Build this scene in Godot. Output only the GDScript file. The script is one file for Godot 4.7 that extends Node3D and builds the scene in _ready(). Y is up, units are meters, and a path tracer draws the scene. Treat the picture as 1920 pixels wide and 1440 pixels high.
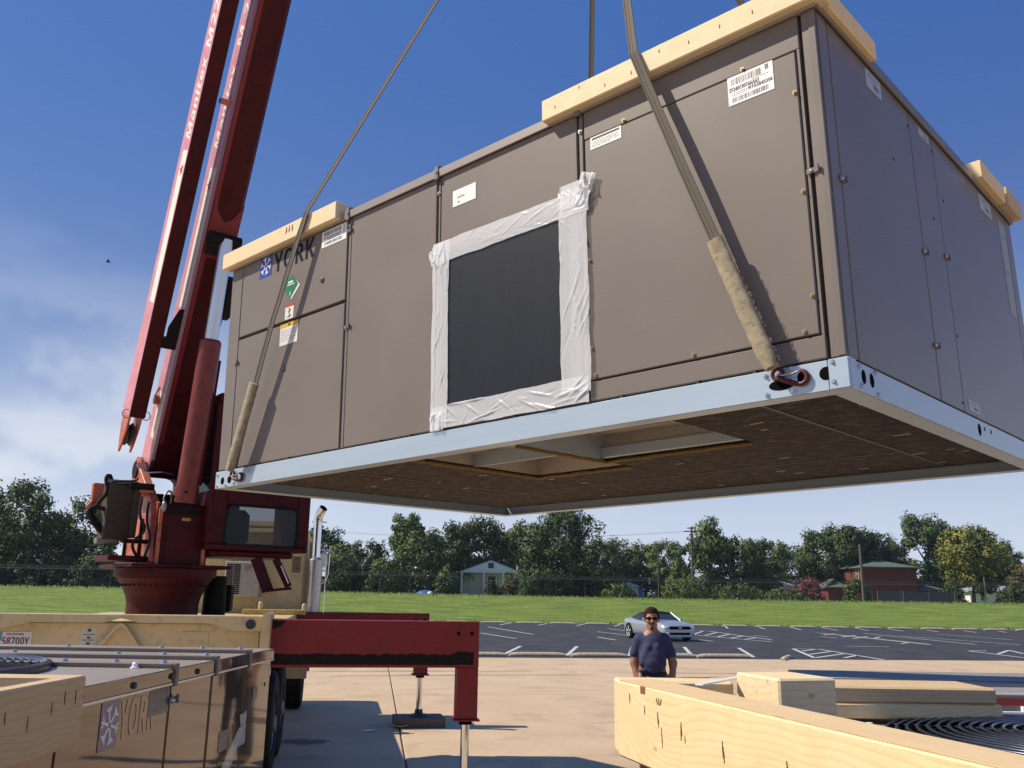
extends Node3D

# ------------------------------------------------------------------ mesh builder
class MB:
	var v := PackedVector3Array()
	var n := PackedVector3Array()
	var uv := PackedVector2Array()
	var c := PackedColorArray()
	var X := Transform3D()
	var col := Color(1, 1, 1)

	func tri(a: Vector3, b: Vector3, d: Vector3, na: Vector3, nb: Vector3, nd: Vector3, ua := Vector2.ZERO, ub := Vector2.ZERO, ud := Vector2.ZERO) -> void:
		if (d - a).cross(b - a).dot(na + nb + nd) < 0.0:
			var t := b; b = d; d = t
			t = nb; nb = nd; nd = t
			var tu := ub; ub = ud; ud = tu
		v.append(X * a); v.append(X * b); v.append(X * d)
		n.append((X.basis * na).normalized()); n.append((X.basis * nb).normalized()); n.append((X.basis * nd).normalized())
		uv.append(ua); uv.append(ub); uv.append(ud)
		c.append(col); c.append(col); c.append(col)

	func quad(a: Vector3, b: Vector3, d: Vector3, e: Vector3, nn: Vector3) -> void:
		tri(a, b, d, nn, nn, nn, Vector2(0, 1), Vector2(1, 1), Vector2(1, 0))
		tri(a, d, e, nn, nn, nn, Vector2(0, 1), Vector2(1, 0), Vector2(0, 0))

	func flat(a: Vector3, b: Vector3, d: Vector3, hint: Vector3) -> void:
		var nn := (d - a).cross(b - a).normalized()
		if nn.dot(hint) < 0.0: nn = -nn
		tri(a, b, d, nn, nn, nn)

	func box(T: Transform3D, s: Vector3, bev := 0.0) -> void:
		var h := s * 0.5
		var ax := [Vector3(1, 0, 0), Vector3(0, 1, 0), Vector3(0, 0, 1)]
		bev = minf(bev, minf(h.x, minf(h.y, h.z)) * 0.95)
		for i in 3:
			var j := (i + 1) % 3
			var k := (i + 2) % 3
			for sg in [-1.0, 1.0]:
				var o: Vector3 = ax[i] * h[i] * sg
				var p: Vector3 = ax[j] * (h[j] - bev)
				var q: Vector3 = ax[k] * (h[k] - bev)
				quad(T * (o - p - q), T * (o + p - q), T * (o + p + q), T * (o - p + q), T.basis * (ax[i] * sg))
		if bev <= 0.0: return
		for i in 3:
			var j := (i + 1) % 3
			var k := (i + 2) % 3
			for sj in [-1.0, 1.0]:
				for sk in [-1.0, 1.0]:
					var e: Vector3 = ax[i] * (h[i] - bev)
					var a: Vector3 = ax[j] * h[j] * sj + ax[k] * (h[k] - bev) * sk
					var b: Vector3 = ax[j] * (h[j] - bev) * sj + ax[k] * h[k] * sk
					quad(T * (a - e), T * (a + e), T * (b + e), T * (b - e), T.basis * (ax[j] * sj + ax[k] * sk).normalized())
		for sx in [-1.0, 1.0]:
			for sy in [-1.0, 1.0]:
				for sz in [-1.0, 1.0]:
					var m := Vector3(sx, sy, sz)
					var a := Vector3(h.x, h.y - bev, h.z - bev) * m
					var b := Vector3(h.x - bev, h.y, h.z - bev) * m
					var d := Vector3(h.x - bev, h.y - bev, h.z) * m
					var nn: Vector3 = T.basis * m.normalized()
					tri(T * a, T * b, T * d, nn, nn, nn)

	func bx(lo: Vector3, hi: Vector3, bev := 0.0) -> void:
		box(Transform3D(Basis(), (lo + hi) * 0.5), (hi - lo).abs(), bev)

	func beam(a: Vector3, b: Vector3, w: float, h: float, up := Vector3.UP, bev := 0.0) -> void:
		var z := (b - a).normalized()
		var x := up.cross(z)
		if x.length() < 0.01: x = Vector3.RIGHT.cross(z)
		x = x.normalized()
		box(Transform3D(Basis(x, z.cross(x), z), (a + b) * 0.5), Vector3(w, h, a.distance_to(b)), bev)

	func frame(z: Vector3) -> Basis:
		z = z.normalized()
		var x := Vector3.UP.cross(z)
		if x.length() < 0.05: x = Vector3.RIGHT.cross(z)
		x = x.normalized()
		return Basis(x, z.cross(x), z)

	func cyl(a: Vector3, b: Vector3, ra: float, rb := -1.0, seg := 16, caps := true) -> void:
		if rb < 0.0: rb = ra
		var f := frame(b - a)
		var sl := (ra - rb) / maxf(0.0001, a.distance_to(b))
		for i in seg:
			var t0 := TAU * i / seg
			var t1 := TAU * (i + 1) / seg
			var d0 := f.x * cos(t0) + f.y * sin(t0)
			var d1 := f.x * cos(t1) + f.y * sin(t1)
			var n0 := (d0 + f.z * sl).normalized()
			var n1 := (d1 + f.z * sl).normalized()
			tri(a + d0 * ra, a + d1 * ra, b + d1 * rb, n0, n1, n1)
			if rb > 0.0: tri(a + d0 * ra, b + d1 * rb, b + d0 * rb, n0, n1, n0)
			if caps:
				tri(a, a + d0 * ra, a + d1 * ra, -f.z, -f.z, -f.z)
				if rb > 0.0: tri(b, b + d0 * rb, b + d1 * rb, f.z, f.z, f.z)

	func tube(pts: Array, r: float, seg := 8, closed := false, r2 := -1.0) -> void:
		var m := pts.size()
		if r2 < 0.0: r2 = r
		var rings := []
		var norms := []
		var x := Vector3.ZERO
		for i in m:
			var p0: Vector3 = pts[(i - 1 + m) % m] if (i > 0 or closed) else pts[0]
			var p1: Vector3 = pts[(i + 1) % m] if (i < m - 1 or closed) else pts[m - 1]
			var z := (p1 - p0).normalized()
			if x == Vector3.ZERO: x = frame(z).x
			x = (x - z * x.dot(z)).normalized()
			var y := z.cross(x)
			var ring := []
			var nr := []
			for k in seg:
				var t := TAU * k / seg
				ring.append(pts[i] + x * cos(t) * r + y * sin(t) * r2)
				nr.append((x * cos(t) / r + y * sin(t) / r2).normalized())
			rings.append(ring); norms.append(nr)
		for i in (m if closed else m - 1):
			var j := (i + 1) % m
			for k in seg:
				var l := (k + 1) % seg
				tri(rings[i][k], rings[i][l], rings[j][l], norms[i][k], norms[i][l], norms[j][l])
				tri(rings[i][k], rings[j][l], rings[j][k], norms[i][k], norms[j][l], norms[j][k])
		if not closed:
			for e in [0, m - 1]:
				var z: Vector3 = (pts[0] - pts[1]).normalized() if e == 0 else (pts[m - 1] - pts[m - 2]).normalized()
				for k in seg:
					tri(pts[e], rings[e][k], rings[e][(k + 1) % seg], z, z, z)

	func ball(T: Transform3D, seg := 12, rows := 8, top_only := false) -> void:
		for i in rows:
			var p0 := PI * i / rows
			var p1 := PI * (i + 1) / rows
			if top_only:
				p0 *= 0.5; p1 *= 0.5
			for k in seg:
				var t0 := TAU * k / seg
				var t1 := TAU * (k + 1) / seg
				var q := func(p: float, t: float) -> Vector3: return Vector3(sin(p) * cos(t), cos(p), sin(p) * sin(t))
				var a: Vector3 = q.call(p0, t0)
				var b: Vector3 = q.call(p0, t1)
				var d: Vector3 = q.call(p1, t1)
				var e: Vector3 = q.call(p1, t0)
				var N := T.basis.inverse().transposed()
				tri(T * a, T * d, T * e, N * a, N * d, N * e)
				if i > 0: tri(T * a, T * b, T * d, N * a, N * b, N * d)

	func prism(poly: PackedVector2Array, T: Transform3D, depth: float) -> void:
		var ix := Geometry2D.triangulate_polygon(poly)
		var nz: Vector3 = T.basis.z.normalized()
		for i in range(0, ix.size(), 3):
			var a := poly[ix[i]]; var b := poly[ix[i + 1]]; var d := poly[ix[i + 2]]
			tri(T * Vector3(a.x, a.y, 0), T * Vector3(b.x, b.y, 0), T * Vector3(d.x, d.y, 0), -nz, -nz, -nz)
			tri(T * Vector3(a.x, a.y, depth), T * Vector3(b.x, b.y, depth), T * Vector3(d.x, d.y, depth), nz, nz, nz)
		var cw := Geometry2D.is_polygon_clockwise(poly)
		for i in poly.size():
			var a := poly[i]; var b := poly[(i + 1) % poly.size()]
			var e := b - a
			var o := Vector2(e.y, -e.x).normalized()
			if cw: o = -o
			quad(T * Vector3(a.x, a.y, 0), T * Vector3(b.x, b.y, 0), T * Vector3(b.x, b.y, depth), T * Vector3(a.x, a.y, depth), T.basis * Vector3(o.x, o.y, 0))

	func lathe(prof: Array, T: Transform3D, seg := 32) -> void:
		for i in prof.size() - 1:
			var p: Vector2 = prof[i]
			var q: Vector2 = prof[i + 1]
			var e := q - p
			if e.length() < 0.00001: continue
			var m := Vector2(e.y, -e.x).normalized()
			for k in seg:
				var t0 := TAU * k / seg
				var t1 := TAU * (k + 1) / seg
				var d0 := Vector3(cos(t0), 0, sin(t0))
				var d1 := Vector3(cos(t1), 0, sin(t1))
				var n0 := T.basis * (d0 * m.x + Vector3(0, m.y, 0))
				var n1 := T.basis * (d1 * m.x + Vector3(0, m.y, 0))
				var a := T * (d0 * p.x + Vector3(0, p.y, 0)); var b := T * (d1 * p.x + Vector3(0, p.y, 0))
				var d := T * (d1 * q.x + Vector3(0, q.y, 0)); var f := T * (d0 * q.x + Vector3(0, q.y, 0))
				if q.x > 0.0: tri(a, d, f, n0, n1, n0)
				if p.x > 0.0: tri(a, b, d, n0, n1, n1)

	# rings of equal length, smooth across both ways
	func loft(rings: Array, closed := true, caps := true) -> void:
		var m: int = rings.size()
		var w: int = rings[0].size()
		var nn := []
		var mid := Vector3.ZERO
		for i in m:
			var row := []
			for k in w:
				var du: Vector3 = rings[i][(k + 1) % w if closed else mini(k + 1, w - 1)] - rings[i][(k - 1 + w) % w if closed else maxi(k - 1, 0)]
				var dv: Vector3 = rings[mini(i + 1, m - 1)][k] - rings[maxi(i - 1, 0)][k]
				row.append(du.cross(dv).normalized())
			nn.append(row)
		# orient outwards from each ring's centre
		var score := 0.0
		for i in m:
			mid = Vector3.ZERO
			for k in w: mid += rings[i][k]
			mid /= w
			for k in w: score += nn[i][k].dot(rings[i][k] - mid)
		var sg := 1.0 if score >= 0.0 else -1.0
		for i in m - 1:
			for k in (w if closed else w - 1):
				var l := (k + 1) % w
				tri(rings[i][k], rings[i][l], rings[i + 1][l], nn[i][k] * sg, nn[i][l] * sg, nn[i + 1][l] * sg)
				tri(rings[i][k], rings[i + 1][l], rings[i + 1][k], nn[i][k] * sg, nn[i + 1][l] * sg, nn[i + 1][k] * sg)
		if caps and closed:
			for e in [0, m - 1]:
				mid = Vector3.ZERO
				for k in w: mid += rings[e][k]
				mid /= w
				var other := Vector3.ZERO
				for k in w: other += rings[1 if e == 0 else m - 2][k]
				other /= w
				for k in w: flat(mid, rings[e][k], rings[e][(k + 1) % w], mid - other)

	# a wrinkled sheet: w along x, h along y, centred, relief along z
	func sheet(T: Transform3D, w: float, h: float, nx: int, ny: int, f: Callable) -> void:
		var g := []
		for j in ny + 1:
			var row := []
			for i in nx + 1:
				var s := float(i) / nx
				var t := float(j) / ny
				var d: Vector3 = f.call(s, t)
				row.append(T * (Vector3((s - 0.5) * w, (t - 0.5) * h, 0) + d))
			g.append(row)
		for j in ny:
			for i in nx:
				var a: Vector3 = g[j][i]; var b: Vector3 = g[j][i + 1]; var d: Vector3 = g[j + 1][i + 1]; var e: Vector3 = g[j + 1][i]
				var nq := []
				for q in [[i, j], [i + 1, j], [i + 1, j + 1], [i, j + 1]]:
					var du: Vector3 = g[q[1]][mini(q[0] + 1, nx)] - g[q[1]][maxi(q[0] - 1, 0)]
					var dv: Vector3 = g[mini(q[1] + 1, ny)][q[0]] - g[maxi(q[1] - 1, 0)][q[0]]
					nq.append(du.cross(dv).normalized())
				var u := Vector2(float(i) / nx, 1.0 - float(j) / ny); var dx := Vector2(1.0 / nx, 0); var dy := Vector2(0, -1.0 / ny)
				tri(a, b, d, nq[0], nq[1], nq[2], u, u + dx, u + dx + dy)
				tri(a, d, e, nq[0], nq[2], nq[3], u, u + dx + dy, u + dy)

	func mesh() -> ArrayMesh:
		var m := ArrayMesh.new()
		var a := []
		a.resize(Mesh.ARRAY_MAX)
		a[Mesh.ARRAY_VERTEX] = v
		a[Mesh.ARRAY_NORMAL] = n
		a[Mesh.ARRAY_TEX_UV] = uv
		a[Mesh.ARRAY_COLOR] = c
		m.add_surface_from_arrays(Mesh.PRIMITIVE_TRIANGLES, a)
		return m


var M := {}
var used := {}
var rng := RandomNumberGenerator.new()
var wob := FastNoiseLite.new()


func mb(T := Transform3D()) -> MB:
	var b := MB.new()
	b.X = T
	return b


func at(p: Vector3, b := Basis()) -> Transform3D:
	return Transform3D(b, p)


func numbered(called: String) -> String:
	if not used.has(called):
		used[called] = 0
		return called
	used[called] += 1
	return "%s_%03d" % [called, used[called]]


func part(b: MB, called: String, m: Material, parent: Node, label := "") -> MeshInstance3D:
	var o := MeshInstance3D.new()
	o.name = numbered(called) if parent == self else called
	o.mesh = b.mesh()
	o.material_override = m
	parent.add_child(o, true)
	if label: o.set_meta("label", label)
	return o


func again(o: MeshInstance3D, parent: Node, T: Transform3D) -> MeshInstance3D:
	var d := MeshInstance3D.new()
	d.name = String(o.name)
	d.mesh = o.mesh
	d.material_override = o.material_override
	d.transform = T
	parent.add_child(d, true)
	return d


func thing(called: String, label: String, category: String, T := Transform3D(), group := "") -> Node3D:
	var o := Node3D.new()
	o.name = numbered(called)
	add_child(o)
	o.transform = T
	tag(o, label, category, group)
	return o


func tag(o: Node, label: String, category: String, group := "") -> void:
	o.set_meta("label", label)
	o.set_meta("category", category)
	if group: o.set_meta("group", group)


func structure(o: Node, label := "") -> void:
	o.set_meta("kind", "structure")
	if label: o.set_meta("label", label)


func root_node(called: String) -> Node3D:
	var o := Node3D.new()
	o.name = numbered(called)
	add_child(o)
	return o


# raised lettering: its lower left corner at T, h tall (capitals), stretched to width w if given
func letters(s: String, h: float, m: Material, parent: Node, T: Transform3D, w := 0.0, weight := 700, slant := 0.0, called := "lettering") -> MeshInstance3D:
	var t := TextMesh.new()
	var f := SystemFont.new()
	f.font_names = PackedStringArray(["Droid Sans"])
	f.font_weight = weight
	t.font = f
	t.text = s
	t.font_size = 48
	t.pixel_size = 0.01
	t.depth = 0.001 / maxf(0.001, h / 0.343)
	t.curve_step = 2.0
	t.horizontal_alignment = HORIZONTAL_ALIGNMENT_LEFT
	t.vertical_alignment = VERTICAL_ALIGNMENT_BOTTOM
	var bb := t.get_aabb()
	var k := h / 0.343
	var kx := w / bb.size.x if w > 0.0 else k
	var o := MeshInstance3D.new()
	o.name = called
	o.mesh = t
	o.material_override = m
	var sh := Basis(Vector3(kx, 0, 0), Vector3(slant * k, k, 0), Vector3(0, 0, k))
	o.transform = T * Transform3D(sh, -(sh * Vector3(bb.position.x, bb.position.y, 0)))
	parent.add_child(o, true)
	return o


# ------------------------------------------------------------------ textures and materials
func noise_image(sd: int, freq: float, oct := 4, w := 512, h := 512) -> Image:
	var f := FastNoiseLite.new()
	f.seed = sd
	f.noise_type = FastNoiseLite.TYPE_SIMPLEX_SMOOTH
	f.frequency = freq
	f.fractal_octaves = oct
	return f.get_seamless_image(w, h)


# colour between lo and hi along noise, darker where a second noise peaks
func tone(sd: int, freq: float, lo: Color, hi: Color, oct := 5, spots := 0.0, size := 512, spot_freq := 0.03) -> ImageTexture:
	var a := noise_image(sd, freq, oct, size, size).get_data()
	var b := noise_image(sd + 7, spot_freq, 3, size, size).get_data() if spots > 0.0 else PackedByteArray()
	var fine := noise_image(sd + 11, 0.22, 2, size, size).get_data()
	var out := PackedByteArray()
	out.resize(size * size * 3)
	var l := lo.linear_to_srgb()
	var g := hi.linear_to_srgb()
	for i in size * size:
		var t := clampf((a[i] / 255.0 - 0.5) * 1.5 + 0.5 + (fine[i] / 255.0 - 0.5) * 0.35, 0.0, 1.0)
		var s := 1.0
		if spots > 0.0: s = 1.0 - spots * smoothstep(0.62, 0.8, b[i] / 255.0)
		out[i * 3] = int(clampf(lerpf(l.r, g.r, t) * s, 0, 1) * 255)
		out[i * 3 + 1] = int(clampf(lerpf(l.g, g.g, t) * s, 0, 1) * 255)
		out[i * 3 + 2] = int(clampf(lerpf(l.b, g.b, t) * s, 0, 1) * 255)
	return ImageTexture.create_from_image(Image.create_from_data(size, size, false, Image.FORMAT_RGB8, out))


func bump(sd: int, freq: float, strength: float, oct := 4, size := 512) -> ImageTexture:
	var im := noise_image(sd, freq, oct, size, size)
	im.convert(Image.FORMAT_RGBA8)
	im.bump_map_to_normal_map(strength)
	return ImageTexture.create_from_image(im)


func mat(called: String, c: Color, rough := 0.6, metal := 0.0, tex: Texture2D = null, tile := Vector3.ONE, world := false) -> StandardMaterial3D:
	var m := StandardMaterial3D.new()
	m.resource_name = called
	m.albedo_color = c.linear_to_srgb()
	m.roughness = rough
	m.metallic = metal
	if tex:
		m.albedo_texture = tex
		m.uv1_triplanar = true
		m.uv1_world_triplanar = world
		m.uv1_scale = tile
	M[called] = m
	return m


func bumped(m: StandardMaterial3D, t: Texture2D, s: float) -> void:
	m.normal_enabled = true
	m.normal_texture = t
	m.normal_scale = s


# sawn softwood: pale growth bands drawn out along u, bending into a few cathedral arches
func wood_image(sd: int, lo: Color, hi: Color, arches: Array) -> ImageTexture:
	var w := 1024
	var h := 256
	var wa := noise_image(sd, 0.003, 2, w, h).get_data()
	var wb := noise_image(sd + 5, 0.012, 3, w, h).get_data()
	var fi := noise_image(sd + 3, 0.16, 2, w, h).get_data()
	var r := RandomNumberGenerator.new()
	r.seed = sd
	var knots := []
	for i in 3: knots.append(Vector3(r.randf() * w, r.randf() * h, r.randf_range(3.0, 6.0)))
	var out := PackedByteArray()
	out.resize(w * h * 3)
	var l := lo.linear_to_srgb()
	var g := hi.linear_to_srgb()
	for y in h:
		for x in w:
			var i := y * w + x
			var q := y / 13.0 + (wa[i] / 255.0 - 0.5) * 2.0
			for k in arches:
				var dx: float = (x - k.x) / 120.0
				var dy: float = (fposmod(y - k.y + 128.0, 256.0) - 128.0) / 60.0
				q += k.z * exp(-dx * dx - dy * dy)
			var kn := 0.0
			for k in knots:
				var dx: float = (x - k.x) / 2.4
				var dy: float = fposmod(y - k.y + 128.0, 256.0) - 128.0
				var dd: float = sqrt(dx * dx + dy * dy) / k.z
				if dd < 7.0:
					q += 1.3 * exp(-dd * 0.7) * (1.0 if dy > 0.0 else -1.0)
					kn = maxf(kn, smoothstep(1.2, 0.6, dd))
			var ring := q - floorf(q)
			var line := pow(ring, 7.0) * (1.0 - smoothstep(0.93, 1.0, ring))
			var t := 1.0 - 0.45 * line - 0.16 * ring - 0.25 * (wb[i] / 255.0) - 0.1 * (fi[i] / 255.0)
			t = clampf(t + 0.1 - kn * 0.9, 0.0, 1.0)
			out[i * 3] = int(clampf(lerpf(l.r, g.r, t), 0, 1) * 255)
			out[i * 3 + 1] = int(clampf(lerpf(l.g, g.g, t), 0, 1) * 255)
			out[i * 3 + 2] = int(clampf(lerpf(l.b, g.b, t), 0, 1) * 255)
	return ImageTexture.create_from_image(Image.create_from_data(w, h, false, Image.FORMAT_RGB8, out))


# printed label: bars and lines of small print on white
func print_image(sd: int, w: int, h: int, bars: Array, lines: Array, paper := Color(0.93, 0.93, 0.91), blocks: Array = []) -> ImageTexture:
	var im := Image.create(w, h, false, Image.FORMAT_RGB8)
	im.fill(paper)
	var r := RandomNumberGenerator.new()
	r.seed = sd
	for b in blocks: im.fill_rect(Rect2i(b[0], b[1], b[2], b[3]), b[4])
	for b in bars:
		var x: int = b[0]
		while x < b[0] + b[2]:
			var k := r.randi_range(1, 4)
			im.fill_rect(Rect2i(x, b[1], k, b[3]), Color(0.08, 0.08, 0.09))
			x += k + r.randi_range(1, 4)
	for b in lines:
		var x: int = b[0]
		while x < b[0] + b[2]:
			var k := r.randi_range(3, 14)
			im.fill_rect(Rect2i(x, b[1], mini(k, b[0] + b[2] - x), b[3]), Color(0.32, 0.32, 0.34))
			x += k + r.randi_range(2, 4)
	return ImageTexture.create_from_image(im)


func printed(called: String, t: Texture2D, rough := 0.45) -> StandardMaterial3D:
	var m := StandardMaterial3D.new()
	m.resource_name = called
	m.albedo_texture = t
	m.roughness = rough
	M[called] = m
	return m


# a thin printed label, lower left corner at T
func sticker(called: String, m: Material, parent: Node, T: Transform3D, w: float, h: float, label := "") -> MeshInstance3D:
	var b := mb(T)
	b.quad(Vector3(0, 0, 0.0012), Vector3(w, 0, 0.0012), Vector3(w, h, 0.0012), Vector3(0, h, 0.0012), Vector3.BACK)
	for e in [[Vector3(0, 0, 0), Vector3(w, 0, 0), Vector3.DOWN], [Vector3(w, 0, 0), Vector3(w, h, 0), Vector3.RIGHT], [Vector3(w, h, 0), Vector3(0, h, 0), Vector3.UP], [Vector3(0, h, 0), Vector3(0, 0, 0), Vector3.LEFT]]:
		var up := Vector3(0, 0, 0.0012)
		for q in [[e[0], e[1], e[1] + up], [e[0], e[1] + up, e[0] + up]]:
			b.tri(q[0], q[1], q[2], e[2], e[2], e[2], Vector2(0.01, 0.01), Vector2(0.01, 0.01), Vector2(0.01, 0.01))
	return part(b, called, m, parent, label)


func materials() -> void:
	var speck := tone(21, 0.007, Color(0.92, 0.92, 0.92), Color(1, 1, 1), 4)
	var dirt := tone(22, 0.012, Color(0.7, 0.67, 0.63), Color(1, 1, 1), 5, 0.2)
	var dents := bump(23, 0.004, 5.0, 1)
	var grain := bump(24, 0.12, 3.0, 3)
	M.grain = grain
	# cabinet paint
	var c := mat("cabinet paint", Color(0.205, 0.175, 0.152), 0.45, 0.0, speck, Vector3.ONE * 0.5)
	bumped(c, dents, 0.06)
	c = mat("cabinet paint end", Color(0.205, 0.175, 0.152), 0.3, 0.0, speck, Vector3.ONE * 0.5)
	bumped(c, dents, 0.12)
	c = mat("glossy cabinet paint", Color(0.21, 0.172, 0.142), 0.035, 0.7, speck, Vector3.ONE * 0.9)
	c.metallic_specular = 0.7
	bumped(c, dents, 0.06)
	c.metallic_specular = 0.36
	M["cabinet paint"].metallic_specular = 0.36
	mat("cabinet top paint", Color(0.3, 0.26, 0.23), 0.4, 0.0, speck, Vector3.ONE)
	mat("dark seam backing", Color(0.03, 0.027, 0.025), 0.8)  # dark backing that shows through the panel gaps
	c = mat("galvanised steel", Color(0.5, 0.59, 0.66), 0.34, 0.4, tone(31, 0.01, Color(0.94, 0.945, 0.95), Color(1, 1, 1), 4), Vector3(0.3, 3, 3))
	mat("steel edge", Color(0.62, 0.68, 0.72), 0.25, 0.8)
	c = mat("black filter screen", Color(0.017, 0.021, 0.029), 0.5, 0.0, tone(32, 0.01, Color(0.85, 0.85, 0.85), Color(1, 1, 1), 3), Vector3(4, 0.5, 4))
	c.metallic_specular = 0.3
	c = mat("white plastic tape", Color(0.92, 0.94, 0.95), 0.26)
	c.transparency = BaseMaterial3D.TRANSPARENCY_ALPHA
	c.albedo_color.a = 0.55
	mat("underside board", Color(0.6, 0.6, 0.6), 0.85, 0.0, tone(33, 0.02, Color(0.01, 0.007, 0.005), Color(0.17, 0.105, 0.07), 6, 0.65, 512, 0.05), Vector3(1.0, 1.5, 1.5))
	mat("inner liner", Color(0.5, 0.45, 0.38), 0.6, 0.0, speck, Vector3.ONE)
	mat("insulation edge", Color(0.26, 0.17, 0.05), 0.9, 0.0, dirt, Vector3.ONE * 6)
	mat("black rubber", Color(0.016, 0.016, 0.017), 0.75, 0.0, dirt, Vector3.ONE * 2).metallic_specular = 0.3
	mat("black", Color(0.006, 0.006, 0.006), 0.8).metallic_specular = 0.1
	mat("dark steel", Color(0.05, 0.05, 0.052), 0.5, 0.3, dirt, Vector3.ONE * 2)
	mat("brass", Color(0.6, 0.42, 0.2), 0.3, 0.9)
	mat("zinc", Color(0.6, 0.6, 0.6), 0.3, 0.9)
	mat("chrome", Color(0.75, 0.76, 0.78), 0.09, 1.0)
	mat("grey plug", Color(0.07, 0.07, 0.075), 0.5)
	mat("blue ink", Color(0.02, 0.06, 0.33), 0.4)
	mat("white ink", Color(0.85, 0.85, 0.86), 0.4)
	mat("logo lettering ink", Color(0.012, 0.015, 0.022), 0.5).metallic_specular = 0.2
	mat("black ink", Color(0.02, 0.02, 0.022), 0.5)
	mat("green ink", Color(0.015, 0.2, 0.07), 0.4)
	mat("paper white", Color(0.8, 0.8, 0.78), 0.5)
	# wood
	var w1 := wood_image(41, Color(0.66, 0.42, 0.16), Color(0.86, 0.67, 0.38), [Vector3(345, 10, 5.0), Vector3(470, 236, -3.0), Vector3(880, 30, 2.5)])
	var w2 := wood_image(57, Color(0.62, 0.42, 0.19), Color(0.83, 0.67, 0.42), [Vector3(600, 120, 2.5)])
	M.wood_a = w1
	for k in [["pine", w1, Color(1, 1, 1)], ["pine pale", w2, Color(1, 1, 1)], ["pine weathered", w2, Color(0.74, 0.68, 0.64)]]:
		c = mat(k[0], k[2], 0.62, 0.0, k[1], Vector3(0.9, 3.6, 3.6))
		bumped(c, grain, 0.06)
	mat("nail mark", Color(0.09, 0.045, 0.025), 0.7)
	mat("pine knot", Color(0.25, 0.09, 0.045), 0.6)
	# cloth
	c = mat("strap webbing", Color(0.17, 0.15, 0.118), 0.9, 0.0, tone(51, 0.05, Color(0.55, 0.53, 0.5), Color(1, 1, 1), 4), Vector3.ONE * 9)
	bumped(c, grain, 0.8)
	c = mat("sleeve canvas", Color(0.42, 0.36, 0.25), 0.95, 0.0, tone(52, 0.014, Color(0.66, 0.62, 0.58), Color(1, 1, 1), 5, 0.2), Vector3.ONE * 2.5)
	bumped(c, grain, 0.4)
	mat("red hook paint", Color(0.11, 0.01, 0.01), 0.45, 0.0, dirt, Vector3.ONE * 8)
	# crane
	c = mat("crane red", Color(0.075, 0.0045, 0.006), 0.5, 0.0, tone(61, 0.008, Color(0.6, 0.56, 0.56), Color(1.0, 1.0, 1.0), 6, 0.3), Vector3.ONE * 0.6)
	c.metallic_specular = 0.3
	mat("cylinder red", Color(0.2, 0.025, 0.018), 0.4, 0.0, tone(66, 0.006, Color(0.75, 0.7, 0.66), Color(1, 1, 1), 5, 0.2), Vector3.ONE * 0.6)
	c = mat("sunlit crane red", Color(0.56, 0.15, 0.085), 0.45, 0.0, tone(62, 0.006, Color(0.7, 0.62, 0.58), Color(1, 1, 1), 5, 0.3), Vector3.ONE * 0.7)  # lit tone of the crane's red, sunlight put into the colour
	c = mat("beam red", Color(0.2, 0.005, 0.009), 0.45, 0.0, tone(63, 0.008, Color(0.85, 0.83, 0.83), Color(1, 1, 1), 5, 0.08), Vector3.ONE * 0.6)
	c = mat("sunlit faded red", Color(0.7, 0.3, 0.33), 0.4, 0.0, tone(64, 0.008, Color(0.86, 0.78, 0.78), Color(1, 1, 1), 4, 0.1), Vector3.ONE * 0.7)  # faded red lightened to pink: sunlight painted into the sun-side sheets
	mat("white stripe", Color(0.84, 0.79, 0.72), 0.5, 0.0, speck, Vector3.ONE)
	mat("star red", Color(0.5, 0.02, 0.05), 0.5)
	mat("grease", Color(0.016, 0.012, 0.011), 0.6, 0.0, dirt, Vector3.ONE * 3).metallic_specular = 0.25
	c = mat("cream paint", Color(0.62, 0.5, 0.27), 0.42, 0.0, tone(65, 0.007, Color(0.86, 0.84, 0.8), Color(1, 1, 1), 5, 0.07), Vector3.ONE * 0.5)
	mat("yellow paint", Color(0.62, 0.42, 0.1), 0.5, 0.0, dirt, Vector3.ONE * 2)
	mat("core fins", Color(0.085, 0.066, 0.05), 0.85, 0.0, dirt, Vector3.ONE * 5)
	mat("dull aluminium", Color(0.36, 0.36, 0.34), 0.5, 0.6, dirt, Vector3.ONE * 4)
	c = mat("cab glass", Color(0.01, 0.014, 0.016), 0.05)
	c.metallic_specular = 0.3
	c.transparency = BaseMaterial3D.TRANSPARENCY_ALPHA
	c.albedo_color.a = 0.55
	mat("cab lining", Color(0.03, 0.03, 0.032), 0.9)
	mat("mirror glass", Color(0.85, 0.9, 0.9), 0.03, 1.0)
	# setting
	c = mat("concrete", Color(1, 1, 1), 0.85, 0.0, tone(71, 0.006, Color(0.49, 0.36, 0.225), Color(0.55, 0.41, 0.265), 6, 0.06, 1024, 0.008), Vector3.ONE * 0.09, true)
	bumped(c, grain, 0.08)
	mat("asphalt", Color(1, 1, 1), 0.85, 0.0, tone(72, 0.008, Color(0.017, 0.018, 0.022), Color(0.042, 0.042, 0.048), 6, 0.0, 1024), Vector3.ONE * 0.07, true)
	for q in [["oil stain", Color(0.16, 0.1, 0.07), 0.3], ["tyre rub", Color(0.14, 0.11, 0.09), 0.16]]:
		c = mat(q[0], q[1], 0.7)
		c.transparency = BaseMaterial3D.TRANSPARENCY_ALPHA
		c.albedo_color.a = q[2]
	mat("joint filler", Color(0.035, 0.03, 0.027), 0.9)
	mat("road paint", Color(0.66, 0.66, 0.64), 0.7, 0.0, tone(73, 0.03, Color(0.6, 0.6, 0.6), Color(1, 1, 1), 4, 0.3), Vector3.ONE * 0.8, true)
	mat("kerb concrete", Color(0.58, 0.49, 0.37), 0.85, 0.0, dirt, Vector3.ONE * 0.8)
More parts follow.
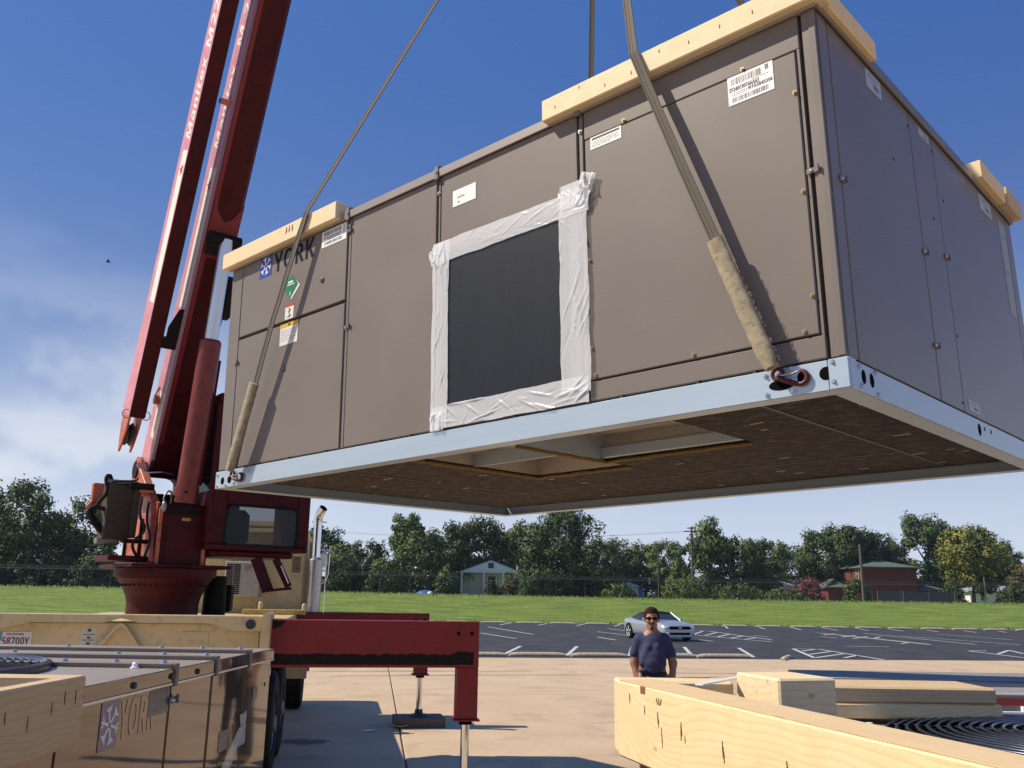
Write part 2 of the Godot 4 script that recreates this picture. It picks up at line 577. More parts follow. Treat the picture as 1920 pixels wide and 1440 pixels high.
	c = mat("grass", Color(1, 1, 1), 0.95, 0.0, tone(74, 0.012, Color(0.075, 0.125, 0.01), Color(0.175, 0.24, 0.022), 6, 0.1, 1024, 0.02), Vector3(0.018, 0.1, 0.1), true)
	bumped(c, grain, 0.6)
	mat("earth", Color(0.2, 0.16, 0.11), 0.95, 0.0, dirt, Vector3.ONE * 0.2, true)
	mat("bark", Color(0.1, 0.075, 0.055), 0.9, 0.0, dirt, Vector3(4, 1, 4))
	c = mat("leaves", Color(1, 1, 1), 0.75)
	c.vertex_color_use_as_albedo = true
	c.backlight_enabled = true
	c.backlight = Color(0.05, 0.08, 0.02)


# ------------------------------------------------------------------ sky
func sky_image() -> Image:
	var w := 1024
	var h := 512
	var f := FastNoiseLite.new()
	f.seed = 5
	f.frequency = 1.6
	f.fractal_octaves = 6
	f.fractal_gain = 0.55
	f.domain_warp_enabled = true
	f.domain_warp_amplitude = 0.35
	f.domain_warp_frequency = 1.2
	var g := FastNoiseLite.new()
	g.seed = 9
	g.frequency = 1.1
	g.fractal_octaves = 3
	var sun := Vector3(-0.686, 0.725, -0.02).normalized()
	var out := PackedFloat32Array()
	out.resize(w * h * 4)
	for y in h:
		var el := (0.5 - (y + 0.5) / h) * PI
		var se := sin(el)
		for x in w:
			# Godot's panorama: u = 0 looks along -z, u = 0.25 along +x
			var az := (x + 0.5) / w * TAU
			var d := Vector3(sin(az) * cos(el), se, -cos(az) * cos(el))
			var r := 0.0
			var gg := 0.0
			var b := 0.0
			if se >= 0.0:
				var t := pow(1.0 - se, 4.6)
				var near := pow(clampf(d.dot(sun) * 0.5 + 0.5, 0.0, 1.0), 3.0)
				r = lerpf(0.03, 0.52, t) + near * 0.05
				gg = lerpf(0.095, 0.625, t) + near * 0.1
				b = lerpf(0.32, 0.78, t) + near * 0.19
				# thin cloud, thicker low down
				var p := Vector3(d.x, d.y * 3.2, d.z) / (0.4 + se)
				var cl := f.get_noise_3dv(p * 0.9) * 0.5 + 0.5
				var bank := smoothstep(0.42, 0.66, g.get_noise_3dv(d * 1.7 + Vector3(3, 0, 1)) * 0.5 + 0.5)
				var low := smoothstep(0.4, 0.13, se)
				var side := smoothstep(-0.1, -0.45, d.x)
				var m := smoothstep(0.36, 0.62, cl) * low * maxf(bank * 0.3, side) * 0.52
				var haze := smoothstep(0.3, 0.0, se) * 0.5
				m = clampf(m + haze, 0.0, 1.0)
				r = lerpf(r, 0.68, m); gg = lerpf(gg, 0.72, m); b = lerpf(b, 0.78, m)
			else:
				r = 0.16; gg = 0.14; b = 0.1
			var i := (y * w + x) * 4
			out[i] = r; out[i + 1] = gg; out[i + 2] = b; out[i + 3] = 1.0
	return Image.create_from_data(w, h, false, Image.FORMAT_RGBAF, out.to_byte_array())


func stage() -> void:
	var cam := Camera3D.new()
	cam.name = "camera"
	cam.fov = 46.65
	cam.near = 0.05
	cam.far = 2500.0
	cam.transform = Transform3D(Basis(Vector3.RIGHT, 0.23455) * Basis(Vector3.BACK, 0.01571), Vector3(0, 1.82, 0))
	add_child(cam)
	cam.current = true
	var e := Environment.new()
	e.background_mode = Environment.BG_SKY
	var s := Sky.new()
	var p := PanoramaSkyMaterial.new()
	p.panorama = ImageTexture.create_from_image(sky_image())
	s.sky_material = p
	e.sky = s
	e.tonemap_mode = Environment.TONE_MAPPER_LINEAR
	e.tonemap_exposure = 1.15
	e.sdfgi_enabled = true
	e.ssao_enabled = true
	e.ssil_enabled = true
	e.fog_enabled = true
	e.fog_density = 0.0002
	e.fog_light_color = Color(0.72, 0.79, 0.88)
	var we := WorldEnvironment.new()
	we.name = "environment"
	we.environment = e
	add_child(we)
	var sun := DirectionalLight3D.new()
	sun.name = "sun"
	sun.light_energy = 1.55
	sun.light_color = Color(1.0, 0.955, 0.88)
	sun.light_angular_distance = 0.53
	sun.shadow_enabled = true
	add_child(sun)
	sun.look_at_from_position(Vector3.ZERO, -Vector3(-0.686, 0.725, 0.0), Vector3.UP)


# ------------------------------------------------------------------ ground
func bank_y(x: float, z: float) -> float:
	var foot := -67.6 - 0.04 * x
	var t := clampf((foot - z) / 17.0, 0.0, 1.0)
	return 1.95 * t * t * (3.0 - 2.0 * t) + 0.12 * sin(x * 0.05 + z * 0.03) * t


func ground() -> void:
	# base ground sheet
	var b := mb()
	b.bx(Vector3(-900, -0.6, -900), Vector3(900, -0.3, 400))
	structure(part(b, "ground", M["earth"], self))
	# asphalt lot
	b = mb()
	b.bx(Vector3(-90, -0.29, -70.5), Vector3(110, -0.02, -20))
	var lot := part(b, "parking_lot", M["asphalt"], self)
	structure(lot)
	# grass bank up to the back gardens
	b = mb()
	var xs := []
	for i in 61: xs.append(-330.0 + 11.0 * i)
	var zs := [0.0, 0.6, 2.0, 4, 6, 8, 10, 12, 14, 16, 17.5, 22, 30, 45, 70, 120, 250, 500]
	for j in zs.size() - 1:
		for i in xs.size() - 1:
			var q := func(x: float, k: int) -> Vector3:
				var z: float = -67.5 - 0.04 * clampf(x, -90, 110) - zs[k]
				return Vector3(x, bank_y(x, z) - (0.02 if k == 0 else 0.0), z)
			var a: Vector3 = q.call(xs[i], j)
			var d: Vector3 = q.call(xs[i + 1], j)
			var e: Vector3 = q.call(xs[i + 1], j + 1)
			var f: Vector3 = q.call(xs[i], j + 1)
			var nr := func(p: Vector3) -> Vector3:
				var h := 0.5
				return Vector3(bank_y(p.x - h, p.z) - bank_y(p.x + h, p.z), 2 * h, bank_y(p.x, p.z - h) - bank_y(p.x, p.z + h)).normalized()
			b.tri(a, d, e, nr.call(a), nr.call(d), nr.call(e))
			b.tri(a, e, f, nr.call(a), nr.call(e), nr.call(f))
	structure(part(b, "grass_bank", M["grass"], self))
	# mown grass along the foot and brow of the bank, as short blades
	b = mb()
	rng.seed = 12
	for i in 9000:
		var x := rng.randf_range(-60, 75)
		var u := rng.randf()
		var z := -67.6 - 0.04 * x - (rng.randf_range(0, 1.2) if u < 0.4 else rng.randf_range(14.0, 19.5))
		var y := bank_y(x, z)
		var h := rng.randf_range(0.08, 0.22)
		var a := rng.randf() * TAU
		var dx := Vector3(cos(a), 0, sin(a)) * rng.randf_range(0.03, 0.08)
		var k := rng.randf_range(0.7, 1.15)
		b.col = Color(0.1 * k, 0.15 * k, 0.024 * k)
		var nn := Vector3(0, 1, 0.3).normalized()
		b.tri(Vector3(x, y - 0.02, z) - dx, Vector3(x, y - 0.02, z) + dx, Vector3(x, y + h, z) + Vector3(rng.randf_range(-0.06, 0.06), 0, rng.randf_range(-0.06, 0.06)), nn, nn, nn)
	var gt := part(b, "grass", M["leaves"], self)
	gt.set_meta("kind", "stuff")
	tag(gt, "short tufts of grass along the foot and brow of the bank", "grass")
	gt.set_meta("kind", "stuff")
	# concrete apron: slabs with open joints
	var apron := root_node("concrete_apron")
	structure(apron)
	apron.transform = Transform3D(Basis(Vector3.UP, deg_to_rad(8.3)), Vector3(7.6, 0, -29.64))
	b = mb()
	b.bx(Vector3(-60, -0.3, 0.02), Vector3(70, -0.016, 60))
	part(b, "joint", M["joint filler"], apron)
	var line_x := [-60.0, -45.5, -34.1, -22.75, -11.37, 0.0, 11.4, 22.8, 34.2, 48.0, 70.0]
	var line_z := [0.0, 3.8, 10.5, 17.2, 23.9, 30.6, 40.0, 60.0]
	for i in line_x.size() - 1:
		for j in line_z.size() - 1:
			var g := 0.012 if i % 2 == 0 else 0.008
			var sb := mb()
			var dy := rng.randf_range(-0.003, 0.003)
			sb.bx(Vector3(line_x[i] + g, -0.25, line_z[j] + g), Vector3(line_x[i + 1] - g, dy, line_z[j + 1] - g), 0.008)
			part(sb, "slab", M["concrete"], apron)
	# old stains and tyre rubs on the slabs
	var st := FastNoiseLite.new()
	st.seed = 8
	st.frequency = 0.9
	var n2 := 0
	for q in [[-9.3, 19.6, 1.0, 0.35, 0.2], [-8.6, 20.4, 0.5, 0.22, 0.5], [-14.5, 12.5, 0.7, 0.4, 0.0], [-5.0, 7.2, 1.6, 0.3, 0.4], [-1.5, 12.4, 0.9, 0.3, 1.2], [-7.5, 15.0, 0.4, 0.3, 0.0], [-12.6, 16.0, 0.3, 0.2, 0.0], [3.0, 9.0, 2.2, 0.35, 0.1], [-17.0, 6.0, 2.0, 0.5, 0.2], [-3.6, 18.4, 0.6, 0.25, 0.9], [-10.4, 5.2, 3.0, 0.14, 0.06], [-9.6, 6.3, 3.4, 0.12, 0.08], [-2.0, 5.6, 3.8, 0.13, -0.03], [-6.0, 13.6, 2.6, 0.1, 0.35]]:
		var poly := PackedVector2Array()
		for i in 26:
			var a := TAU * i / 26.0
			var k := 1.0 + 0.45 * st.get_noise_2d(cos(a) * 1.5 + q[0], sin(a) * 1.5 + q[1])
			poly.append(Vector2(cos(a) * q[2] * k, sin(a) * q[3] * k))
		b = mb(Transform3D(Basis(Vector3.UP, q[4]) * Basis(Vector3.RIGHT, -PI / 2), Vector3(q[0], 0.0045 + 0.0004 * n2, q[1])))
		n2 += 1
		b.prism(poly, Transform3D(), 0.0008)
		part(b, "stain", M["oil stain"] if q[3] > 0.15 else M["tyre rub"], apron)
	# painted lines on the lot
	var marks := [[-0.53, -61.88, 0.20, -67.40], [-1.25, -57.15, 1.28, -46.79], [-1.41, -47.43, 0.37, -41.72], [5.01, -51.90, 6.29, -46.74], [6.21, -57.67, 6.88, -54.33], [4.33, -44.79, 4.90, -41.96], [9.01, -43.60, 9.34, -42.15], [15.59, -66.3, 14.67, -61.59], [18.04, -66.4, 17.17, -61.68], [20.42, -66.5, 19.41, -61.14], [22.69, -66.44, 21.88, -61.22], [25.01, -66.21, 24.07, -61.68], [27.36, -66.22, 26.46, -61.73], [29.75, -65.67, 28.63, -61.41], [32.15, -65.14, 31.03, -61.10], [34.62, -65.17, 33.61, -62.14], [2.01, -62.20, 2.79, -66.5], [4.62, -62.34, 5.47, -66.6], [7.20, -62.46, 8.08, -66.6], [11.02, -56.55, 12.14, -55.70], [12.14, -55.70, 12.80, -44.88], [9.75, -50.05, 12.13, -42.55], [9.98, -49.79, 11.72, -55.53], [10.43, -48.93, 12.15, -53.63], [10.74, -47.41, 12.33, -51.41], [11.08, -46.01, 12.46, -49.01], [11.40, -44.68, 12.58, -46.83], [18.57, -55.82, 19.06, -53.64], [19.06, -53.64, 19.43, -42.58], [18.52, -54.59, 19.33, -42.36], [16.85, -49.96, 17.17, -48.14], [13.17, -49.68, 13.60, -48.26], [14.49, -39.58, 16.34, -39.70], [21.65, -56.22, 21.81, -43.12], [26.21, -56.39, 27.13, -49.71], [22.33, -52.66, 24.04, -43.31], [17.95, -52.46, 19.44, -54.95], [17.94, -49.69, 19.91, -52.84], [17.84, -47.76, 19.88, -51.06], [19.06, -48.18, 20.36, -50.56], [18.29, -43.00, 19.36, -44.61], [11.32, -36.79, 10.29, -31.17], [11.32, -36.79, 12.29, -36.65], [12.29, -36.65, 12.37, -30.60], [10.29, -31.17, 12.36, -34.03], [10.72, -33.05, 12.23, -35.15], [11.14, -35.10, 12.08, -36.52], [11.34, -31.28, 12.36, -32.83], [18.51, -37.24, 19.54, -37.81], [18.51, -37.24, 18.41, -33.10], [18.62, -35.23, 20.60, -38.10], [20.60, -38.10, 19.78, -35.53], [-0.19, -29.95, 0.49, -35.63], [1.93, -30.37, 2.70, -36.12], [4.01, -30.61, 4.89, -36.38], [6.99, -36.75, 6.15, -30.94], [9.17, -36.84, 8.23, -31.09]]
	var i2 := 0
	for s in marks:
		var y := -0.02 + 0.004 + 0.0035 * (i2 % 4)
		i2 += 1
		var p := Vector3(s[0], 0, s[1])
		var q := Vector3(s[2], 0, s[3])
		var side := (q - p).cross(Vector3.UP).normalized() * 0.07
		var lb := mb()
		lb.quad(Vector3(p.x, y, p.z) - side, Vector3(p.x, y, p.z) + side, Vector3(q.x, y, q.z) + side, Vector3(q.x, y, q.z) - side, Vector3.UP)
		part(lb, "parking_line", M["road paint"], lot)


func wheel_stops() -> void:
	var b := mb()
	# long low concrete bar with rounded top and tapered ends
	var rings := []
	for k in 9:
		var s := float(k) / 8
		var x := (s - 0.5) * 1.82
		var e := 1.0 - pow(absf(s - 0.5) * 2.0, 8.0) * 0.3
		var ring := []
		for q in [Vector2(-0.1, 0), Vector2(-0.095, 0.05), Vector2(-0.07, 0.1), Vector2(-0.03, 0.125), Vector2(0.03, 0.125), Vector2(0.07, 0.1), Vector2(0.095, 0.05), Vector2(0.1, 0)]:
			ring.append(Vector3(x, q.y * e, q.x * (0.75 + 0.25 * e)))
		rings.append(ring)
	b.loft(rings)
	var proto := part(b, "wheel_stop", M["kerb concrete"], self)
	var first := true
	var rows := []
	var fx := [-6.1, -3.7, -1.05, 1.5, 3.9, 6.4, 8.85, 13.9, 16.4, 18.85, 21.35, 23.75, 26.2, 28.6, 31.05, 33.35, 35.7, 38.1]
	var where := "far row of stops at the foot of the grass bank"
	var names := ["behind the end of the red outrigger beam", "first right of the red outrigger beam", "second right of the red outrigger beam", "third left of the silver car", "second left of the silver car", "first left of the silver car", "hidden partly behind the silver car's tail", "first right of the silver car", "second right of the silver car", "third right of the silver car", "fourth right of the silver car", "fifth right of the silver car", "below the red house's left corner", "below the middle of the red house", "just right of the red house", "third from the right edge", "second from the right edge", "cut by the right edge"]
	for i in fx.size(): rows.append([fx[i], -66.0 - 0.036 * (fx[i] + 4.0), 0.035, "far row wheel stop " + names[i], "wheel stops in the far row"])
	rows.append([-0.95, -29.5, 0.145, "near concrete wheel stop partly behind the red outrigger leg", "wheel stops in the near row"])
	rows.append([0.95, -29.85, 0.145, "near concrete wheel stop alone between outrigger leg and standing man", "wheel stops in the near row"])
	rows.append([2.95, -30.1, 0.145, "near concrete wheel stop just left of the standing man", "wheel stops in the near row"])
	rows.append([5.3, -30.4, 0.145, "near concrete wheel stop just right of the standing man", "wheel stops in the near row"])
	rows.append([7.1, -30.55, 0.145, "near concrete wheel stop second to the right of the standing man", "wheel stops in the near row"])
	rows.append([9.0, -30.0, 1.15, "near concrete wheel stop turned end-on beside the painted triangle", "wheel stops in the near row"])
	for r in rows:
		var o: MeshInstance3D = proto if first else proto.duplicate()
		if not first:
			o.name = numbered("wheel_stop")
			add_child(o)
		first = false
		o.position = Vector3(r[0], -0.02, r[1])
		o.rotation.y = r[2]
		tag(o, r[3], "wheel stop", r[4])


# ------------------------------------------------------------------ trees
func crown_mesh(sd: int, w: float, h: float, shape: int, base: Color, tips: Color, count: int, leaf: float) -> MB:
	var r := RandomNumberGenerator.new()
	r.seed = sd
	var b := mb()
	var clumps := []
	var k := 66 if shape != 1 else 60
	var tries := 0
	while clumps.size() < k and tries < 4000:
		tries += 1
		var p := Vector3(r.randf_range(-1, 1), r.randf_range(0, 1), r.randf_range(-1, 1))
		var rad := 1.0
		match shape:
			0: rad = sqrt(maxf(0.0, 1.0 - pow((p.y - 0.5) * 1.9, 2.0)))          # round
			1: rad = (1.0 - p.y) * 0.95 + 0.06                                     # cone
			2: rad = 0.72 + 0.28 * sin(p.y * 9.0 + sd)                             # column
			3: rad = sqrt(maxf(0.0, 1.0 - pow(p.y, 2.2)))                          # mound to the ground
			4: rad = sqrt(maxf(0.0, 1.0 - pow((p.y - 0.68) * 2.6, 2.0)))           # head on a stalk
		var f := Vector2(p.x, p.z).length()
		if f > rad or (f < rad * 0.45 and p.y < 0.75): continue
		clumps.append([Vector3(p.x * w * 0.5, p.y * h, p.z * w * 0.5), r.randf_range(0.085, 0.165) * (w * 0.6 + h * 0.4), r.randf()])
	for i in count:
		var c: Array = clumps[r.randi() % clumps.size()]
		var d := Vector3(r.randfn(), r.randfn() * 0.8, r.randfn()).normalized()
		var rr: float = c[1] * pow(r.randf(), 0.3)
		var p: Vector3 = c[0] + d * rr
		p += Vector3(r.randfn(), r.randfn(), r.randfn()) * 0.022 * w
		if p.y < 0.02: p.y = absf(p.y) + 0.02
		var nn := (d + Vector3(r.randfn(), r.randfn() + 0.35, r.randfn()) * 0.6).normalized()
		var x := nn.cross(Vector3(r.randfn(), r.randfn(), r.randfn())).normalized()
		var y := nn.cross(x)
		var s := leaf * r.randf_range(0.55, 1.25)
		var mixv := clampf(c[2] * 0.7 + r.randf() * 0.5 - 0.1, 0.0, 1.0)
		var cc := base.lerp(tips, mixv)
		var kk := r.randf_range(0.75, 1.2)
		b.col = Color(cc.r * kk, cc.g * kk, cc.b * kk)
		var ax := Vector3(p.x, (p.y - h * 0.35) * 0.7, p.z).normalized()
		var sn := (d + ax * 0.7 + Vector3(r.randfn(), r.randfn(), r.randfn()) * 0.3).normalized()
		var tip := p + x * s
		var lft := p + y * s * 0.42 - nn * s * 0.08
		var rgt := p - y * s * 0.42 - nn * s * 0.08
		var tail := p - x * s * 0.8
		b.tri(tail, lft, tip, sn, sn, sn)
		b.tri(tail, tip, rgt, sn, sn, sn)
	return b


func limbs(sd: int, h: float, w: float, start: float) -> MB:
	var r := RandomNumberGenerator.new()
	r.seed = sd + 100
	var b := mb()
	var rad := 0.022 * h + 0.05
	b.cyl(Vector3(0, -0.3, 0), Vector3(0.05 * w * r.randfn(), h * 0.55, 0), rad, rad * 0.5, 8)
	for i in 6:
		var y := h * lerpf(start, 0.6, i / 6.0)
		var a := r.randf() * TAU
		b.cyl(Vector3(0, y, 0), Vector3(cos(a) * w * 0.32, y + h * r.randf_range(0.15, 0.3), sin(a) * w * 0.32), rad * 0.4, rad * 0.12, 6)
	return b


func tree(called: String, p: Vector3, h: float, w: float, shape: int, base: Color, tips: Color, label: String, sd: int, category := "tree", lift := 0.18, dense := 1.0) -> void:
	var group := "trees and shrubs beyond the grass bank"
	var y := bank_y(p.x, p.z) - 0.05
	var t := thing(called, label, category, at(Vector3(p.x, y, p.z)), group)
	h *= 0.93
	var low := h * lift if shape in [0, 2, 4] else 0.1
	part(limbs(sd, h, w, lift), "trunk" if category == "tree" else "stem", M["bark"], t)
	var n := int(clampf(w * h * 150.0, 1400, 10500) * dense)
	var cb := crown_mesh(sd, w, h - low, shape, base, tips, n, clampf(0.15 + h * 0.011, 0.16, 0.3))
	cb = cb
	var o := part(cb, "crown" if category == "tree" else "foliage", M["leaves"], t)
	o.position.y = low


func trees() -> void:
	var dk := Color(0.031, 0.058, 0.012)
	var md := Color(0.056, 0.096, 0.018)
	var lt := Color(0.11, 0.16, 0.032)
	var pale := Color(0.12, 0.155, 0.045)
	# x, z, height, width, shape, base, tips, label, lift
	var L := [
		["broadleaf_tree", -52.0, -95, 11.6, 9.0, 0, md, lt, "tall broad tree at the left edge with sky gaps in its crown", 0.12],
		["broadleaf_tree", -45.2, -98, 9.8, 7.0, 0, md, lt, "lighter green tree between the left edge tree and the crane turret", 0.1],
		["broadleaf_tree", -50.0, -104, 7.2, 8.5, 3, dk, md, "low dark tree filling the gap behind the far left tree", 0.05],
		["broadleaf_tree", -56.5, -100, 8.5, 7.0, 0, dk, md, "dark tree cut by the left edge of the picture", 0.1],
		["broadleaf_tree", -22.4, -110, 8.6, 4.4, 0, dk, md, "dark tree rising right beside the chrome exhaust stack", 0.1],
		["broadleaf_tree", -25.6, -112, 7.5, 5.0, 0, dk, md, "dark tree hidden partly by the chrome exhaust stack", 0.1],
		["broadleaf_tree", -19.6, -106, 6.0, 5.2, 0, dk, lt, "low rounded tree second right of the truck mirror", 0.05],
		["broadleaf_tree", -16.2, -102, 6.1, 5.6, 0, dk, md, "arching bushy tree left of the tall thin crowned tree", 0.05],
		["broadleaf_tree", -12.9, -112, 9.9, 4.0, 4, md, lt, "tall tree with a small round head above the treeline", 0.3],
		["broadleaf_tree", -10.3, -106, 7.6, 7.4, 0, dk, lt, "wide mid green tree left of the white house", 0.05],
		["broadleaf_tree", -6.8, -112, 8.8, 7.6, 0, dk, md, "large dark tree behind the left of the white house", 0.08],
		["broadleaf_tree", -3.4, -116, 10.2, 7.4, 0, dk, md, "tallest dark tree directly behind the white house", 0.08],
		["broadleaf_tree", -0.4, -118, 8.6, 5.6, 0, dk, md, "tree behind the right gable end of the white house", 0.08],
		["broadleaf_tree", 2.2, -116, 10.0, 6.2, 0, md, lt, "tree standing between white house and tall dark tree under the unit", 0.08],
		["broadleaf_tree", 4.2, -101, 8.2, 7.8, 3, dk, md, "big rounded dark tree in front, right of the white house", 0.02],
		["broadleaf_tree", 7.4, -118, 12.6, 7.6, 0, dk, md, "tallest tree whose top touches the hanging unit's rail", 0.1],
		["conical_tree", 9.8, -101, 8.7, 5.8, 1, dk, md, "dark conical evergreen in front of the tallest middle tree", 0.0],
		["broadleaf_tree", 13.5, -128, 8.4, 6.0, 0, md, lt, "paler tree just right of the conical evergreen", 0.1],
		["broadleaf_tree", 16.8, -132, 8.6, 5.2, 0, md, pale, "thin pale tree behind the small pale shed", 0.1],
		["broadleaf_tree", 20.0, -134, 8.8, 4.6, 0, md, lt, "tree behind the thin pole with a short crossarm", 0.1],
		["broadleaf_tree", 22.6, -130, 8.8, 5.0, 0, md, lt, "tree behind the vine covered mound", 0.1],
		["conical_tree", 22.3, -118, 8.4, 4.4, 1, dk, lt, "ragged evergreen left of the tall utility pole", 0.0],
		["broadleaf_tree", 24.9, -112, 10.6, 5.8, 2, dk, lt, "tall upright tree just right of the tall utility pole", 0.06],
		["broadleaf_tree", 28.2, -112, 8.0, 5.8, 0, dk, md, "dark rounded tree second right of the utility pole", 0.05],
		["broadleaf_tree", 31.6, -116, 8.0, 4.6, 2, dk, lt, "spiky topped dark tree third right of the utility pole", 0.05],
		["broadleaf_tree", 35.2, -124, 6.6, 5.4, 0, dk, md, "low dark tree behind the pink flowering shrub", 0.05],
		["slender_tree", 38.8, -130, 8.9, 2.4, 2, md, lt, "slender lone tree rising from low trees left of red house", 0.1],
		["broadleaf_tree", 42.2, -132, 8.0, 6.0, 0, md, lt, "pale green tree left behind the red house", 0.1],
		["broadleaf_tree", 44.6, -128, 10.8, 7.6, 0, dk, lt, "large tree behind the left of the red house", 0.08],
		["broadleaf_tree", 48.6, -128, 11.2, 7.4, 0, dk, md, "tall dark tree centred behind the red house roof", 0.08],
		["broadleaf_tree", 53.2, -130, 10.0, 6.6, 0, dk, md, "tree behind the right end of the red house", 0.08],
		["broadleaf_tree", 45.9, -122, 10.4, 3.2, 4, dk, md, "bushy headed pine beside the bare pole above the red roof", 0.3],
		["broadleaf_tree", 57.6, -136, 9.4, 5.8, 0, md, lt, "paler tree in the dip between red house and tall right trees", 0.1],
		["broadleaf_tree", 60.5, -132, 13.2, 6.4, 2, dk, md, "tallest right hand tree with a jagged dark top", 0.06],
		["broadleaf_tree", 64.8, -130, 12.8, 7.8, 0, dk, md, "tall dark tree behind the yellow green tree", 0.08],
		["broadleaf_tree", 54.9, -108, 9.2, 7.8, 0, Color(0.06, 0.085, 0.012), Color(0.24, 0.23, 0.03), "yellow green round tree standing alone right of the red house", 0.14],
		["broadleaf_tree", 70.4, -130, 9.2, 6.0, 0, dk, lt, "drooping dark tree at the right edge", 0.1],
		["broadleaf_tree", 63.4, -112, 5.0, 4.4, 0, Color(0.06, 0.06, 0.02), Color(0.15, 0.11, 0.04), "small brownish tree cut by the right edge", 0.2],
	]
	var sd := 300
	for t in L:
		sd += 1
		tree(t[0], Vector3(t[1], 0, t[2]), t[3], t[4], t[5], t[6], t[7], t[8], sd, "tree", t[9])
	var S := [
		["shrub", -54.0, -91.5, 3.2, 7.0, 3, dk, md, "dark shrub under the left edge tree behind the fence"],
		["shrub", -47.5, -92, 3.4, 7.0, 3, dk, md, "dark shrub left of the crane pedestal behind the fence"],
		["shrub", -41.5, -92.5, 3.8, 6.5, 3, dk, md, "dark shrub hidden partly by the crane pedestal"],
		["shrub", -21.8, -96, 4.6, 5.4, 3, dk, md, "dark shrub beside the truck mirror"],
		["shrub", -17.2, -95, 4.4, 5.6, 3, dk, md, "dark vine covered shrub second right of the mirror"],
		["shrub", -12.8, -95, 3.6, 5.4, 3, dk, lt, "vine covered hedge left of the blue pool cover"],
		["shrub", -6.5, -95, 3.1, 2.4, 3, md, lt, "small bright bush at the left corner of the white house"],
		["shrub", -1.9, -98, 1.7, 1.4, 3, dk, md, "round clipped bush in front of the white house porch"],
		["shrub", 0.2, -98, 1.5, 3.0, 3, Color(0.07, 0.055, 0.03), Color(0.12, 0.1, 0.05), "brown dry bush right of the white house porch"],
		["shrub", 2.9, -96, 3.0, 4.4, 3, dk, md, "dark shrub under the big rounded tree"],
		["shrub", 12.0, -97, 1.4, 4.0, 3, md, lt, "low weeds in front of the conical evergreen"],
		["shrub", 19.2, -100, 2.6, 5.4, 3, lt, pale, "pale vine covered mound by the thin pole"],
		["shrub", 24.0, -97, 1.8, 5.0, 3, dk, lt, "low bush at the foot of the utility pole"],
		["shrub", 29.2, -98, 1.3, 6.0, 3, md, lt, "low leafy garden plants left of the pink shrub"],
		["flowering_shrub", 33.6, -104, 2.9, 4.6, 3, Color(0.05, 0.05, 0.02), Color(0.34, 0.085, 0.11), "pink flowering shrub left of the red house"],
		["shrub", 39.2, -103, 2.9, 2.8, 3, dk, lt, "green bush at the left corner of the red house"],
		["shrub", 50.2, -104, 2.2, 3.4, 3, dk, md, "dark bush behind the grey board fence"],
		["shrub", 57.2, -104, 2.0, 3.0, 3, dk, md, "dark bush under the yellow green tree"],
	]
	for t in S:
		sd += 1
		tree(t[0], Vector3(t[1], 0, t[2]), t[3], t[4], t[5], t[6], t[7], t[8], sd, "shrub", 0.05, 1.6)
	# far-off woods that read as one dark mass behind the gardens
	rng.seed = 77
	var tb := crown_mesh(901, 9.0, 7.0, 3, dk, md, 1500, 0.6)
	var mm := MultiMesh.new()
	mm.transform_format = MultiMesh.TRANSFORM_3D
	mm.mesh = tb.mesh()
	mm.instance_count = 70
	for i in 70:
		var x := -120.0 + 3.6 * i + rng.randf_range(-1, 1)
		var z := -150.0 + rng.randf_range(-8, 8)
		var s := rng.randf_range(0.5, 0.85)
		mm.set_instance_transform(i, Transform3D(Basis(Vector3.UP, rng.randf() * TAU).scaled(Vector3(s, s * rng.randf_range(0.8, 1.1), s)), Vector3(x, 1.8, z)))
	var mi := MultiMeshInstance3D.new()
	mi.name = "distant_woods"
	mi.multimesh = mm
	mi.material_override = M["leaves"]
	add_child(mi)
	tag(mi, "dark distant woods filling the skyline behind houses and gardens", "woods")
	mi.set_meta("kind", "stuff")


# ------------------------------------------------------------------ houses, poles, fences beyond the bank
func window_at(parent: Node, T: Transform3D, w: float, h: float, fm: Material) -> void:
	var b := mb(T)
	var f := 0.09
	b.bx(Vector3(-w / 2 - f, -h / 2 - f, 0), Vector3(w / 2 + f, -h / 2, 0.07))
	b.bx(Vector3(-w / 2 - f, h / 2, 0), Vector3(w / 2 + f, h / 2 + f, 0.07))
	b.bx(Vector3(-w / 2 - f, -h / 2, 0), Vector3(-w / 2, h / 2, 0.07))
	b.bx(Vector3(w / 2, -h / 2, 0), Vector3(w / 2 + f, h / 2, 0.07))
	b.bx(Vector3(-w / 2, -0.03, 0.005), Vector3(w / 2, 0.03, 0.055))
	var win := part(b, "window", fm, parent)
	var g := mb(T)
	g.bx(Vector3(-w / 2, -h / 2, 0.012), Vector3(w / 2, -0.03, 0.03))
	g.bx(Vector3(-w / 2, 0.03, 0.012), Vector3(w / 2, h / 2, 0.03))
	part(g, "pane", M["cab lining"], win)


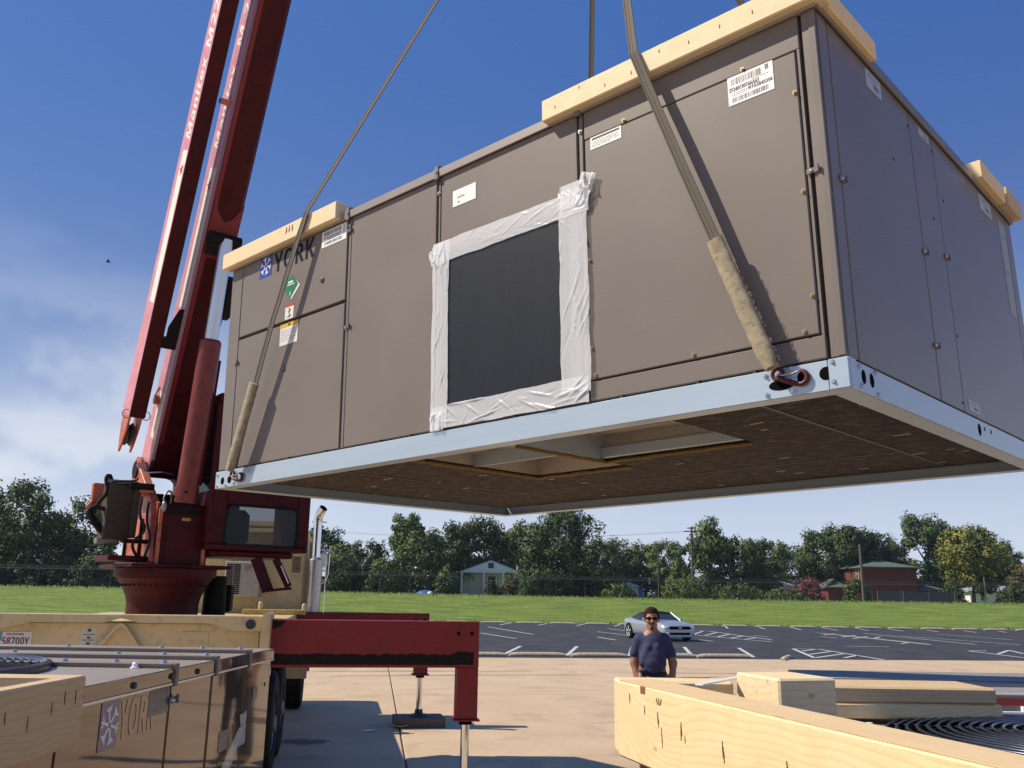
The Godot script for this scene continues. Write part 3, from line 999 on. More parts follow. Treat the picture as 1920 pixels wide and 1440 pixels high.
func hip(b: MB, lo: Vector2, hi: Vector2, y0: float, y1: float, over: float) -> void:
	var a := Vector3(lo.x - over, y0, lo.y + over); var c := Vector3(hi.x + over, y0, lo.y + over)
	var d := Vector3(hi.x + over, y0, hi.y - over); var e := Vector3(lo.x - over, y0, hi.y - over)
	var wx: float = absf(hi.x - lo.x)
	var wz: float = absf(hi.y - lo.y)
	var m := (a + d) * 0.5
	var rx := maxf(0.0, (wx - wz) * 0.5)
	var rz := maxf(0.0, (wz - wx) * 0.5)
	var p := Vector3(m.x - rx, y1, m.z + rz)
	var q := Vector3(m.x + rx, y1, m.z - rz)
	if rx == 0.0 and rz == 0.0: rx = 0.01
	b.flat(a, c, q, Vector3(0, 1, 1)); b.flat(a, q, p, Vector3(0, 1, 1))
	b.flat(c, d, q, Vector3(1, 1, 0))
	b.flat(d, e, p, Vector3(0, 1, -1)); b.flat(d, p, q, Vector3(0, 1, -1))
	b.flat(e, a, p, Vector3(-1, 1, 0))
	b.bx(Vector3(a.x, y0 - 0.16, e.z), Vector3(c.x, y0 - 0.002, a.z))


func far_things() -> void:
	mat("white siding", Color(0.86, 0.86, 0.84), 0.7)
	mat("cream siding", Color(0.66, 0.62, 0.52), 0.75)
	mat("grey roof", Color(0.3, 0.32, 0.33), 0.85)
	mat("green roof", Color(0.085, 0.12, 0.09), 0.85)
	mat("red siding", Color(0.16, 0.037, 0.029), 0.8)
	mat("tan trim", Color(0.6, 0.52, 0.3), 0.7)
	mat("weathered pole", Color(0.12, 0.1, 0.085), 0.9)
	mat("fence board", Color(0.085, 0.09, 0.09), 0.9)
	mat("blue cover", Color(0.03, 0.12, 0.42), 0.5)
	mat("fence wire", Color(0.1, 0.105, 0.105), 0.6, 0.3)
	mat("wire", Color(0.06, 0.06, 0.06), 0.6)
	# white house
	var t := thing("white_house", "small white house with a gabled porch and two posts among dark trees", "house", at(Vector3(-2.3, 1.75, -108), Basis().scaled(Vector3(1.2, 1.03, 1))))
	var b := mb()
	b.bx(Vector3(-2.9, 0, -9), Vector3(2.9, 2.85, -1.6))
	part(b, "wall", M["cream siding"], t)
	b = mb()
	b.bx(Vector3(-4.6, 0, -9), Vector3(-2.92, 2.55, -3))
	part(b, "side_wing", M["white siding"], t)
	b = mb()
	b.bx(Vector3(-4.8, 2.552, -9.2), Vector3(-2.92, 2.75, -2.8))
	part(b, "wing_roof", M["grey roof"], t)
	b = mb()
	b.prism(PackedVector2Array([Vector2(-2.95, 2.9), Vector2(2.95, 2.9), Vector2(0.1, 4.1)]), at(Vector3(0, 0, -0.12)), 0.1)
	part(b, "gable", M["white siding"], t)
	b = mb()
	for sx in [-1.0, 1.0]:
		var a := Vector3(3.3 * sx + 0.1, 2.78, 0)
		b.flat(a, Vector3(0.1, 4.2, 0), Vector3(0.1, 4.2, -9.3), Vector3(sx, 1.5, 0))
		b.flat(a, Vector3(0.1, 4.2, -9.3), a + Vector3(0, 0, -9.3), Vector3(sx, 1.5, 0))
		b.flat(a - Vector3(0, 0.12, 0), Vector3(0.1, 4.08, 0), Vector3(0.1, 4.08, -9.3), Vector3(-sx, -1.5, 0))
		b.flat(a - Vector3(0, 0.12, 0), Vector3(0.1, 4.08, -9.3), a + Vector3(0, -0.12, -9.3), Vector3(-sx, -1.5, 0))
		b.quad(a, Vector3(0.1, 4.2, 0), Vector3(0.1, 4.08, 0), a - Vector3(0, 0.12, 0), Vector3.BACK)
	var roof := part(b, "roof", M["grey roof"], t)
	for vx in [-2.6, 2.75]:
		b = mb()
		b.cyl(Vector3(vx, 2.9, -3.5), Vector3(vx, 3.65, -3.5), 0.06)
		part(b, "vent_pipe", M["white siding"], roof)
	b = mb()
	b.bx(Vector3(-2.95, 2.72, -1.55), Vector3(2.95, 2.89, -0.02))
	part(b, "porch_beam", M["white siding"], t)
	for px in [-2.75, -0.55, 1.35, 2.75]:
		b = mb()
		b.bx(Vector3(px - 0.09, 0, -0.25), Vector3(px + 0.09, 2.71, -0.07))
		part(b, "porch_post", M["white siding"], t)
	b = mb()
	b.bx(Vector3(-0.15, 3.25, -0.02), Vector3(0.4, 3.85, 0.03))
	part(b, "gable_vent", M["fence board"], t)
	window_at(t, at(Vector3(0.2, 1.9, -1.59)), 0.75, 1.0, M["white siding"])
	b = mb()
	b.bx(Vector3(1.7, 0.1, -1.6), Vector3(2.5, 2.2, -1.54))
	part(b, "door", M["tan trim"], t)
	# red house
	t = thing("red_house", "two storey red house with green hipped roof and one small window", "house", at(Vector3(45.9, 1.75, -118)))
	b = mb()
	b.bx(Vector3(0, -0.3, -6.6), Vector3(7.0, 4.42, 0))
	part(b, "wall", M["red siding"], t)
	for i in 11:
		b = mb()
		b.bx(Vector3(-0.025, 0.25 + i * 0.38, -6.6), Vector3(-0.002, 0.28 + i * 0.38, 0.02))
		b.bx(Vector3(-0.02, 0.25 + i * 0.38, 0.002), Vector3(7.02, 0.28 + i * 0.38, 0.025))
		part(b, "lap_board", M["red siding"], t)
	b = mb()
	hip(b, Vector2(0, 0), Vector2(7.0, -6.6), 4.6, 5.55, 0.45)
	part(b, "roof", M["green roof"], t)
	window_at(t, at(Vector3(-0.005, 3.7, -1.7), Basis(Vector3.UP, -PI / 2)), 0.75, 1.1, M["tan trim"])
	b = mb()
	b.bx(Vector3(-0.45, 2.6, -2.0), Vector3(-0.003, 3.0, -1.4), 0.03)
	part(b, "air_conditioner", M["white siding"], t)
	b = mb()
	b.bx(Vector3(-3.6, -0.3, -9), Vector3(-0.03, 1.9, -3))
	part(b, "low_wing", M["red siding"], t)
	b = mb()
	hip(b, Vector2(-3.6, -3), Vector2(-0.5, -9), 2.0, 3.1, 0.4)
	part(b, "wing_roof", M["green roof"], t)
	b = mb()
	b.bx(Vector3(7.03, -0.3, -6.6), Vector3(11.0, 1.75, -1.2))
	part(b, "low_wing", M["red siding"], t)
	b = mb()
	hip(b, Vector2(7.45, -1.2), Vector2(11.0, -6.6), 1.85, 2.6, 0.4)
	part(b, "wing_roof", M["green roof"], t)
	# pale house at the right edge
	t = thing("pale_house", "low pale house with a grey roof under the trees at the right edge", "house", at(Vector3(58.6, 1.75, -116)))
	b = mb()
	b.bx(Vector3(0, -0.3, -6), Vector3(8.5, 1.55, 0))
	part(b, "wall", M["white siding"], t)
	b = mb()
	hip(b, Vector2(0, 0), Vector2(8.5, -6), 1.7, 2.5, 0.4)
	part(b, "roof", M["grey roof"], t)
	window_at(t, at(Vector3(1.6, 0.95, 0.005)), 0.5, 0.8, M["tan trim"])
	window_at(t, at(Vector3(5.6, 0.85, 0.005)), 0.6, 0.9, M["tan trim"])
	# far low house left of the red one
	t = thing("white_roofed_house", "low house with a white roof behind the pink flowering shrub", "house", at(Vector3(36.0, 1.75, -125)))
	b = mb()
	b.bx(Vector3(-3.6, -0.3, -6), Vector3(3.6, 1.9, 0))
	part(b, "wall", M["white siding"], t)
	b = mb()
	hip(b, Vector2(-3.6, 0), Vector2(3.6, -6), 2.05, 3.1, 0.4)
	part(b, "roof", M["white siding"], t)
	# sheds
	t = thing("garden_shed", "white garden shed with rounded gambrel roof beside the conical evergreen", "shed", at(Vector3(7.3, 1.75, -112)))
	b = mb()
	b.prism(PackedVector2Array([Vector2(-1.1, 0), Vector2(1.1, 0), Vector2(1.1, 1.9), Vector2(0.7, 2.75), Vector2(0, 3.1), Vector2(-0.7, 2.75), Vector2(-1.1, 1.9)]), at(Vector3(0, 0, -3)), 2.9)
	part(b, "wall", M["white siding"], t)
	b = mb()
	for s in [[Vector2(1.16, 1.85), Vector2(0.74, 2.8)], [Vector2(0.74, 2.8), Vector2(0, 3.16)], [Vector2(0, 3.16), Vector2(-0.74, 2.8)], [Vector2(-0.74, 2.8), Vector2(-1.16, 1.85)]]:
		b.beam(Vector3((s[0].x + s[1].x) / 2, (s[0].y + s[1].y) / 2, 0.02), Vector3((s[0].x + s[1].x) / 2, (s[0].y + s[1].y) / 2, -3.1), s[0].distance_to(s[1]) + 0.04, 0.05, Vector3(-(s[1].y - s[0].y), s[1].x - s[0].x, 0).normalized() * -1.0)
	part(b, "roof", M["grey roof"], t)
	t = thing("garden_shed", "small tan shed with a blue side left of the vine covered mound", "shed", at(Vector3(15.7, 1.75, -118)))
	b = mb()
	b.bx(Vector3(-1.2, 0, -2.4), Vector3(1.0, 1.5, 0))
	part(b, "wall", M["cream siding"], t)
	b = mb()
	b.bx(Vector3(1.003, 0, -2.3), Vector3(1.7, 1.35, -0.2))
	part(b, "side_panel", M["blue cover"], t, "blue side panel")
	b = mb()
	hip(b, Vector2(-1.2, 0), Vector2(1.0, -2.4), 1.66, 2.2, 0.25)
	part(b, "roof", M["grey roof"], t)
	window_at(t, at(Vector3(0.1, 0.8, 0.005)), 0.4, 0.5, M["white siding"])
	# blue pool cover and ball in the garden
	b = mb(at(Vector3(-8.9, 1.85, -98)))
	b.ball(Transform3D(Basis().scaled(Vector3(1.1, 0.55, 0.9)), Vector3.ZERO), 12, 5, true)
	tag(part(b, "pool_cover", M["blue cover"], self), "bright blue covered pool in the garden left of the white house", "pool cover")
	b = mb(at(Vector3(-8.3, 2.0, -96.5)))
	b.ball(Transform3D(Basis().scaled(Vector3(0.28, 0.25, 0.28)), Vector3.ZERO), 12, 8)
	tag(part(b, "garden_ball", M["white siding"], self), "pale round ball just right of the blue pool cover", "ball")
	# poles
	t = thing("utility_pole", "tall wooden utility pole with two crossarms beside the tall upright tree", "utility pole", at(Vector3(22.15, 1.8, -110)))
	b = mb()
	b.cyl(Vector3(0, -0.3, 0), Vector3(0.1, 8.7, 0), 0.17, 0.12, 10)
	part(b, "post", M["weathered pole"], t)
	for k in [[8.05, 0.95], [8.45, 0.5]]:
		b = mb()
		b.bx(Vector3(0.05 - k[1], k[0], 0.1), Vector3(0.05 + k[1] * 0.7, k[0] + 0.13, 0.22))
		part(b, "crossarm", M["weathered pole"], t)
	t = thing("utility_pole", "thin utility pole with one short crossarm left of the tall utility pole", "utility pole", at(Vector3(19.7, 1.8, -120)))
	b = mb()
	b.cyl(Vector3(0, -0.3, 0), Vector3(0, 7.2, 0), 0.09, 0.07, 8)
	part(b, "post", M["weathered pole"], t)
	b = mb()
	b.bx(Vector3(-0.9, 7.0, 0.06), Vector3(0.9, 7.1, 0.15))
	part(b, "crossarm", M["weathered pole"], t)
	t = thing("utility_pole", "utility pole with two crossarms showing just right of the exhaust stack", "utility pole", at(Vector3(-25.0, 1.8, -118)))
	b = mb()
	b.cyl(Vector3(0, -0.3, 0), Vector3(0, 9.6, 0), 0.16, 0.12, 10)
	part(b, "post", M["weathered pole"], t)
	for k in [9.1, 8.0]:
		b = mb()
		b.bx(Vector3(-0.9, k, 0.1), Vector3(1.0, k + 0.12, 0.2))
		part(b, "crossarm", M["weathered pole"], t)
	b = mb(at(Vector3(38.82, 1.8, -100)))
	b.cyl(Vector3(0, -0.3, 0), Vector3(-0.02, 6.25, 0), 0.17, 0.13, 10)
	tag(part(b, "bare_pole", M["weathered pole"], self), "bare wooden pole without crossarms in front of the red house", "pole")
	t = thing("flag_post", "slim pale metal post with a clamp in front of the yellow green tree", "post", at(Vector3(52.2, 1.8, -100)))
	b = mb()
	b.cyl(Vector3(0, -0.2, 0), Vector3(0, 2.95, 0), 0.06, 0.05, 8)
	part(b, "tube", M["dull aluminium"], t)
	b = mb()
	b.bx(Vector3(-0.22, 0.55, -0.06), Vector3(0.25, 0.68, 0.08))
	part(b, "clamp", M["dull aluminium"], t)
	# wires between the poles
	for w in [[Vector3(-25, 9.9, -118), Vector3(21.9, 9.95, -110), 0.9, "upper sagging wire running from the left pole to the tall pole"], [Vector3(-12, 6.8, -112), Vector3(19.7, 6.6, -120), 0.7, "low wire crossing the dark trees above the white house"], [Vector3(19.7, 5.6, -120), Vector3(38.8, 7.5, -100), 0.5, "wire from the thin pole towards the bare pole"]]:
		var pts := []
		for i in 13:
			var s := i / 12.0
			pts.append(w[0].lerp(w[1], s) - Vector3(0, w[2] * 4.0 * s * (1.0 - s), 0))
		b = mb()
		b.tube(pts, 0.018, 5)
		tag(part(b, "overhead_wire", M["wire"], self), w[3], "wire", "overhead wires between poles")
	# chain link fence along the brow
	t = thing("chain_link_fence", "long chain link fence with barbed wire arms along the brow of the bank", "fence", Transform3D())
	var mesh_b := mb()
	var rail := mb()
	var last := Vector3.ZERO
	for i in 50:
		var x := -62.0 + 2.9 * i
		var z := -90.5 - 0.04 * x
		var y := bank_y(x, z)
		b = mb()
		b.cyl(Vector3(x, y - 0.2, z), Vector3(x, y + 1.75, z), 0.035, 0.03, 6)
		b.cyl(Vector3(x, y + 1.75, z), Vector3(x - 0.12, y + 2.05, z + 0.2), 0.02, 0.015, 5)
		part(b, "fence_post", M["fence wire"], t)
		var p := Vector3(x, y + 1.75, z)
		if i > 0:
			rail.cyl(last, p, 0.022, 0.022, 5, false)
			for k in 3:
				var o := Vector3(-0.04 * (k + 1), 0.1 * (k + 1), 0.066 * (k + 1))
				rail.cyl(last + o, p + o, 0.008, 0.008, 4, false)
			for k in 14:
				var s := k / 14.0
				var e := (k + 7.0) / 14.0
				var lo := Vector3(0, -1.7, 0)
				if e <= 1.0:
					mesh_b.cyl(last.lerp(p, s) + lo, last.lerp(p, e), 0.004, 0.004, 3, false)
					mesh_b.cyl(last.lerp(p, s), last.lerp(p, e) + lo, 0.004, 0.004, 3, false)
		last = p
	part(rail, "rail", M["fence wire"], t)
	var net := part(mesh_b, "wire_mesh", M["fence wire"], t)
	net.set_meta("kind", "stuff")
	# grey board fence right
	t = thing("board_fence", "weathered grey board fence in front of the red house", "fence", at(Vector3(39.9, 1.8, -99)))
	for i in 41:
		b = mb()
		var h := 1.22 + 0.03 * sin(i * 2.3)
		b.bx(Vector3(i * 0.205, 0, 0), Vector3(i * 0.205 + 0.19, h, 0.03))
		part(b, "board", M["fence board"], t)
	for i in 4:
		b = mb()
		b.bx(Vector3(i * 2.78, 0, 0.035), Vector3(i * 2.78 + 0.1, 1.32, 0.13))
		part(b, "fence_post", M["weathered pole"], t)
	# bird
	t = thing("bird", "tiny dark bird gliding high in the sky at far left", "bird", Transform3D(Basis(Vector3.UP, 0.4).scaled(Vector3.ONE * 0.62), Vector3(-28.99, 24.66, -60)))
	b = mb()
	b.loft([ring_at(Vector3(-0.3, 0, 0), 0.015), ring_at(Vector3(-0.18, 0, 0), 0.06), ring_at(Vector3(0.02, 0.01, 0), 0.08), ring_at(Vector3(0.2, 0.02, 0), 0.04), ring_at(Vector3(0.3, 0.0, 0), 0.01)])
	for s in [-1.0, 1.0]:
		var a := [Vector3(0.1, 0.03, 0), Vector3(-0.1, 0.03, 0), Vector3(-0.12, 0.16, 0.36 * s), Vector3(0.08, 0.17, 0.34 * s), Vector3(-0.16, 0.1, 0.68 * s)]
		for o in [Vector3.ZERO, Vector3(0, -0.015, 0)]:
			var hint := Vector3.UP if o.y == 0.0 else Vector3.DOWN
			b.flat(a[0] + o, a[1] + o, a[2] + o, hint); b.flat(a[0] + o, a[2] + o, a[3] + o, hint); b.flat(a[3] + o, a[2] + o, a[4] + o, hint)
	part(b, "body", M["black"], t)


func ring_at(c: Vector3, r: float, seg := 8) -> Array:
	var o := []
	for k in seg: o.append(c + Vector3(0, cos(TAU * k / seg) * r, sin(TAU * k / seg) * r))
	return o


# ------------------------------------------------------------------ the hanging rooftop unit
const UL := 3.46
const UW := 2.3
var UNIT := Transform3D(Basis(Vector3(0.737, 0.0158, 0.676), Vector3(-0.019, 0.9998, -0.003), Vector3(-0.676, -0.011, 0.737)).orthonormalized(), Vector3(0.961, 2.414, -2.455))


func snowflake(b: MB, T: Transform3D, r: float) -> void:
	for i in 6:
		var d := Basis(Vector3.BACK, TAU * i / 6.0 + 0.26)
		var Q := T * Transform3D(d, Vector3.ZERO)
		b.box(Q * at(Vector3(0, r * 0.55, 0.0006)), Vector3(r * 0.13, r * 0.8, 0.0012))
		for s in [-1.0, 1.0]:
			b.box(Q * Transform3D(Basis(Vector3.BACK, -0.8 * s), Vector3(s * r * 0.13, r * 0.78, 0.0008)), Vector3(r * 0.11, r * 0.4, 0.0012))


func latch(parent: Node, T: Transform3D, m: Material) -> void:
	var b := mb(T)
	b.bx(Vector3(-0.02, -0.009, 0.002), Vector3(0.022, 0.009, 0.006), 0.001)
	b.bx(Vector3(0.018, -0.009, 0.006), Vector3(0.022, 0.014, 0.014), 0.001)
	var l := part(b, "latch", m, parent)
	var s := mb(T)
	s.cyl(Vector3(-0.004, 0, 0.006), Vector3(-0.004, 0, 0.012), 0.0062, 0.0045, 6)
	part(s, "bolt", M["zinc"], l)


func screw(parent: Node, T: Transform3D, m: Material, r := 0.006) -> void:
	var s := mb(T)
	s.cyl(Vector3.ZERO, Vector3(0, 0, 0.003), r * 1.5, r * 1.5, 10)
	s.cyl(Vector3(0, 0, 0.003), Vector3(0, 0, 0.009), r, r * 0.85, 6)
	part(s, "screw", m, parent)


func hole(parent: Node, T: Transform3D, rx: float, ry: float) -> void:
	var b := mb(T)
	var poly := PackedVector2Array()
	for k in 20: poly.append(Vector2(cos(TAU * k / 20) * rx, sin(TAU * k / 20) * ry))
	b.prism(poly, at(Vector3(0, 0, -0.004)), 0.0048)
	part(b, "lift_hole", M["black"], parent)


func crinkle(sd: int, w: float, h: float, amp: float) -> Callable:
	# thin film: nearly flat, with sharp creases that run mostly along the strip
	var f := FastNoiseLite.new()
	f.seed = sd
	f.frequency = 5.0
	var r := RandomNumberGenerator.new()
	r.seed = sd * 13
	var cr := []
	var long := w > h
	for i in int(10 + 26 * maxf(w, h)):
		var a := r.randfn(0.0, 0.45) + (0.0 if long else PI / 2)
		cr.append([Vector2(r.randf() * w, r.randf() * h), Vector2(cos(a), sin(a)), r.randf_range(0.003, 0.008), r.randf_range(0.02, 0.11), r.randf_range(0.15, 0.6) * amp * (1.0 if r.randf() < 0.7 else -0.5)])
	return func(s: float, t: float) -> Vector3:
		var p := Vector2(s * w, t * h)
		var z := 0.0
		for c in cr:
			var q: Vector2 = p - c[0]
			var al: float = q.dot(c[1]) / c[3]
			if absf(al) > 1.0: continue
			var ac: float = absf(q.cross(c[1])) / c[2]
			if ac < 1.0: z += c[4] * (1.0 - ac) * (1.0 - al * al)
		var wig := f.get_noise_2d(p.x * 0.8 + 30.0, p.y * 0.8) * 0.006
		return Vector3(0 if long else wig, wig if long else 0.0, z + 0.0008 + 0.1 * amp * (f.get_noise_2d(p.x, p.y) + 1.0))


func hanging_unit() -> void:
	var u := thing("rooftop_unit", "large taupe rooftop air conditioning unit hanging from slings in mid air", "rooftop unit", UNIT)
	var P: Material = M["cabinet paint"]
	var E: Material = M["cabinet paint end"]
	var G: Material = M["galvanised steel"]
	var b := mb()
	# base frame: channels with lower flange
	b.bx(Vector3(-UL, 0, -0.004), Vector3(-0.062, 0.09, 0), 0.0015)
	b.bx(Vector3(-UL + 0.003, 0.0, -0.07), Vector3(-0.003, 0.003, -0.005))
	b.bx(Vector3(-UL + 0.003, 0.087, -0.05), Vector3(-0.064, 0.0895, -0.005))
	var fr := part(b, "base_rail", G, u)
	for h in [[-0.136, 0.052, 0.02, 0.02], [-0.068, 0.051, 0.02, 0.02], [-3.387, 0.037, 0.017, 0.02], [-3.318, 0.038, 0.02, 0.02]]:
		hole(fr, at(Vector3(h[0], h[1], 0)), h[2], h[3])
	hole(fr, at(Vector3(-0.205, 0.04, 0)), 0.042, 0.017)
	for s in [[-0.045, 0.08], [-0.045, 0.022], [-0.17, 0.014], [-0.255, 0.075], [-0.255, 0.016], [-0.17, 0.082], [-3.44, 0.072], [-3.44, 0.012], [-3.35, 0.01], [-3.27, 0.012]]:
		screw(fr, at(Vector3(s[0], s[1], 0)), M["zinc"], 0.0055)
	b = mb()
	b.bx(Vector3(-0.06, -0.001, -0.006), Vector3(0.002, 0.091, 0.003), 0.003)
	b.bx(Vector3(-0.003, -0.001, -0.05), Vector3(0.003, 0.091, -0.0062), 0.001)
	part(b, "corner_plate", G, u)
	b = mb()
	b.bx(Vector3(-0.004, 0, -UW), Vector3(0, 0.088, -0.052), 0.0015)
	b.bx(Vector3(-0.075, 0.0, -UW + 0.003), Vector3(-0.005, 0.003, -0.072))
	var rr := part(b, "base_rail", G, u)
	var RX := Basis(Vector3.UP, PI / 2)
	for h in [[-0.106, 0.048, 0.016, 0.022], [-0.169, 0.048, 0.016, 0.022], [-1.257, 0.048, 0.02, 0.024]]:
		hole(rr, at(Vector3(0, h[1], h[0]), RX), h[2], h[3])
	for s in [[-0.075, 0.074], [-0.085, 0.018], [-0.2, 0.078], [-0.21, 0.012]]:
		screw(rr, at(Vector3(0, s[1], s[0]), RX), M["zinc"], 0.0055)
	for s in [-1.33, -1.42]:
		b = mb()
		b.bx(Vector3(0.0005, 0.052, s), Vector3(0.002, 0.068, s + 0.006))
		part(b, "slot", M["black"], rr)
	b = mb()
	b.bx(Vector3(-UL, 0, -UW), Vector3(-UL + 0.004, 0.088, -0.006))
	b.bx(Vector3(-UL + 0.005, 0, -UW + 0.003), Vector3(-UL + 0.075, 0.003, -0.072))
	part(b, "base_rail", G, u)
	b = mb()
	b.bx(Vector3(-UL + 0.005, 0, -UW), Vector3(-0.005, 0.088, -UW + 0.004))
	b.bx(Vector3(-UL + 0.076, 0, -UW + 0.005), Vector3(-0.076, 0.003, -UW + 0.07))
	part(b, "base_rail", G, u)
	# core behind the panels, seen only in the gaps
	b = mb()
	b.bx(Vector3(-UL + 0.02, 0.42, -UW + 0.02), Vector3(-0.02, 1.25, -0.022))
	b.bx(Vector3(-UL + 0.02, 0.085, -0.03), Vector3(-0.02, 0.42, -0.022))
	b.bx(Vector3(-0.028, 0.085, -UW + 0.03), Vector3(-0.02, 0.42, -0.03))
	part(b, "inner_casing", M["dark seam backing"], u)
	# front panels: x0, x1, y0, y1, proud
	for p in [[-3.452, -3.343, 0.098, 1.242, 0.0, "corner_post"], [-3.336, -2.392, 0.825, 1.24, 0.001, "panel"], [-3.336, -2.392, 0.1, 0.808, 0.001, "panel"], [-2.384, -2.364, 0.098, 1.242, -0.003, "corner_post"], [-2.356, -1.752, 0.1, 1.24, 0.0015, "panel"], [-1.744, -1.73, 0.098, 1.242, -0.003, "corner_post"], [-1.722, -0.965, 0.1, 1.24, 0.001, "panel"], [-0.957, -0.938, 0.098, 1.242, -0.003, "corner_post"], [-0.052, -0.006, 0.096, 1.242, 0.001, "corner_post"]]:
		b = mb()
		b.bx(Vector3(p[0], p[2], -0.03), Vector3(p[1], p[3], -0.009 + p[4]), 0.0025)
		part(b, p[5], P, u)
	# right bay: surround and a large access door
	for yy in [[1.122, 1.24], [0.1, 0.17]]:
		b = mb()
		b.bx(Vector3(-0.93, yy[0], -0.03), Vector3(-0.064, yy[1], -0.0085), 0.0025)
		part(b, "panel", P, u)
	b = mb()
	b.bx(Vector3(-0.925, 0.176, -0.028), Vector3(-0.079, 1.116, -0.0055), 0.003)
	b.bx(Vector3(-0.074, 0.1702, -0.03), Vector3(-0.066, 1.1218, -0.01))
	var door := part(b, "access_door", P, u)
	for s in [[-0.742, 1.13], [-0.912, 0.968], [-0.912, 0.627], [-0.912, 0.292], [-0.9, 0.19], [-0.502, 0.19], [-0.123, 0.19], [-0.09, 0.296], [-0.09, 0.633], [-0.09, 0.972], [-0.261, 1.13]]:
		screw(door, at(Vector3(s[0], s[1], -0.0055)), M["brass"], 0.0052)
	for l in [[-2.374, 1.174], [-2.361, 0.678], [-3.345, 0.68], [-0.055, 0.691], [-0.947, 0.7]]:
		latch(u, at(Vector3(l[0], l[1], -0.008)), P)
	for x in [-3.2, -2.8, -2.5, -2.1, -1.9, -1.3, -0.8, -0.5, -0.3]:
		b = mb()
		b.bx(Vector3(x, 0.0905, -0.02), Vector3(x + 0.012, 0.102, -0.004))
		part(b, "clip", M["dark steel"], u)
	for q in [[-2.583, 0.972], [-2.882, 0.566]]:
		b = mb()
		b.cyl(Vector3(q[0], q[1], -0.008), Vector3(q[0], q[1], -0.004), 0.0155, 0.0155, 20)
		b.ball(Transform3D(Basis(Vector3.RIGHT, PI / 2).scaled(Vector3(0.0135, 0.0135, 0.004)), Vector3(q[0], q[1], -0.004)), 14, 4, true)
		part(b, "plug", M["grey plug"], u)
	# right end panels
	for p in [[-0.006, -0.097, "corner_post"], [-0.105, -0.842, "end_panel"], [-0.85, -1.112, "end_panel"], [-1.118, -2.19, "end_panel"], [-2.198, -2.294, "corner_post"]]:
		b = mb()
		b.bx(Vector3(-0.03, 0.098, p[1]), Vector3(-0.006, 1.242, p[0]), 0.0025)
		part(b, p[2], E, u)
	for q in [[0.68, -0.1], [0.66, -0.846], [0.72, -1.115], [0.3, -0.846]]:
		latch(u, at(Vector3(-0.007, q[0], q[1]), RX), E)
	for q in [[0.95, -0.62], [0.85, -1.02], [0.98, -1.18], [0.72, -1.16], [0.4, -1.14], [1.17, -0.83], [1.17, -1.1], [0.13, -1.1]]:
		b = mb()
		b.cyl(Vector3(-0.008, q[0], q[1]), Vector3(-0.0052, q[0], q[1]), 0.006, 0.006, 8)
		part(b, "screw_hole", M["black"], u)
	# other two sides
	for i in 4:
		b = mb()
		b.bx(Vector3(-UL + 0.01 + i * 0.862, 0.098, -UW + 0.006), Vector3(-UL + 0.86 + i * 0.862, 1.242, -UW + 0.03), 0.0025)
		part(b, "back_panel", P, u)
	for i in 3:
		b = mb()
		b.bx(Vector3(-UL + 0.006, 0.098, -0.035 - i * 0.752), Vector3(-UL + 0.03, 1.242, -0.035 - i * 0.752 - 0.742), 0.0025)
		part(b, "end_panel", E, u)
	# roof with turned-down edge and capped seams
	for r in [[-UL - 0.004, -2.378], [-2.37, -1.742], [-1.734, -0.952], [-0.944, 0.004]]:
		b = mb()
		b.bx(Vector3(r[0], 1.252, -UW - 0.006), Vector3(r[1], 1.262, 0.006), 0.002)
		b.bx(Vector3(r[0], 1.236, -0.0012), Vector3(r[1], 1.275, 0.008), 0.0015)
		b.bx(Vector3(r[0], 1.236, -UW - 0.008), Vector3(r[1], 1.275, -UW + 0.0012), 0.0015)
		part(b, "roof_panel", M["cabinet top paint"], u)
	b = mb()
	b.bx(Vector3(-0.002, 1.236, -UW - 0.006), Vector3(0.008, 1.276, -0.002), 0.0015)
	part(b, "roof_edge", E, u)
	for x in [-2.374, -1.738, -0.948]:
		b = mb()
		b.bx(Vector3(x - 0.016, 1.2745, -UW), Vector3(x + 0.016, 1.293, 0.004), 0.003)
		b.bx(Vector3(x - 0.013, 1.225, 0.003), Vector3(x + 0.013, 1.29, 0.0125), 0.002)
		var cap := part(b, "seam_cap", P, u)
		screw(cap, at(Vector3(x + 0.004, 1.262, 0.0125)), M["zinc"], 0.006)
		screw(cap, at(Vector3(x, 1.165 if x > -2.0 else 1.2, -0.0105)), M["zinc"], 0.006)
	# lettering and labels
	var logo := mb()
	logo.bx(Vector3(-3.166, 1.12, -0.0085), Vector3(-3.05, 1.236, -0.0068))
	var lg := part(logo, "logo_plate", M["blue ink"], u)
	b = mb()
	snowflake(b, at(Vector3(-3.108, 1.182, -0.0068)), 0.052)
	part(b, "snowflake", M["white ink"], lg)
	letters("YORK", 0.107, M["logo lettering ink"], u, at(Vector3(-3.03, 1.121, -0.0078)), 0.365)
	var lab := printed("barcode label paper", print_image(81, 256, 168, [[20, 14, 170, 40], [20, 128, 210, 28]], [[20, 100, 120, 5], [20, 110, 90, 5], [140, 58, 95, 5]]))
	var st := sticker("barcode_label", lab, u, at(Vector3(-0.318, 1.014, -0.0052)), 0.163, 0.104)
	letters("ZF240C00T4AAA3", 0.0145, M["black ink"], st, at(Vector3(-0.313, 1.062, -0.0038)), 0.108)
	letters("N1G5845356", 0.0125, M["black ink"], st, at(Vector3(-0.244, 1.047, -0.0038)), 0.085)
	letters("B", 0.017, M["black ink"], st, at(Vector3(-0.182, 1.096, -0.0038)))
	sticker("warning_label", printed("small print label", print_image(82, 200, 64, [], [[14, 26, 170, 4], [14, 34, 160, 4], [14, 42, 172, 4], [14, 50, 120, 4]], Color(0.92, 0.92, 0.9), [[10, 6, 180, 12, Color(0.1, 0.1, 0.1)]])), u, at(Vector3(-0.897, 1.066, -0.0052)), 0.142, 0.05)
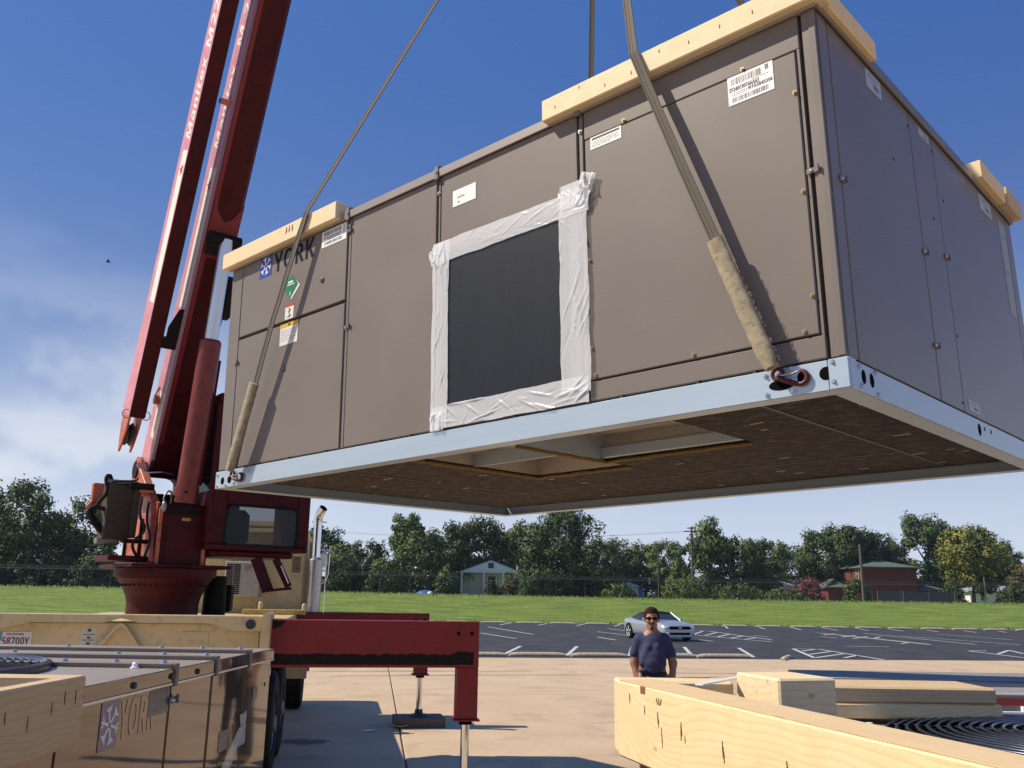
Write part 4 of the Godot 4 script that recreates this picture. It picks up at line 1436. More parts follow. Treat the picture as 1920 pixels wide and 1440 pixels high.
	sticker("shipping_label", printed("plain white label", print_image(83, 200, 110, [[40, 48, 60, 14], [40, 80, 24, 14]], [[40, 40, 40, 2]])), u, at(Vector3(-1.647, 1.068, -0.0075)), 0.139, 0.075)
	sticker("barcode_label", printed("second barcode label", print_image(84, 256, 120, [[20, 8, 180, 30], [20, 84, 200, 24], [222, 8, 16, 60]], [[20, 48, 180, 10], [60, 64, 130, 8]])), u, at(Vector3(-2.6, 1.143, -0.0075)), 0.2, 0.085)
	sticker("caution_label", printed("caution label", print_image(85, 100, 128, [], [[10, 100, 80, 3], [10, 110, 70, 3]], Color(0.9, 0.9, 0.88), [[0, 0, 100, 24, Color(0.75, 0.25, 0.1)]])), u, at(Vector3(-2.896, 0.828, -0.0075)), 0.076, 0.082)
	b = mb(at(Vector3(-2.856, 0.866, -0.0062)))
	b.tube([Vector3(-0.012, 0.022, 0), Vector3(0.008, 0.014, 0), Vector3(-0.006, 0, 0), Vector3(0.006, -0.014, 0), Vector3(-0.004, -0.028, 0)], 0.004, 5, false, 0.0012)
	part(b, "symbol", M["black ink"], u)
	sticker("caution_label", printed("yellow headed label", print_image(86, 160, 128, [], [[10, 40, 140, 3], [10, 52, 130, 3], [10, 64, 140, 3], [10, 76, 100, 3], [10, 88, 136, 3], [10, 100, 120, 3]], Color(0.88, 0.87, 0.85), [[0, 0, 160, 24, Color(0.85, 0.68, 0.1)], [72, 4, 18, 15, Color(0.06, 0.06, 0.05)]])), u, at(Vector3(-2.931, 0.692, -0.0075)), 0.158, 0.116)
	b = mb(at(Vector3(-2.848, 0.996, -0.0074)))
	b.prism(PackedVector2Array([Vector2(0, -0.066), Vector2(0.073, 0.0), Vector2(0.02, 0.045), Vector2(-0.01, -0.05)]), Transform3D(), 0.0012)
	part(b, "label_backing", M["paper white"], u)
	b = mb(at(Vector3(-2.857, 1.006, -0.006)))
	b.prism(PackedVector2Array([Vector2(0, -0.066), Vector2(0.066, 0), Vector2(0, 0.066), Vector2(-0.066, 0)]), Transform3D(), 0.0012)
	var dm := part(b, "gas_label", M["green ink"], u, "green diamond label with a 2")
	b = mb(at(Vector3(-2.857, 1.006, -0.0047)))
	b.bx(Vector3(-0.03, 0.006, 0), Vector3(0.034, 0.011, 0.001))
	b.bx(Vector3(-0.022, 0.017, 0), Vector3(0.022, 0.028, 0.001), 0.0004)
	part(b, "print", M["white ink"], dm)
	letters("2", 0.018, M["white ink"], dm, at(Vector3(-2.864, 0.957, -0.0047)))
	var pale := printed("end label", print_image(87, 128, 100, [[60, 50, 50, 30]], [[12, 12, 90, 5], [12, 24, 100, 5], [12, 36, 80, 5], [12, 60, 40, 4]], Color(0.7, 0.73, 0.76)))
	for q in [[1.155, -0.42, 0.14, 0.07], [1.188, -0.955, 0.12, 0.033], [1.145, -1.755, 0.185, 0.075], [0.113, -1.172, 0.143, 0.044]]:
		sticker("end_label", pale, u, at(Vector3(-0.0058, q[0], q[1]), RX), q[2], q[3])
	sticker("end_strip", printed("plastic strip", print_image(88, 64, 256, [], [[10, 40, 40, 3], [10, 140, 40, 3]], Color(0.6, 0.62, 0.63))), u, at(Vector3(-0.0058, 0.71, -2.06), RX), 0.115, 0.475)
	# return opening: black screen in a frame of clear tape
	b = mb()
	b.bx(Vector3(-1.7, 0.13, -0.0075), Vector3(-1.02, 0.86, 0.002), 0.002)
	part(b, "filter_screen", M["black filter screen"], u)
	var TP: Material = M["white plastic tape"]
	for q in [[-1.7025, 0.51, 0.1, 0.82, 3, 0.006], [-0.982, 0.535, 0.135, 0.8, 4, 0.009], [-1.325, 0.872, 0.84, 0.095, 5, 0.005], [-1.335, 0.145, 0.82, 0.095, 6, 0.011]]:
		b = mb()
		var tall: bool = q[3] > q[2]
		b.sheet(at(Vector3(q[0], q[1], 0.0045 + 0.002 * (q[4] % 2))), q[2], q[3], 22 if tall else 150, 150 if tall else 22, crinkle(q[4], q[2], q[3], q[5]))
		part(b, "tape_strip", TP, u)
	# loose corners of the tape
	for q in [[-0.922, 0.91, 0.075, 0.13, 7, -0.4, 0.02], [-0.985, 0.905, 0.1, 0.1, 8, 0.0, 0.006], [-1.715, 0.86, 0.07, 0.1, 9, 0.12, 0.006], [-1.71, 0.13, 0.08, 0.08, 10, 0.0, 0.01], [-1.745, 0.86, 0.05, 0.07, 11, 0.3, 0.012]]:
		b = mb()
		b.sheet(Transform3D(Basis(Vector3.BACK, q[5]), Vector3(q[0], q[1], 0.0085)), q[2], q[3], 20, 20, crinkle(q[4], q[2], q[3], q[6]))
		part(b, "tape_flap", TP, u)
	# underside: board with two openings
	var ub: Material = M["underside board"]
	for r in [[-3.39, -2.15, -2.23, -0.07], [-2.15, -1.55, -2.23, -1.14], [-1.55, -0.075, -2.23, -0.92], [-0.78, -0.075, -0.92, -0.07], [-2.15, -1.55, -0.2, -0.07], [-1.55, -0.78, -0.3, -0.07]]:
		b = mb()
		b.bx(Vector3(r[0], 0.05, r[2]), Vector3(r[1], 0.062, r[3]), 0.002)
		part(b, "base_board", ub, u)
	# small pale flecks, and the seams between pans
	rng.seed = 5
	for i in 34:
		var px := rng.randf_range(-3.3, -0.15)
		var pz := rng.randf_range(-2.15, -0.12)
		if px > -2.24 and px < -0.7 and pz > -1.22: continue
		var L := rng.randf_range(0.01, 0.035)
		b = mb(Transform3D(Basis(Vector3.UP, rng.randf_range(-0.3, 0.3)), Vector3(px, 0.0488, pz)))
		b.bx(Vector3(-L, -0.001, -0.004), Vector3(L, 0.001, 0.005), 0.0006)
		part(b, "fleck", M["inner liner"], u)
	for x in [-2.7, -0.42]:
		b = mb()
		b.bx(Vector3(x, 0.0475, -2.2), Vector3(x + 0.018, 0.0499, -0.08))
		part(b, "pan_seam", M["dark steel"], u)
	for q in [[-3.37, -2.702], [-2.68, -0.422]]:
		b = mb()
		b.bx(Vector3(q[0], 0.0475, -1.6), Vector3(q[1], 0.0499, -1.585))
		part(b, "pan_seam", M["dark steel"], u)
	for q in [[-1.545, -0.785, -0.905, -0.885], [-1.545, -0.785, -0.325, -0.305], [-0.81, -0.785, -0.884, -0.326]]:
		b = mb()
		b.bx(Vector3(q[0], 0.06, q[2]), Vector3(q[1], 0.11, q[3]), 0.003)
		part(b, "opening_flange", M["galvanised steel"], u)
	# ducts above the openings, in pale liner
	b = mb()
	b.bx(Vector3(-2.16, 0.17, -1.15), Vector3(-0.77, 0.182, -0.19))
	for w in [[-2.162, -2.15, -1.15, -0.19], [-0.78, -0.768, -0.93, -0.29]]: b.bx(Vector3(w[0], 0.063, w[2]), Vector3(w[1], 0.17, w[3]))
	for w in [[-2.15, -1.55, -1.152, -1.14], [-1.55, -0.78, -0.932, -0.92], [-2.15, -1.55, -0.2, -0.188], [-1.55, -0.78, -0.3, -0.288]]: b.bx(Vector3(w[0], 0.063, w[2]), Vector3(w[1], 0.17, w[3]))
	part(b, "duct_liner", M["inner liner"], u)
	b = mb()
	b.bx(Vector3(-1.556, 0.055, -1.14), Vector3(-1.544, 0.165, -0.2))
	b.bx(Vector3(-2.15, 0.055, -0.66), Vector3(-1.556, 0.12, -0.648))
	for z in [-0.35, -0.75, -1.0]: b.bx(Vector3(-1.57, 0.07, z), Vector3(-1.556, 0.1, z - 0.03))
	part(b, "duct_divider", M["galvanised steel"], u)
	for r in [[Vector3(-2.15, 0.046, -1.14), Vector3(-1.55, 0.046, -1.145)], [Vector3(-2.155, 0.046, -0.2), Vector3(-2.15, 0.046, -1.14)], [Vector3(-1.55, 0.046, -0.3), Vector3(-1.545, 0.046, -0.93)], [Vector3(-1.55, 0.046, -0.925), Vector3(-0.78, 0.046, -0.92)]]:
		b = mb()
		var pts := []
		for i in 14:
			var q: Vector3 = r[0].lerp(r[1], i / 13.0)
			pts.append(q + Vector3(wob.get_noise_1d(i * 40.0 + q.x * 90) * 0.015, 0, wob.get_noise_1d(i * 37.0 + 500 + q.z * 50) * 0.02))
		b.tube(pts, 0.011, 6, false, 0.008)
		part(b, "insulation_edge", M["insulation edge"], u)
	b = mb()
	var arc := []
	for i in 12: arc.append(Vector3(-1.5 + 0.07 * i, 0.075 + 0.03 * sin(i * 0.28), -0.35 - 0.08 * sin(i * 0.28)))
	b.tube(arc, 0.007, 6)
	part(b, "cable", M["black rubber"], u)


# a length of sawn timber: x is its long axis, centred
func timber(called: String, label: String, T: Transform3D, s: Vector3, m: Material, marks: Array = [], group := "", category := "timber") -> Node3D:
	var t := thing(called, label, category, T, group)
	var b := mb()
	b.box(Transform3D(), s, 0.004)
	part(b, "timber", m, t)
	if marks.size():
		for q in marks:
			b = mb()
			# a split nail dent: a few short jagged pieces
			var tilt: float = q[4] if q.size() > 4 else 0.0
			var px: float = q[0]
			for k in 4:
				var yy: float = q[1] + q[3] * (k / 3.0 - 0.5)
				var wk: float = q[2] * float([0.45, 1.0, 0.75, 0.35][k])
				px += rng.randfn() * q[2] * 0.12 - tilt * q[3] * 0.3
				b.box(Transform3D(Basis(Vector3.BACK, tilt + rng.randfn() * 0.05), Vector3(px, yy, s.z * 0.5 + 0.00005 * k)), Vector3(wk, q[3] * 0.38, 0.0016))
			part(b, "nail_mark", M["nail mark"], t)
	return t


func unit_timbers() -> void:
	var g := "timbers laid along the hanging unit's roof edge"
	var m1 := []
	rng.seed = 31
	for i in 9: m1.append([-0.5 + i * 0.12, rng.randf_range(-0.02, 0.03), 0.004, 0.012])
	timber("roof_timber", "pale pine timber on the hanging unit's near front roof edge", UNIT * at(Vector3(-0.53, 1.291, 0.002)), Vector3(1.14, 0.092, 0.076), M["pine pale"], m1, g)
	timber("roof_timber", "short pine timber on the hanging unit's far left front roof edge", UNIT * at(Vector3(-2.96, 1.291, 0.002)), Vector3(1.06, 0.092, 0.076), M["pine pale"], [[0.1, 0.01, 0.012, 0.03], [0.13, 0.012, 0.01, 0.03], [0.16, 0.01, 0.012, 0.03]], g)
	timber("roof_timber", "pine timber on the hanging unit's right end beside the near corner", UNIT * at(Vector3(-0.01, 1.29, -0.25), Basis(Vector3.UP, PI / 2)), Vector3(0.41, 0.076, 0.076), M["pine"], [], g)
	timber("roof_timber", "short pine timber on the hanging unit's right end near the back", UNIT * at(Vector3(0.0, 1.3, -1.87), Basis(Vector3.UP, PI / 2)), Vector3(0.38, 0.085, 0.08), M["pine"], [], g)
	timber("roof_timber", "pine timber end sticking out at the hanging unit's far right corner", UNIT * at(Vector3(-0.26, 1.302, -2.2)), Vector3(0.62, 0.094, 0.25), M["pine weathered"], [], g)


# ------------------------------------------------------------------ slings
func sling(label: String, hook: Vector3, bend: Vector3, apex: Vector3, wide: Vector3, sleeve_to: float, sd: int, half: float, fat: float) -> void:
	var t := thing("lifting_sling", label, "lifting sling", Transform3D(), "slings holding the hanging unit")
	var f := FastNoiseLite.new()
	f.seed = sd
	f.frequency = 3.0
	var b := mb()
	var pts := []
	for i in 13:
		var s := i / 12.0
		pts.append(hook.lerp(bend, s) + UNIT.basis.z * (0.018 * sin(s * PI) + f.get_noise_1d(s * 6) * 0.004))
	for i in range(1, 13):
		pts.append(bend.lerp(apex, i / 12.0))
	# flat webbing with a raised selvedge along each edge
	var last := []
	for i in pts.size():
		var d: Vector3 = (pts[mini(i + 1, pts.size() - 1)] - pts[maxi(i - 1, 0)]).normalized()
		var w: Vector3 = (wide - d * wide.dot(d)).normalized()
		var nn := d.cross(w).normalized()
		if nn.dot(UNIT.basis.z) < 0.0: nn = -nn
		var row := []
		for q in [[-1.0, 0.0], [-1.0, 1.0], [-0.72, 1.0], [-0.7, 0.55], [-0.05, 0.55], [0.0, 0.3], [0.05, 0.55], [0.7, 0.55], [0.72, 1.0], [1.0, 1.0], [1.0, 0.0]]:
			row.append(pts[i] + w * q[0] * half + nn * (q[1] * 0.005 - 0.001))
		for k in row.size():
			if last.is_empty(): break
			var l := (k + 1) % row.size()
			var fn: Vector3 = ((row[l] as Vector3) - row[k]).cross((last[k] as Vector3) - row[k]).normalized()
			var mid: Vector3 = ((row[l] as Vector3) + row[k]) * 0.5 - pts[i] - nn * 0.001
			if fn.dot(mid) < 0.0: fn = -fn
			b.quad(last[k], last[l], row[l], row[k], fn)
		last = row
	part(b, "webbing", M["strap webbing"], t)
	if sleeve_to > 0.0:
		b = mb()
		var rings := []
		var n := 26
		for i in n + 1:
			var s := sleeve_to * i / n
			var c := hook.lerp(bend, s - 0.015) + UNIT.basis.z * 0.024
			var d := (bend - hook).normalized()
			var w := (wide - d * wide.dot(d)).normalized()
			var nn := d.cross(w).normalized()
			if nn.dot(UNIT.basis.z) < 0: nn = -nn
			var ring := []
			var rx := fat * (1.0 + 0.05 * f.get_noise_1d(s * 14)) * (0.7 + 0.3 * smoothstep(0.0, 0.12, float(i) / n))
			for k in 14:
				var a := TAU * k / 14
				var fr := 1.0 + 0.06 * f.get_noise_2d(s * 12, cos(a)) + (0.05 * f.get_noise_1d(s * 400.0) if cos(a) > 0.8 else 0.0)
				ring.append(c + w * cos(a) * rx * fr + nn * sin(a) * fat * 0.6 * fr)
			rings.append(ring)
		b.loft(rings)
		var sl := part(b, "sleeve", M["sleeve canvas"], t, "frayed canvas wear sleeve")
		# frayed edge threads
		b = mb()
		var r := RandomNumberGenerator.new()
		r.seed = sd
		for i in 45:
			var s := sleeve_to * r.randf()
			var c := hook.lerp(bend, s - 0.015) + UNIT.basis.z * 0.024
			var d := (bend - hook).normalized()
			var w := (wide - d * wide.dot(d)).normalized()
			var p := c + w * fat * 1.02
			b.tube([p, p + w * r.randf_range(0.001, 0.005) + UNIT.basis.z * r.randfn() * 0.003, p + w * r.randf_range(0.001, 0.008) + d * r.randfn() * 0.006], 0.0008, 4)
		var th := part(b, "frayed_threads", M["sleeve canvas"], sl)
		th.set_meta("kind", "stuff")


func arcpts(c: Vector3, r: float, a0: float, a1: float, n: int, bx: Vector3, by: Vector3) -> Array:
	var o := []
	for i in n + 1:
		var a := lerpf(a0, a1, float(i) / n)
		o.append(c + bx * cos(a) * r + by * sin(a) * r)
	return o


func hook_thing(label: String, x: float, y: float) -> void:
	var t := thing("lifting_hook", label, "lifting hook", UNIT * at(Vector3(x, y, 0.012), Basis().scaled(Vector3.ONE * 0.75)), "red hooks in the base rail holes")
	var X := Vector3.RIGHT
	var Y := Vector3.UP
	var b := mb()
	b.tube(arcpts(Vector3(-0.028, 0.028, 0.0), 0.022, 0, TAU * 15 / 16, 15, X, Y), 0.0085, 8, true)
	part(b, "eye", M["red hook paint"], t)
	b = mb()
	b.tube([Vector3(-0.022, 0.012, 0.004), Vector3(0.0, -0.004, 0.012), Vector3(0.03, -0.016, 0.008), Vector3(0.048, -0.022, -0.006)] + arcpts(Vector3(0.065, -0.0, -0.004), 0.026, -1.9, 1.5, 8, X, Y), 0.01, 8)
	part(b, "hook_body", M["red hook paint"], t)
	b = mb()
	b.tube([Vector3(-0.004, 0.016, 0.014), Vector3(0.03, 0.012, 0.017), Vector3(0.062, 0.022, 0.012)], 0.007, 8, false, 0.004)
	part(b, "latch", M["zinc"], t)


func slings() -> void:
	var apex := Vector3(0.46, 7.0, -4.47)
	sling("near right sling with frayed canvas sleeve over the barcode side", UNIT * Vector3(-0.215, 0.1, 0.03), UNIT * Vector3(-0.652, 1.345, 0.05), apex, UNIT.basis.x, 0.36, 3, 0.0175, 0.029)
	sling("left sling with frayed canvas sleeve crossing the lettering", UNIT * Vector3(-3.22, 0.09, 0.03), UNIT * Vector3(-2.665, 1.345, 0.05), apex, UNIT.basis.x, 0.345, 4, 0.02, 0.034)
	sling("back left sling rising straight up behind the unit's roof", UNIT * Vector3(-3.22, 0.1, -2.34), UNIT * Vector3(-2.7, 1.345, -2.34), apex, UNIT.basis.x, 0.0, 5, 0.02, 0.03)
	sling("back right sling glimpsed above the near roof timber", UNIT * Vector3(-0.22, 0.1, -2.34), UNIT * Vector3(-0.68, 1.345, -2.34), apex, UNIT.basis.x, 0.0, 6, 0.02, 0.03)
	hook_thing("red hook with steel latch at the unit's near rail corner", -0.19, 0.05)
	hook_thing("red hook in the rail hole at the unit's far left corner", -3.25, 0.04)


# ------------------------------------------------------------------ fan guard of steel rings
func fan_guard(parent: Node, c: Vector3, r: float, rise: float, m: Material, wire := 0.0035, step := 0.032) -> void:
	var b := mb(at(c))
	var k := r
	while k > 0.06:
		var y := rise * (1.0 - pow(k / r, 4.0))
		var pts := []
		for i in 56: pts.append(Vector3(cos(TAU * i / 56) * k, y + wire, sin(TAU * i / 56) * k))
		b.tube(pts, wire, 5, true)
		k -= step
	for i in 12:
		var d := Vector3(cos(TAU * i / 12 + 0.1), 0, sin(TAU * i / 12 + 0.1))
		b.tube([d * 0.05 + Vector3(0, rise - wire, 0), d * r * 0.6 + Vector3(0, rise * 0.86 - wire, 0), d * r + Vector3(0, 0.001, 0)], wire, 5)
	part(b, "fan_guard", m, parent)
	b = mb(at(c))
	b.lathe([Vector2(0, rise * 0.4), Vector2(0.055, rise * 0.4), Vector2(0.06, -0.08), Vector2(0, -0.1)], Transform3D(), 20)
	part(b, "fan_hub", M["dark steel"], parent)
	b = mb(at(c))
	for i in 4:
		b.box(Transform3D(Basis(Vector3.UP, TAU * i / 4) * Basis(Vector3.RIGHT, 0.35), Vector3(cos(-TAU * i / 4), 0, sin(-TAU * i / 4)) * r * 0.5 + Vector3(0, -0.09, 0)), Vector3(r * 0.85, 0.006, r * 0.34))
	part(b, "fan_blade", M["black"], parent)


func left_unit() -> void:
	# origin: far right top corner; x to the left is negative, z towards the camera
	var T := Transform3D(Basis(Vector3.UP, -0.024), Vector3(-0.868, 1.62, -3.44))
	var u := thing("rooftop_unit", "glossy taupe rooftop unit standing low at the left behind a timber", "rooftop unit", T)
	var P: Material = M["glossy cabinet paint"]
	var W := 1.9
	var D := 2.75
	var b := mb()
	b.bx(Vector3(-W + 0.02, -1.5, 0.02), Vector3(-0.02, -0.04, D - 0.02))
	part(b, "inner_casing", M["dark seam backing"], u)
	# right face panels with joints
	var cuts := [0.0, 0.29, 0.615, 0.935, 1.52, 2.1, D]
	var RX := Basis(Vector3.UP, PI / 2)
	for i in cuts.size() - 1:
		b = mb()
		b.bx(Vector3(-0.026, -1.38, cuts[i] + 0.003), Vector3(-0.006 + 0.0008 * (i % 2), -0.041, cuts[i + 1] - 0.003), 0.002)
		part(b, "panel", P, u)
	for i in [1, 2, 3]:
		b = mb()
		b.bx(Vector3(-0.014, -1.38, cuts[i] - 0.001), Vector3(-0.002, -0.03, cuts[i] + 0.011), 0.001)
		part(b, "seam_strip", P, u)
	# far end and left end
	b = mb()
	b.bx(Vector3(-W + 0.01, -1.38, 0.002), Vector3(-0.03, -0.041, 0.018), 0.002)
	part(b, "end_panel", M["cabinet paint"], u)
	b = mb()
	b.bx(Vector3(-W, -1.38, 0.02), Vector3(-W + 0.018, -0.041, D - 0.02), 0.002)
	part(b, "end_panel", M["cabinet paint"], u)
	b = mb()
	b.bx(Vector3(-W, -1.62, 0), Vector3(0, -1.385, D), 0.003)
	part(b, "base_rail", M["galvanised steel"], u)
	# top: sheets with turned-down edge and a bright lower edge
	b = mb()
	b.bx(Vector3(-W, -0.012, 0), Vector3(0, 0, D), 0.002)
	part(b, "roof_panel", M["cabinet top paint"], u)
	b = mb()
	b.bx(Vector3(-0.0012, -0.034, 0.002), Vector3(0.004, -0.0005, D), 0.001)
	part(b, "roof_lip", P, u)
	b = mb()
	b.bx(Vector3(-0.004, -0.041, 0.002), Vector3(0.0052, -0.0345, D), 0.001)
	part(b, "lip_edge", M["steel edge"], u)
	for z in [0.3, 0.625, 0.945]:
		b = mb()
		b.bx(Vector3(-W, 0.0008, z - 0.014), Vector3(-0.002, 0.013, z + 0.008), 0.002)
		b.bx(Vector3(-0.002, -0.045, z - 0.014), Vector3(0.0095, 0.013, z + 0.008), 0.002)
		var cap := part(b, "seam_cap", M["cabinet paint"], u)
		for q in [-0.03, -0.16, -0.3, -0.62, -0.9]:
			b = mb(at(Vector3(q, 0.013, z - 0.003), Basis(Vector3.RIGHT, -PI / 2)))
			b.cyl(Vector3.ZERO, Vector3(0, 0, 0.008), 0.009, 0.007, 8)
			part(b, "screw", M["zinc"], cap)
	for q in [[-0.02, 1.2], [-0.02, 1.46], [-0.018, 0.97], [-0.02, 0.78]]:
		b = mb(at(Vector3(0.004, q[0], q[1])))
		b.cyl(Vector3.ZERO, Vector3(0.006, 0, 0), 0.0085, 0.007, 8)
		part(b, "screw", M["dark steel"], u)
	fan_guard(u, Vector3(-0.72, 0.012, 1.2), 0.43, 0.012, M["fan steel"], 0.003, 0.019)
	b = mb()
	var rim := []
	for i in 60: rim.append(Vector3(-0.72 + cos(TAU * i / 60) * 0.45, 0.009, 1.2 + sin(TAU * i / 60) * 0.45))
	b.tube(rim, 0.006, 6, true)
	b.lathe([Vector2(0.462, 0.0), Vector2(0.462, 0.016), Vector2(0.45, 0.02), Vector2(0.44, 0.012)], at(Vector3(-0.72, 0.001, 1.2)), 60)
	part(b, "fan_rim", M["fan steel"], u)
	for q in [[-0.235, 1.4], [-0.1, 0.96]]:
		b = mb(at(Vector3(q[0], 0.0, q[1])))
		b.lathe([Vector2(0, 0.016), Vector2(0.005, 0.0155), Vector2(0.0075, 0.012), Vector2(0.008, 0.004), Vector2(0.0125, 0.003), Vector2(0.0125, 0)], Transform3D(), 14)
		part(b, "bolt_cap", M["white plastic"], u)
	# logo, lettering, labels
	b = mb()
	b.bx(Vector3(-0.006, -0.15, 1.245), Vector3(-0.0035, -0.046, 1.335))
	var lg := part(b, "logo_plate", M["violet ink"], u)
	b = mb()
	snowflake(b, at(Vector3(-0.0034, -0.098, 1.29), RX), 0.045)
	part(b, "snowflake", M["white ink"], lg)
	letters("YORK", 0.085, M["pale lettering ink"], u, at(Vector3(-0.0046, -0.138, 1.235), RX), 0.2)
	sticker("data_label", printed("grey data label", print_image(91, 100, 128, [], [[8, 50, 84, 4], [8, 62, 80, 4], [8, 74, 84, 4], [8, 90, 60, 4], [8, 104, 80, 4]], Color(0.52, 0.49, 0.46), [[8, 8, 84, 34, Color(0.42, 0.4, 0.38)]])), u, at(Vector3(-0.005, -0.108, 1.075), RX), 0.125, 0.075)
	sticker("data_label", M["grey data label"], u, at(Vector3(-0.005, -0.28, 0.52), RX), 0.08, 0.06)
	sticker("data_label", M["grey data label"], u, at(Vector3(-0.005, -0.16, 0.2), RX), 0.05, 0.04)
	latch(u, at(Vector3(-0.003, -0.081, 0.94), RX), M["cabinet paint"])
	# torn tape hanging from the far panels
	for q in [[-0.3, 0.42, 0.22, 0.05, 0.6, 21], [-0.235, 0.32, 0.06, 0.1, 0.1, 22]]:
		b = mb()
		b.sheet(Transform3D(RX * Basis(Vector3.BACK, q[4]), Vector3(0.004, q[0], q[1])), q[2], q[3], 16, 8, crinkle(q[5], q[2], q[3], 0.012))
		part(b, "torn_tape", M["clear tape"], u)
	for q in [[-0.12, 0.06], [-0.14, 0.2]]:
		b = mb(at(Vector3(-0.007, q[0], q[1])))
		b.cyl(Vector3.ZERO, Vector3(0.002, 0, 0), 0.007, 0.007, 8)
		part(b, "screw_hole", M["black"], u)
	b = mb()
	b.bx(Vector3(-0.004, -0.5, 1.6), Vector3(0.006, -0.14, 1.68), 0.002)
	part(b, "lifting_bracket", M["dark steel"], u)


func near_timbers() -> void:
	# left: on edge along the low unit's side
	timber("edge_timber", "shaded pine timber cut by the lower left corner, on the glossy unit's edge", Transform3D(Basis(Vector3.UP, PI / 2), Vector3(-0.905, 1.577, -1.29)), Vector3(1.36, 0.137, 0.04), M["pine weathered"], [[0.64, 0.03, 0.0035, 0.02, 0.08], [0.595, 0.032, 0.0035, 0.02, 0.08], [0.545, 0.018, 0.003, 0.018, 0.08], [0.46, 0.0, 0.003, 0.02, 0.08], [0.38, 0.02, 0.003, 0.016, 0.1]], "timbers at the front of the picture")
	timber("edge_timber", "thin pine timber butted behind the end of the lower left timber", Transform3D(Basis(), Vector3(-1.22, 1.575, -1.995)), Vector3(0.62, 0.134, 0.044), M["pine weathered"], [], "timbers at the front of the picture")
	# right: a long timber running towards the camera
	var yaw := atan2(0.284, 0.959) + PI / 2.0
	var dirz := Vector3(0.284, 0, 0.959)
	var far_end := Vector3(0.231, 1.58, -1.952)
	var out := Vector3(-0.959, 0, 0.284)
	var L := 1.5
	var B := Basis(dirz, Vector3.UP, dirz.cross(Vector3.UP))
	var t := timber("edge_timber", "long sunlit pine timber running from lower right towards the standing man", Transform3D(B, far_end + dirz * L * 0.5 - out * 0.044), Vector3(L, 0.148, 0.088), M["pine"], [[-0.69, 0.045, 0.003, 0.014], [-0.62, 0.03, 0.003, 0.012], [-0.56, 0.02, 0.0045, 0.02, 0.1], [-0.545, -0.01, 0.0025, 0.026, 0.1], [-0.47, 0.012, 0.005, 0.022, 0.05], [-0.32, -0.0, 0.005, 0.024, 0.1], [-0.14, 0.0, 0.005, 0.024, 0.06], [0.02, -0.005, 0.005, 0.022], [0.1, 0.02, 0.003, 0.02], [-0.455, 0.0, 0.002, 0.01]], "timbers at the front of the picture")
	var b := mb()
	b.box(at(Vector3(-0.628, 0.066, 0.0441)), Vector3(0.022, 0.014, 0.0014), 0.0004)
	part(b, "knot", M["pine knot"], t)
	b = mb()
	for i in 3: b.box(Transform3D(Basis(Vector3.BACK, 0.5 - 0.4 * i), Vector3(-0.565 + 0.008 * i, 0.052, 0.0441)), Vector3(0.0025, 0.012, 0.0014))
	part(b, "pencil_mark", M["black ink"], t)
	b = mb()
	b.bx(Vector3(-0.749, 0.0736, -0.0435), Vector3(0.749, 0.0752, 0.042))
	part(b, "top_face", M["pine dusty"], t, "greyed weathered top face")
	timber("edge_timber", "pine timber lying crosswise behind the man's waist at the long timber's end", Transform3D(Basis(Vector3.UP, 0.0), Vector3(0.353, 1.58, -2.0)), Vector3(0.24, 0.146, 0.09), M["pine pale"], [], "timbers at the front of the picture")
	b = mb(Transform3D(Basis(Vector3.UP, 0.98), Vector3(0.432, 1.659, -1.9)))
	b.bx(Vector3(-0.11, 0, -0.008), Vector3(0.11, 0.003, 0.008))
	tag(part(b, "plastic_strip", M["white plastic"], self), "small white strip lying on the timber left of the wooden block", "strip")
	timber("wood_block", "square pine block with one sunlit face on top of the long timber", Transform3D(Basis(Vector3.UP, 0.297), Vector3(0.562, 1.591, -1.894)), Vector3(0.13, 0.166, 0.157), M["pine pale"], [])
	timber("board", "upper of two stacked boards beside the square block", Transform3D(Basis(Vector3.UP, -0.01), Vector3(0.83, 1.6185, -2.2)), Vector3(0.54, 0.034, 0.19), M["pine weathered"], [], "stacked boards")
	timber("board", "lower of two stacked boards, resting on the right unit's roof", Transform3D(Basis(Vector3.UP, 0.01), Vector3(0.837, 1.584, -2.2)), Vector3(0.55, 0.033, 0.19), M["pine"], [], "stacked boards")


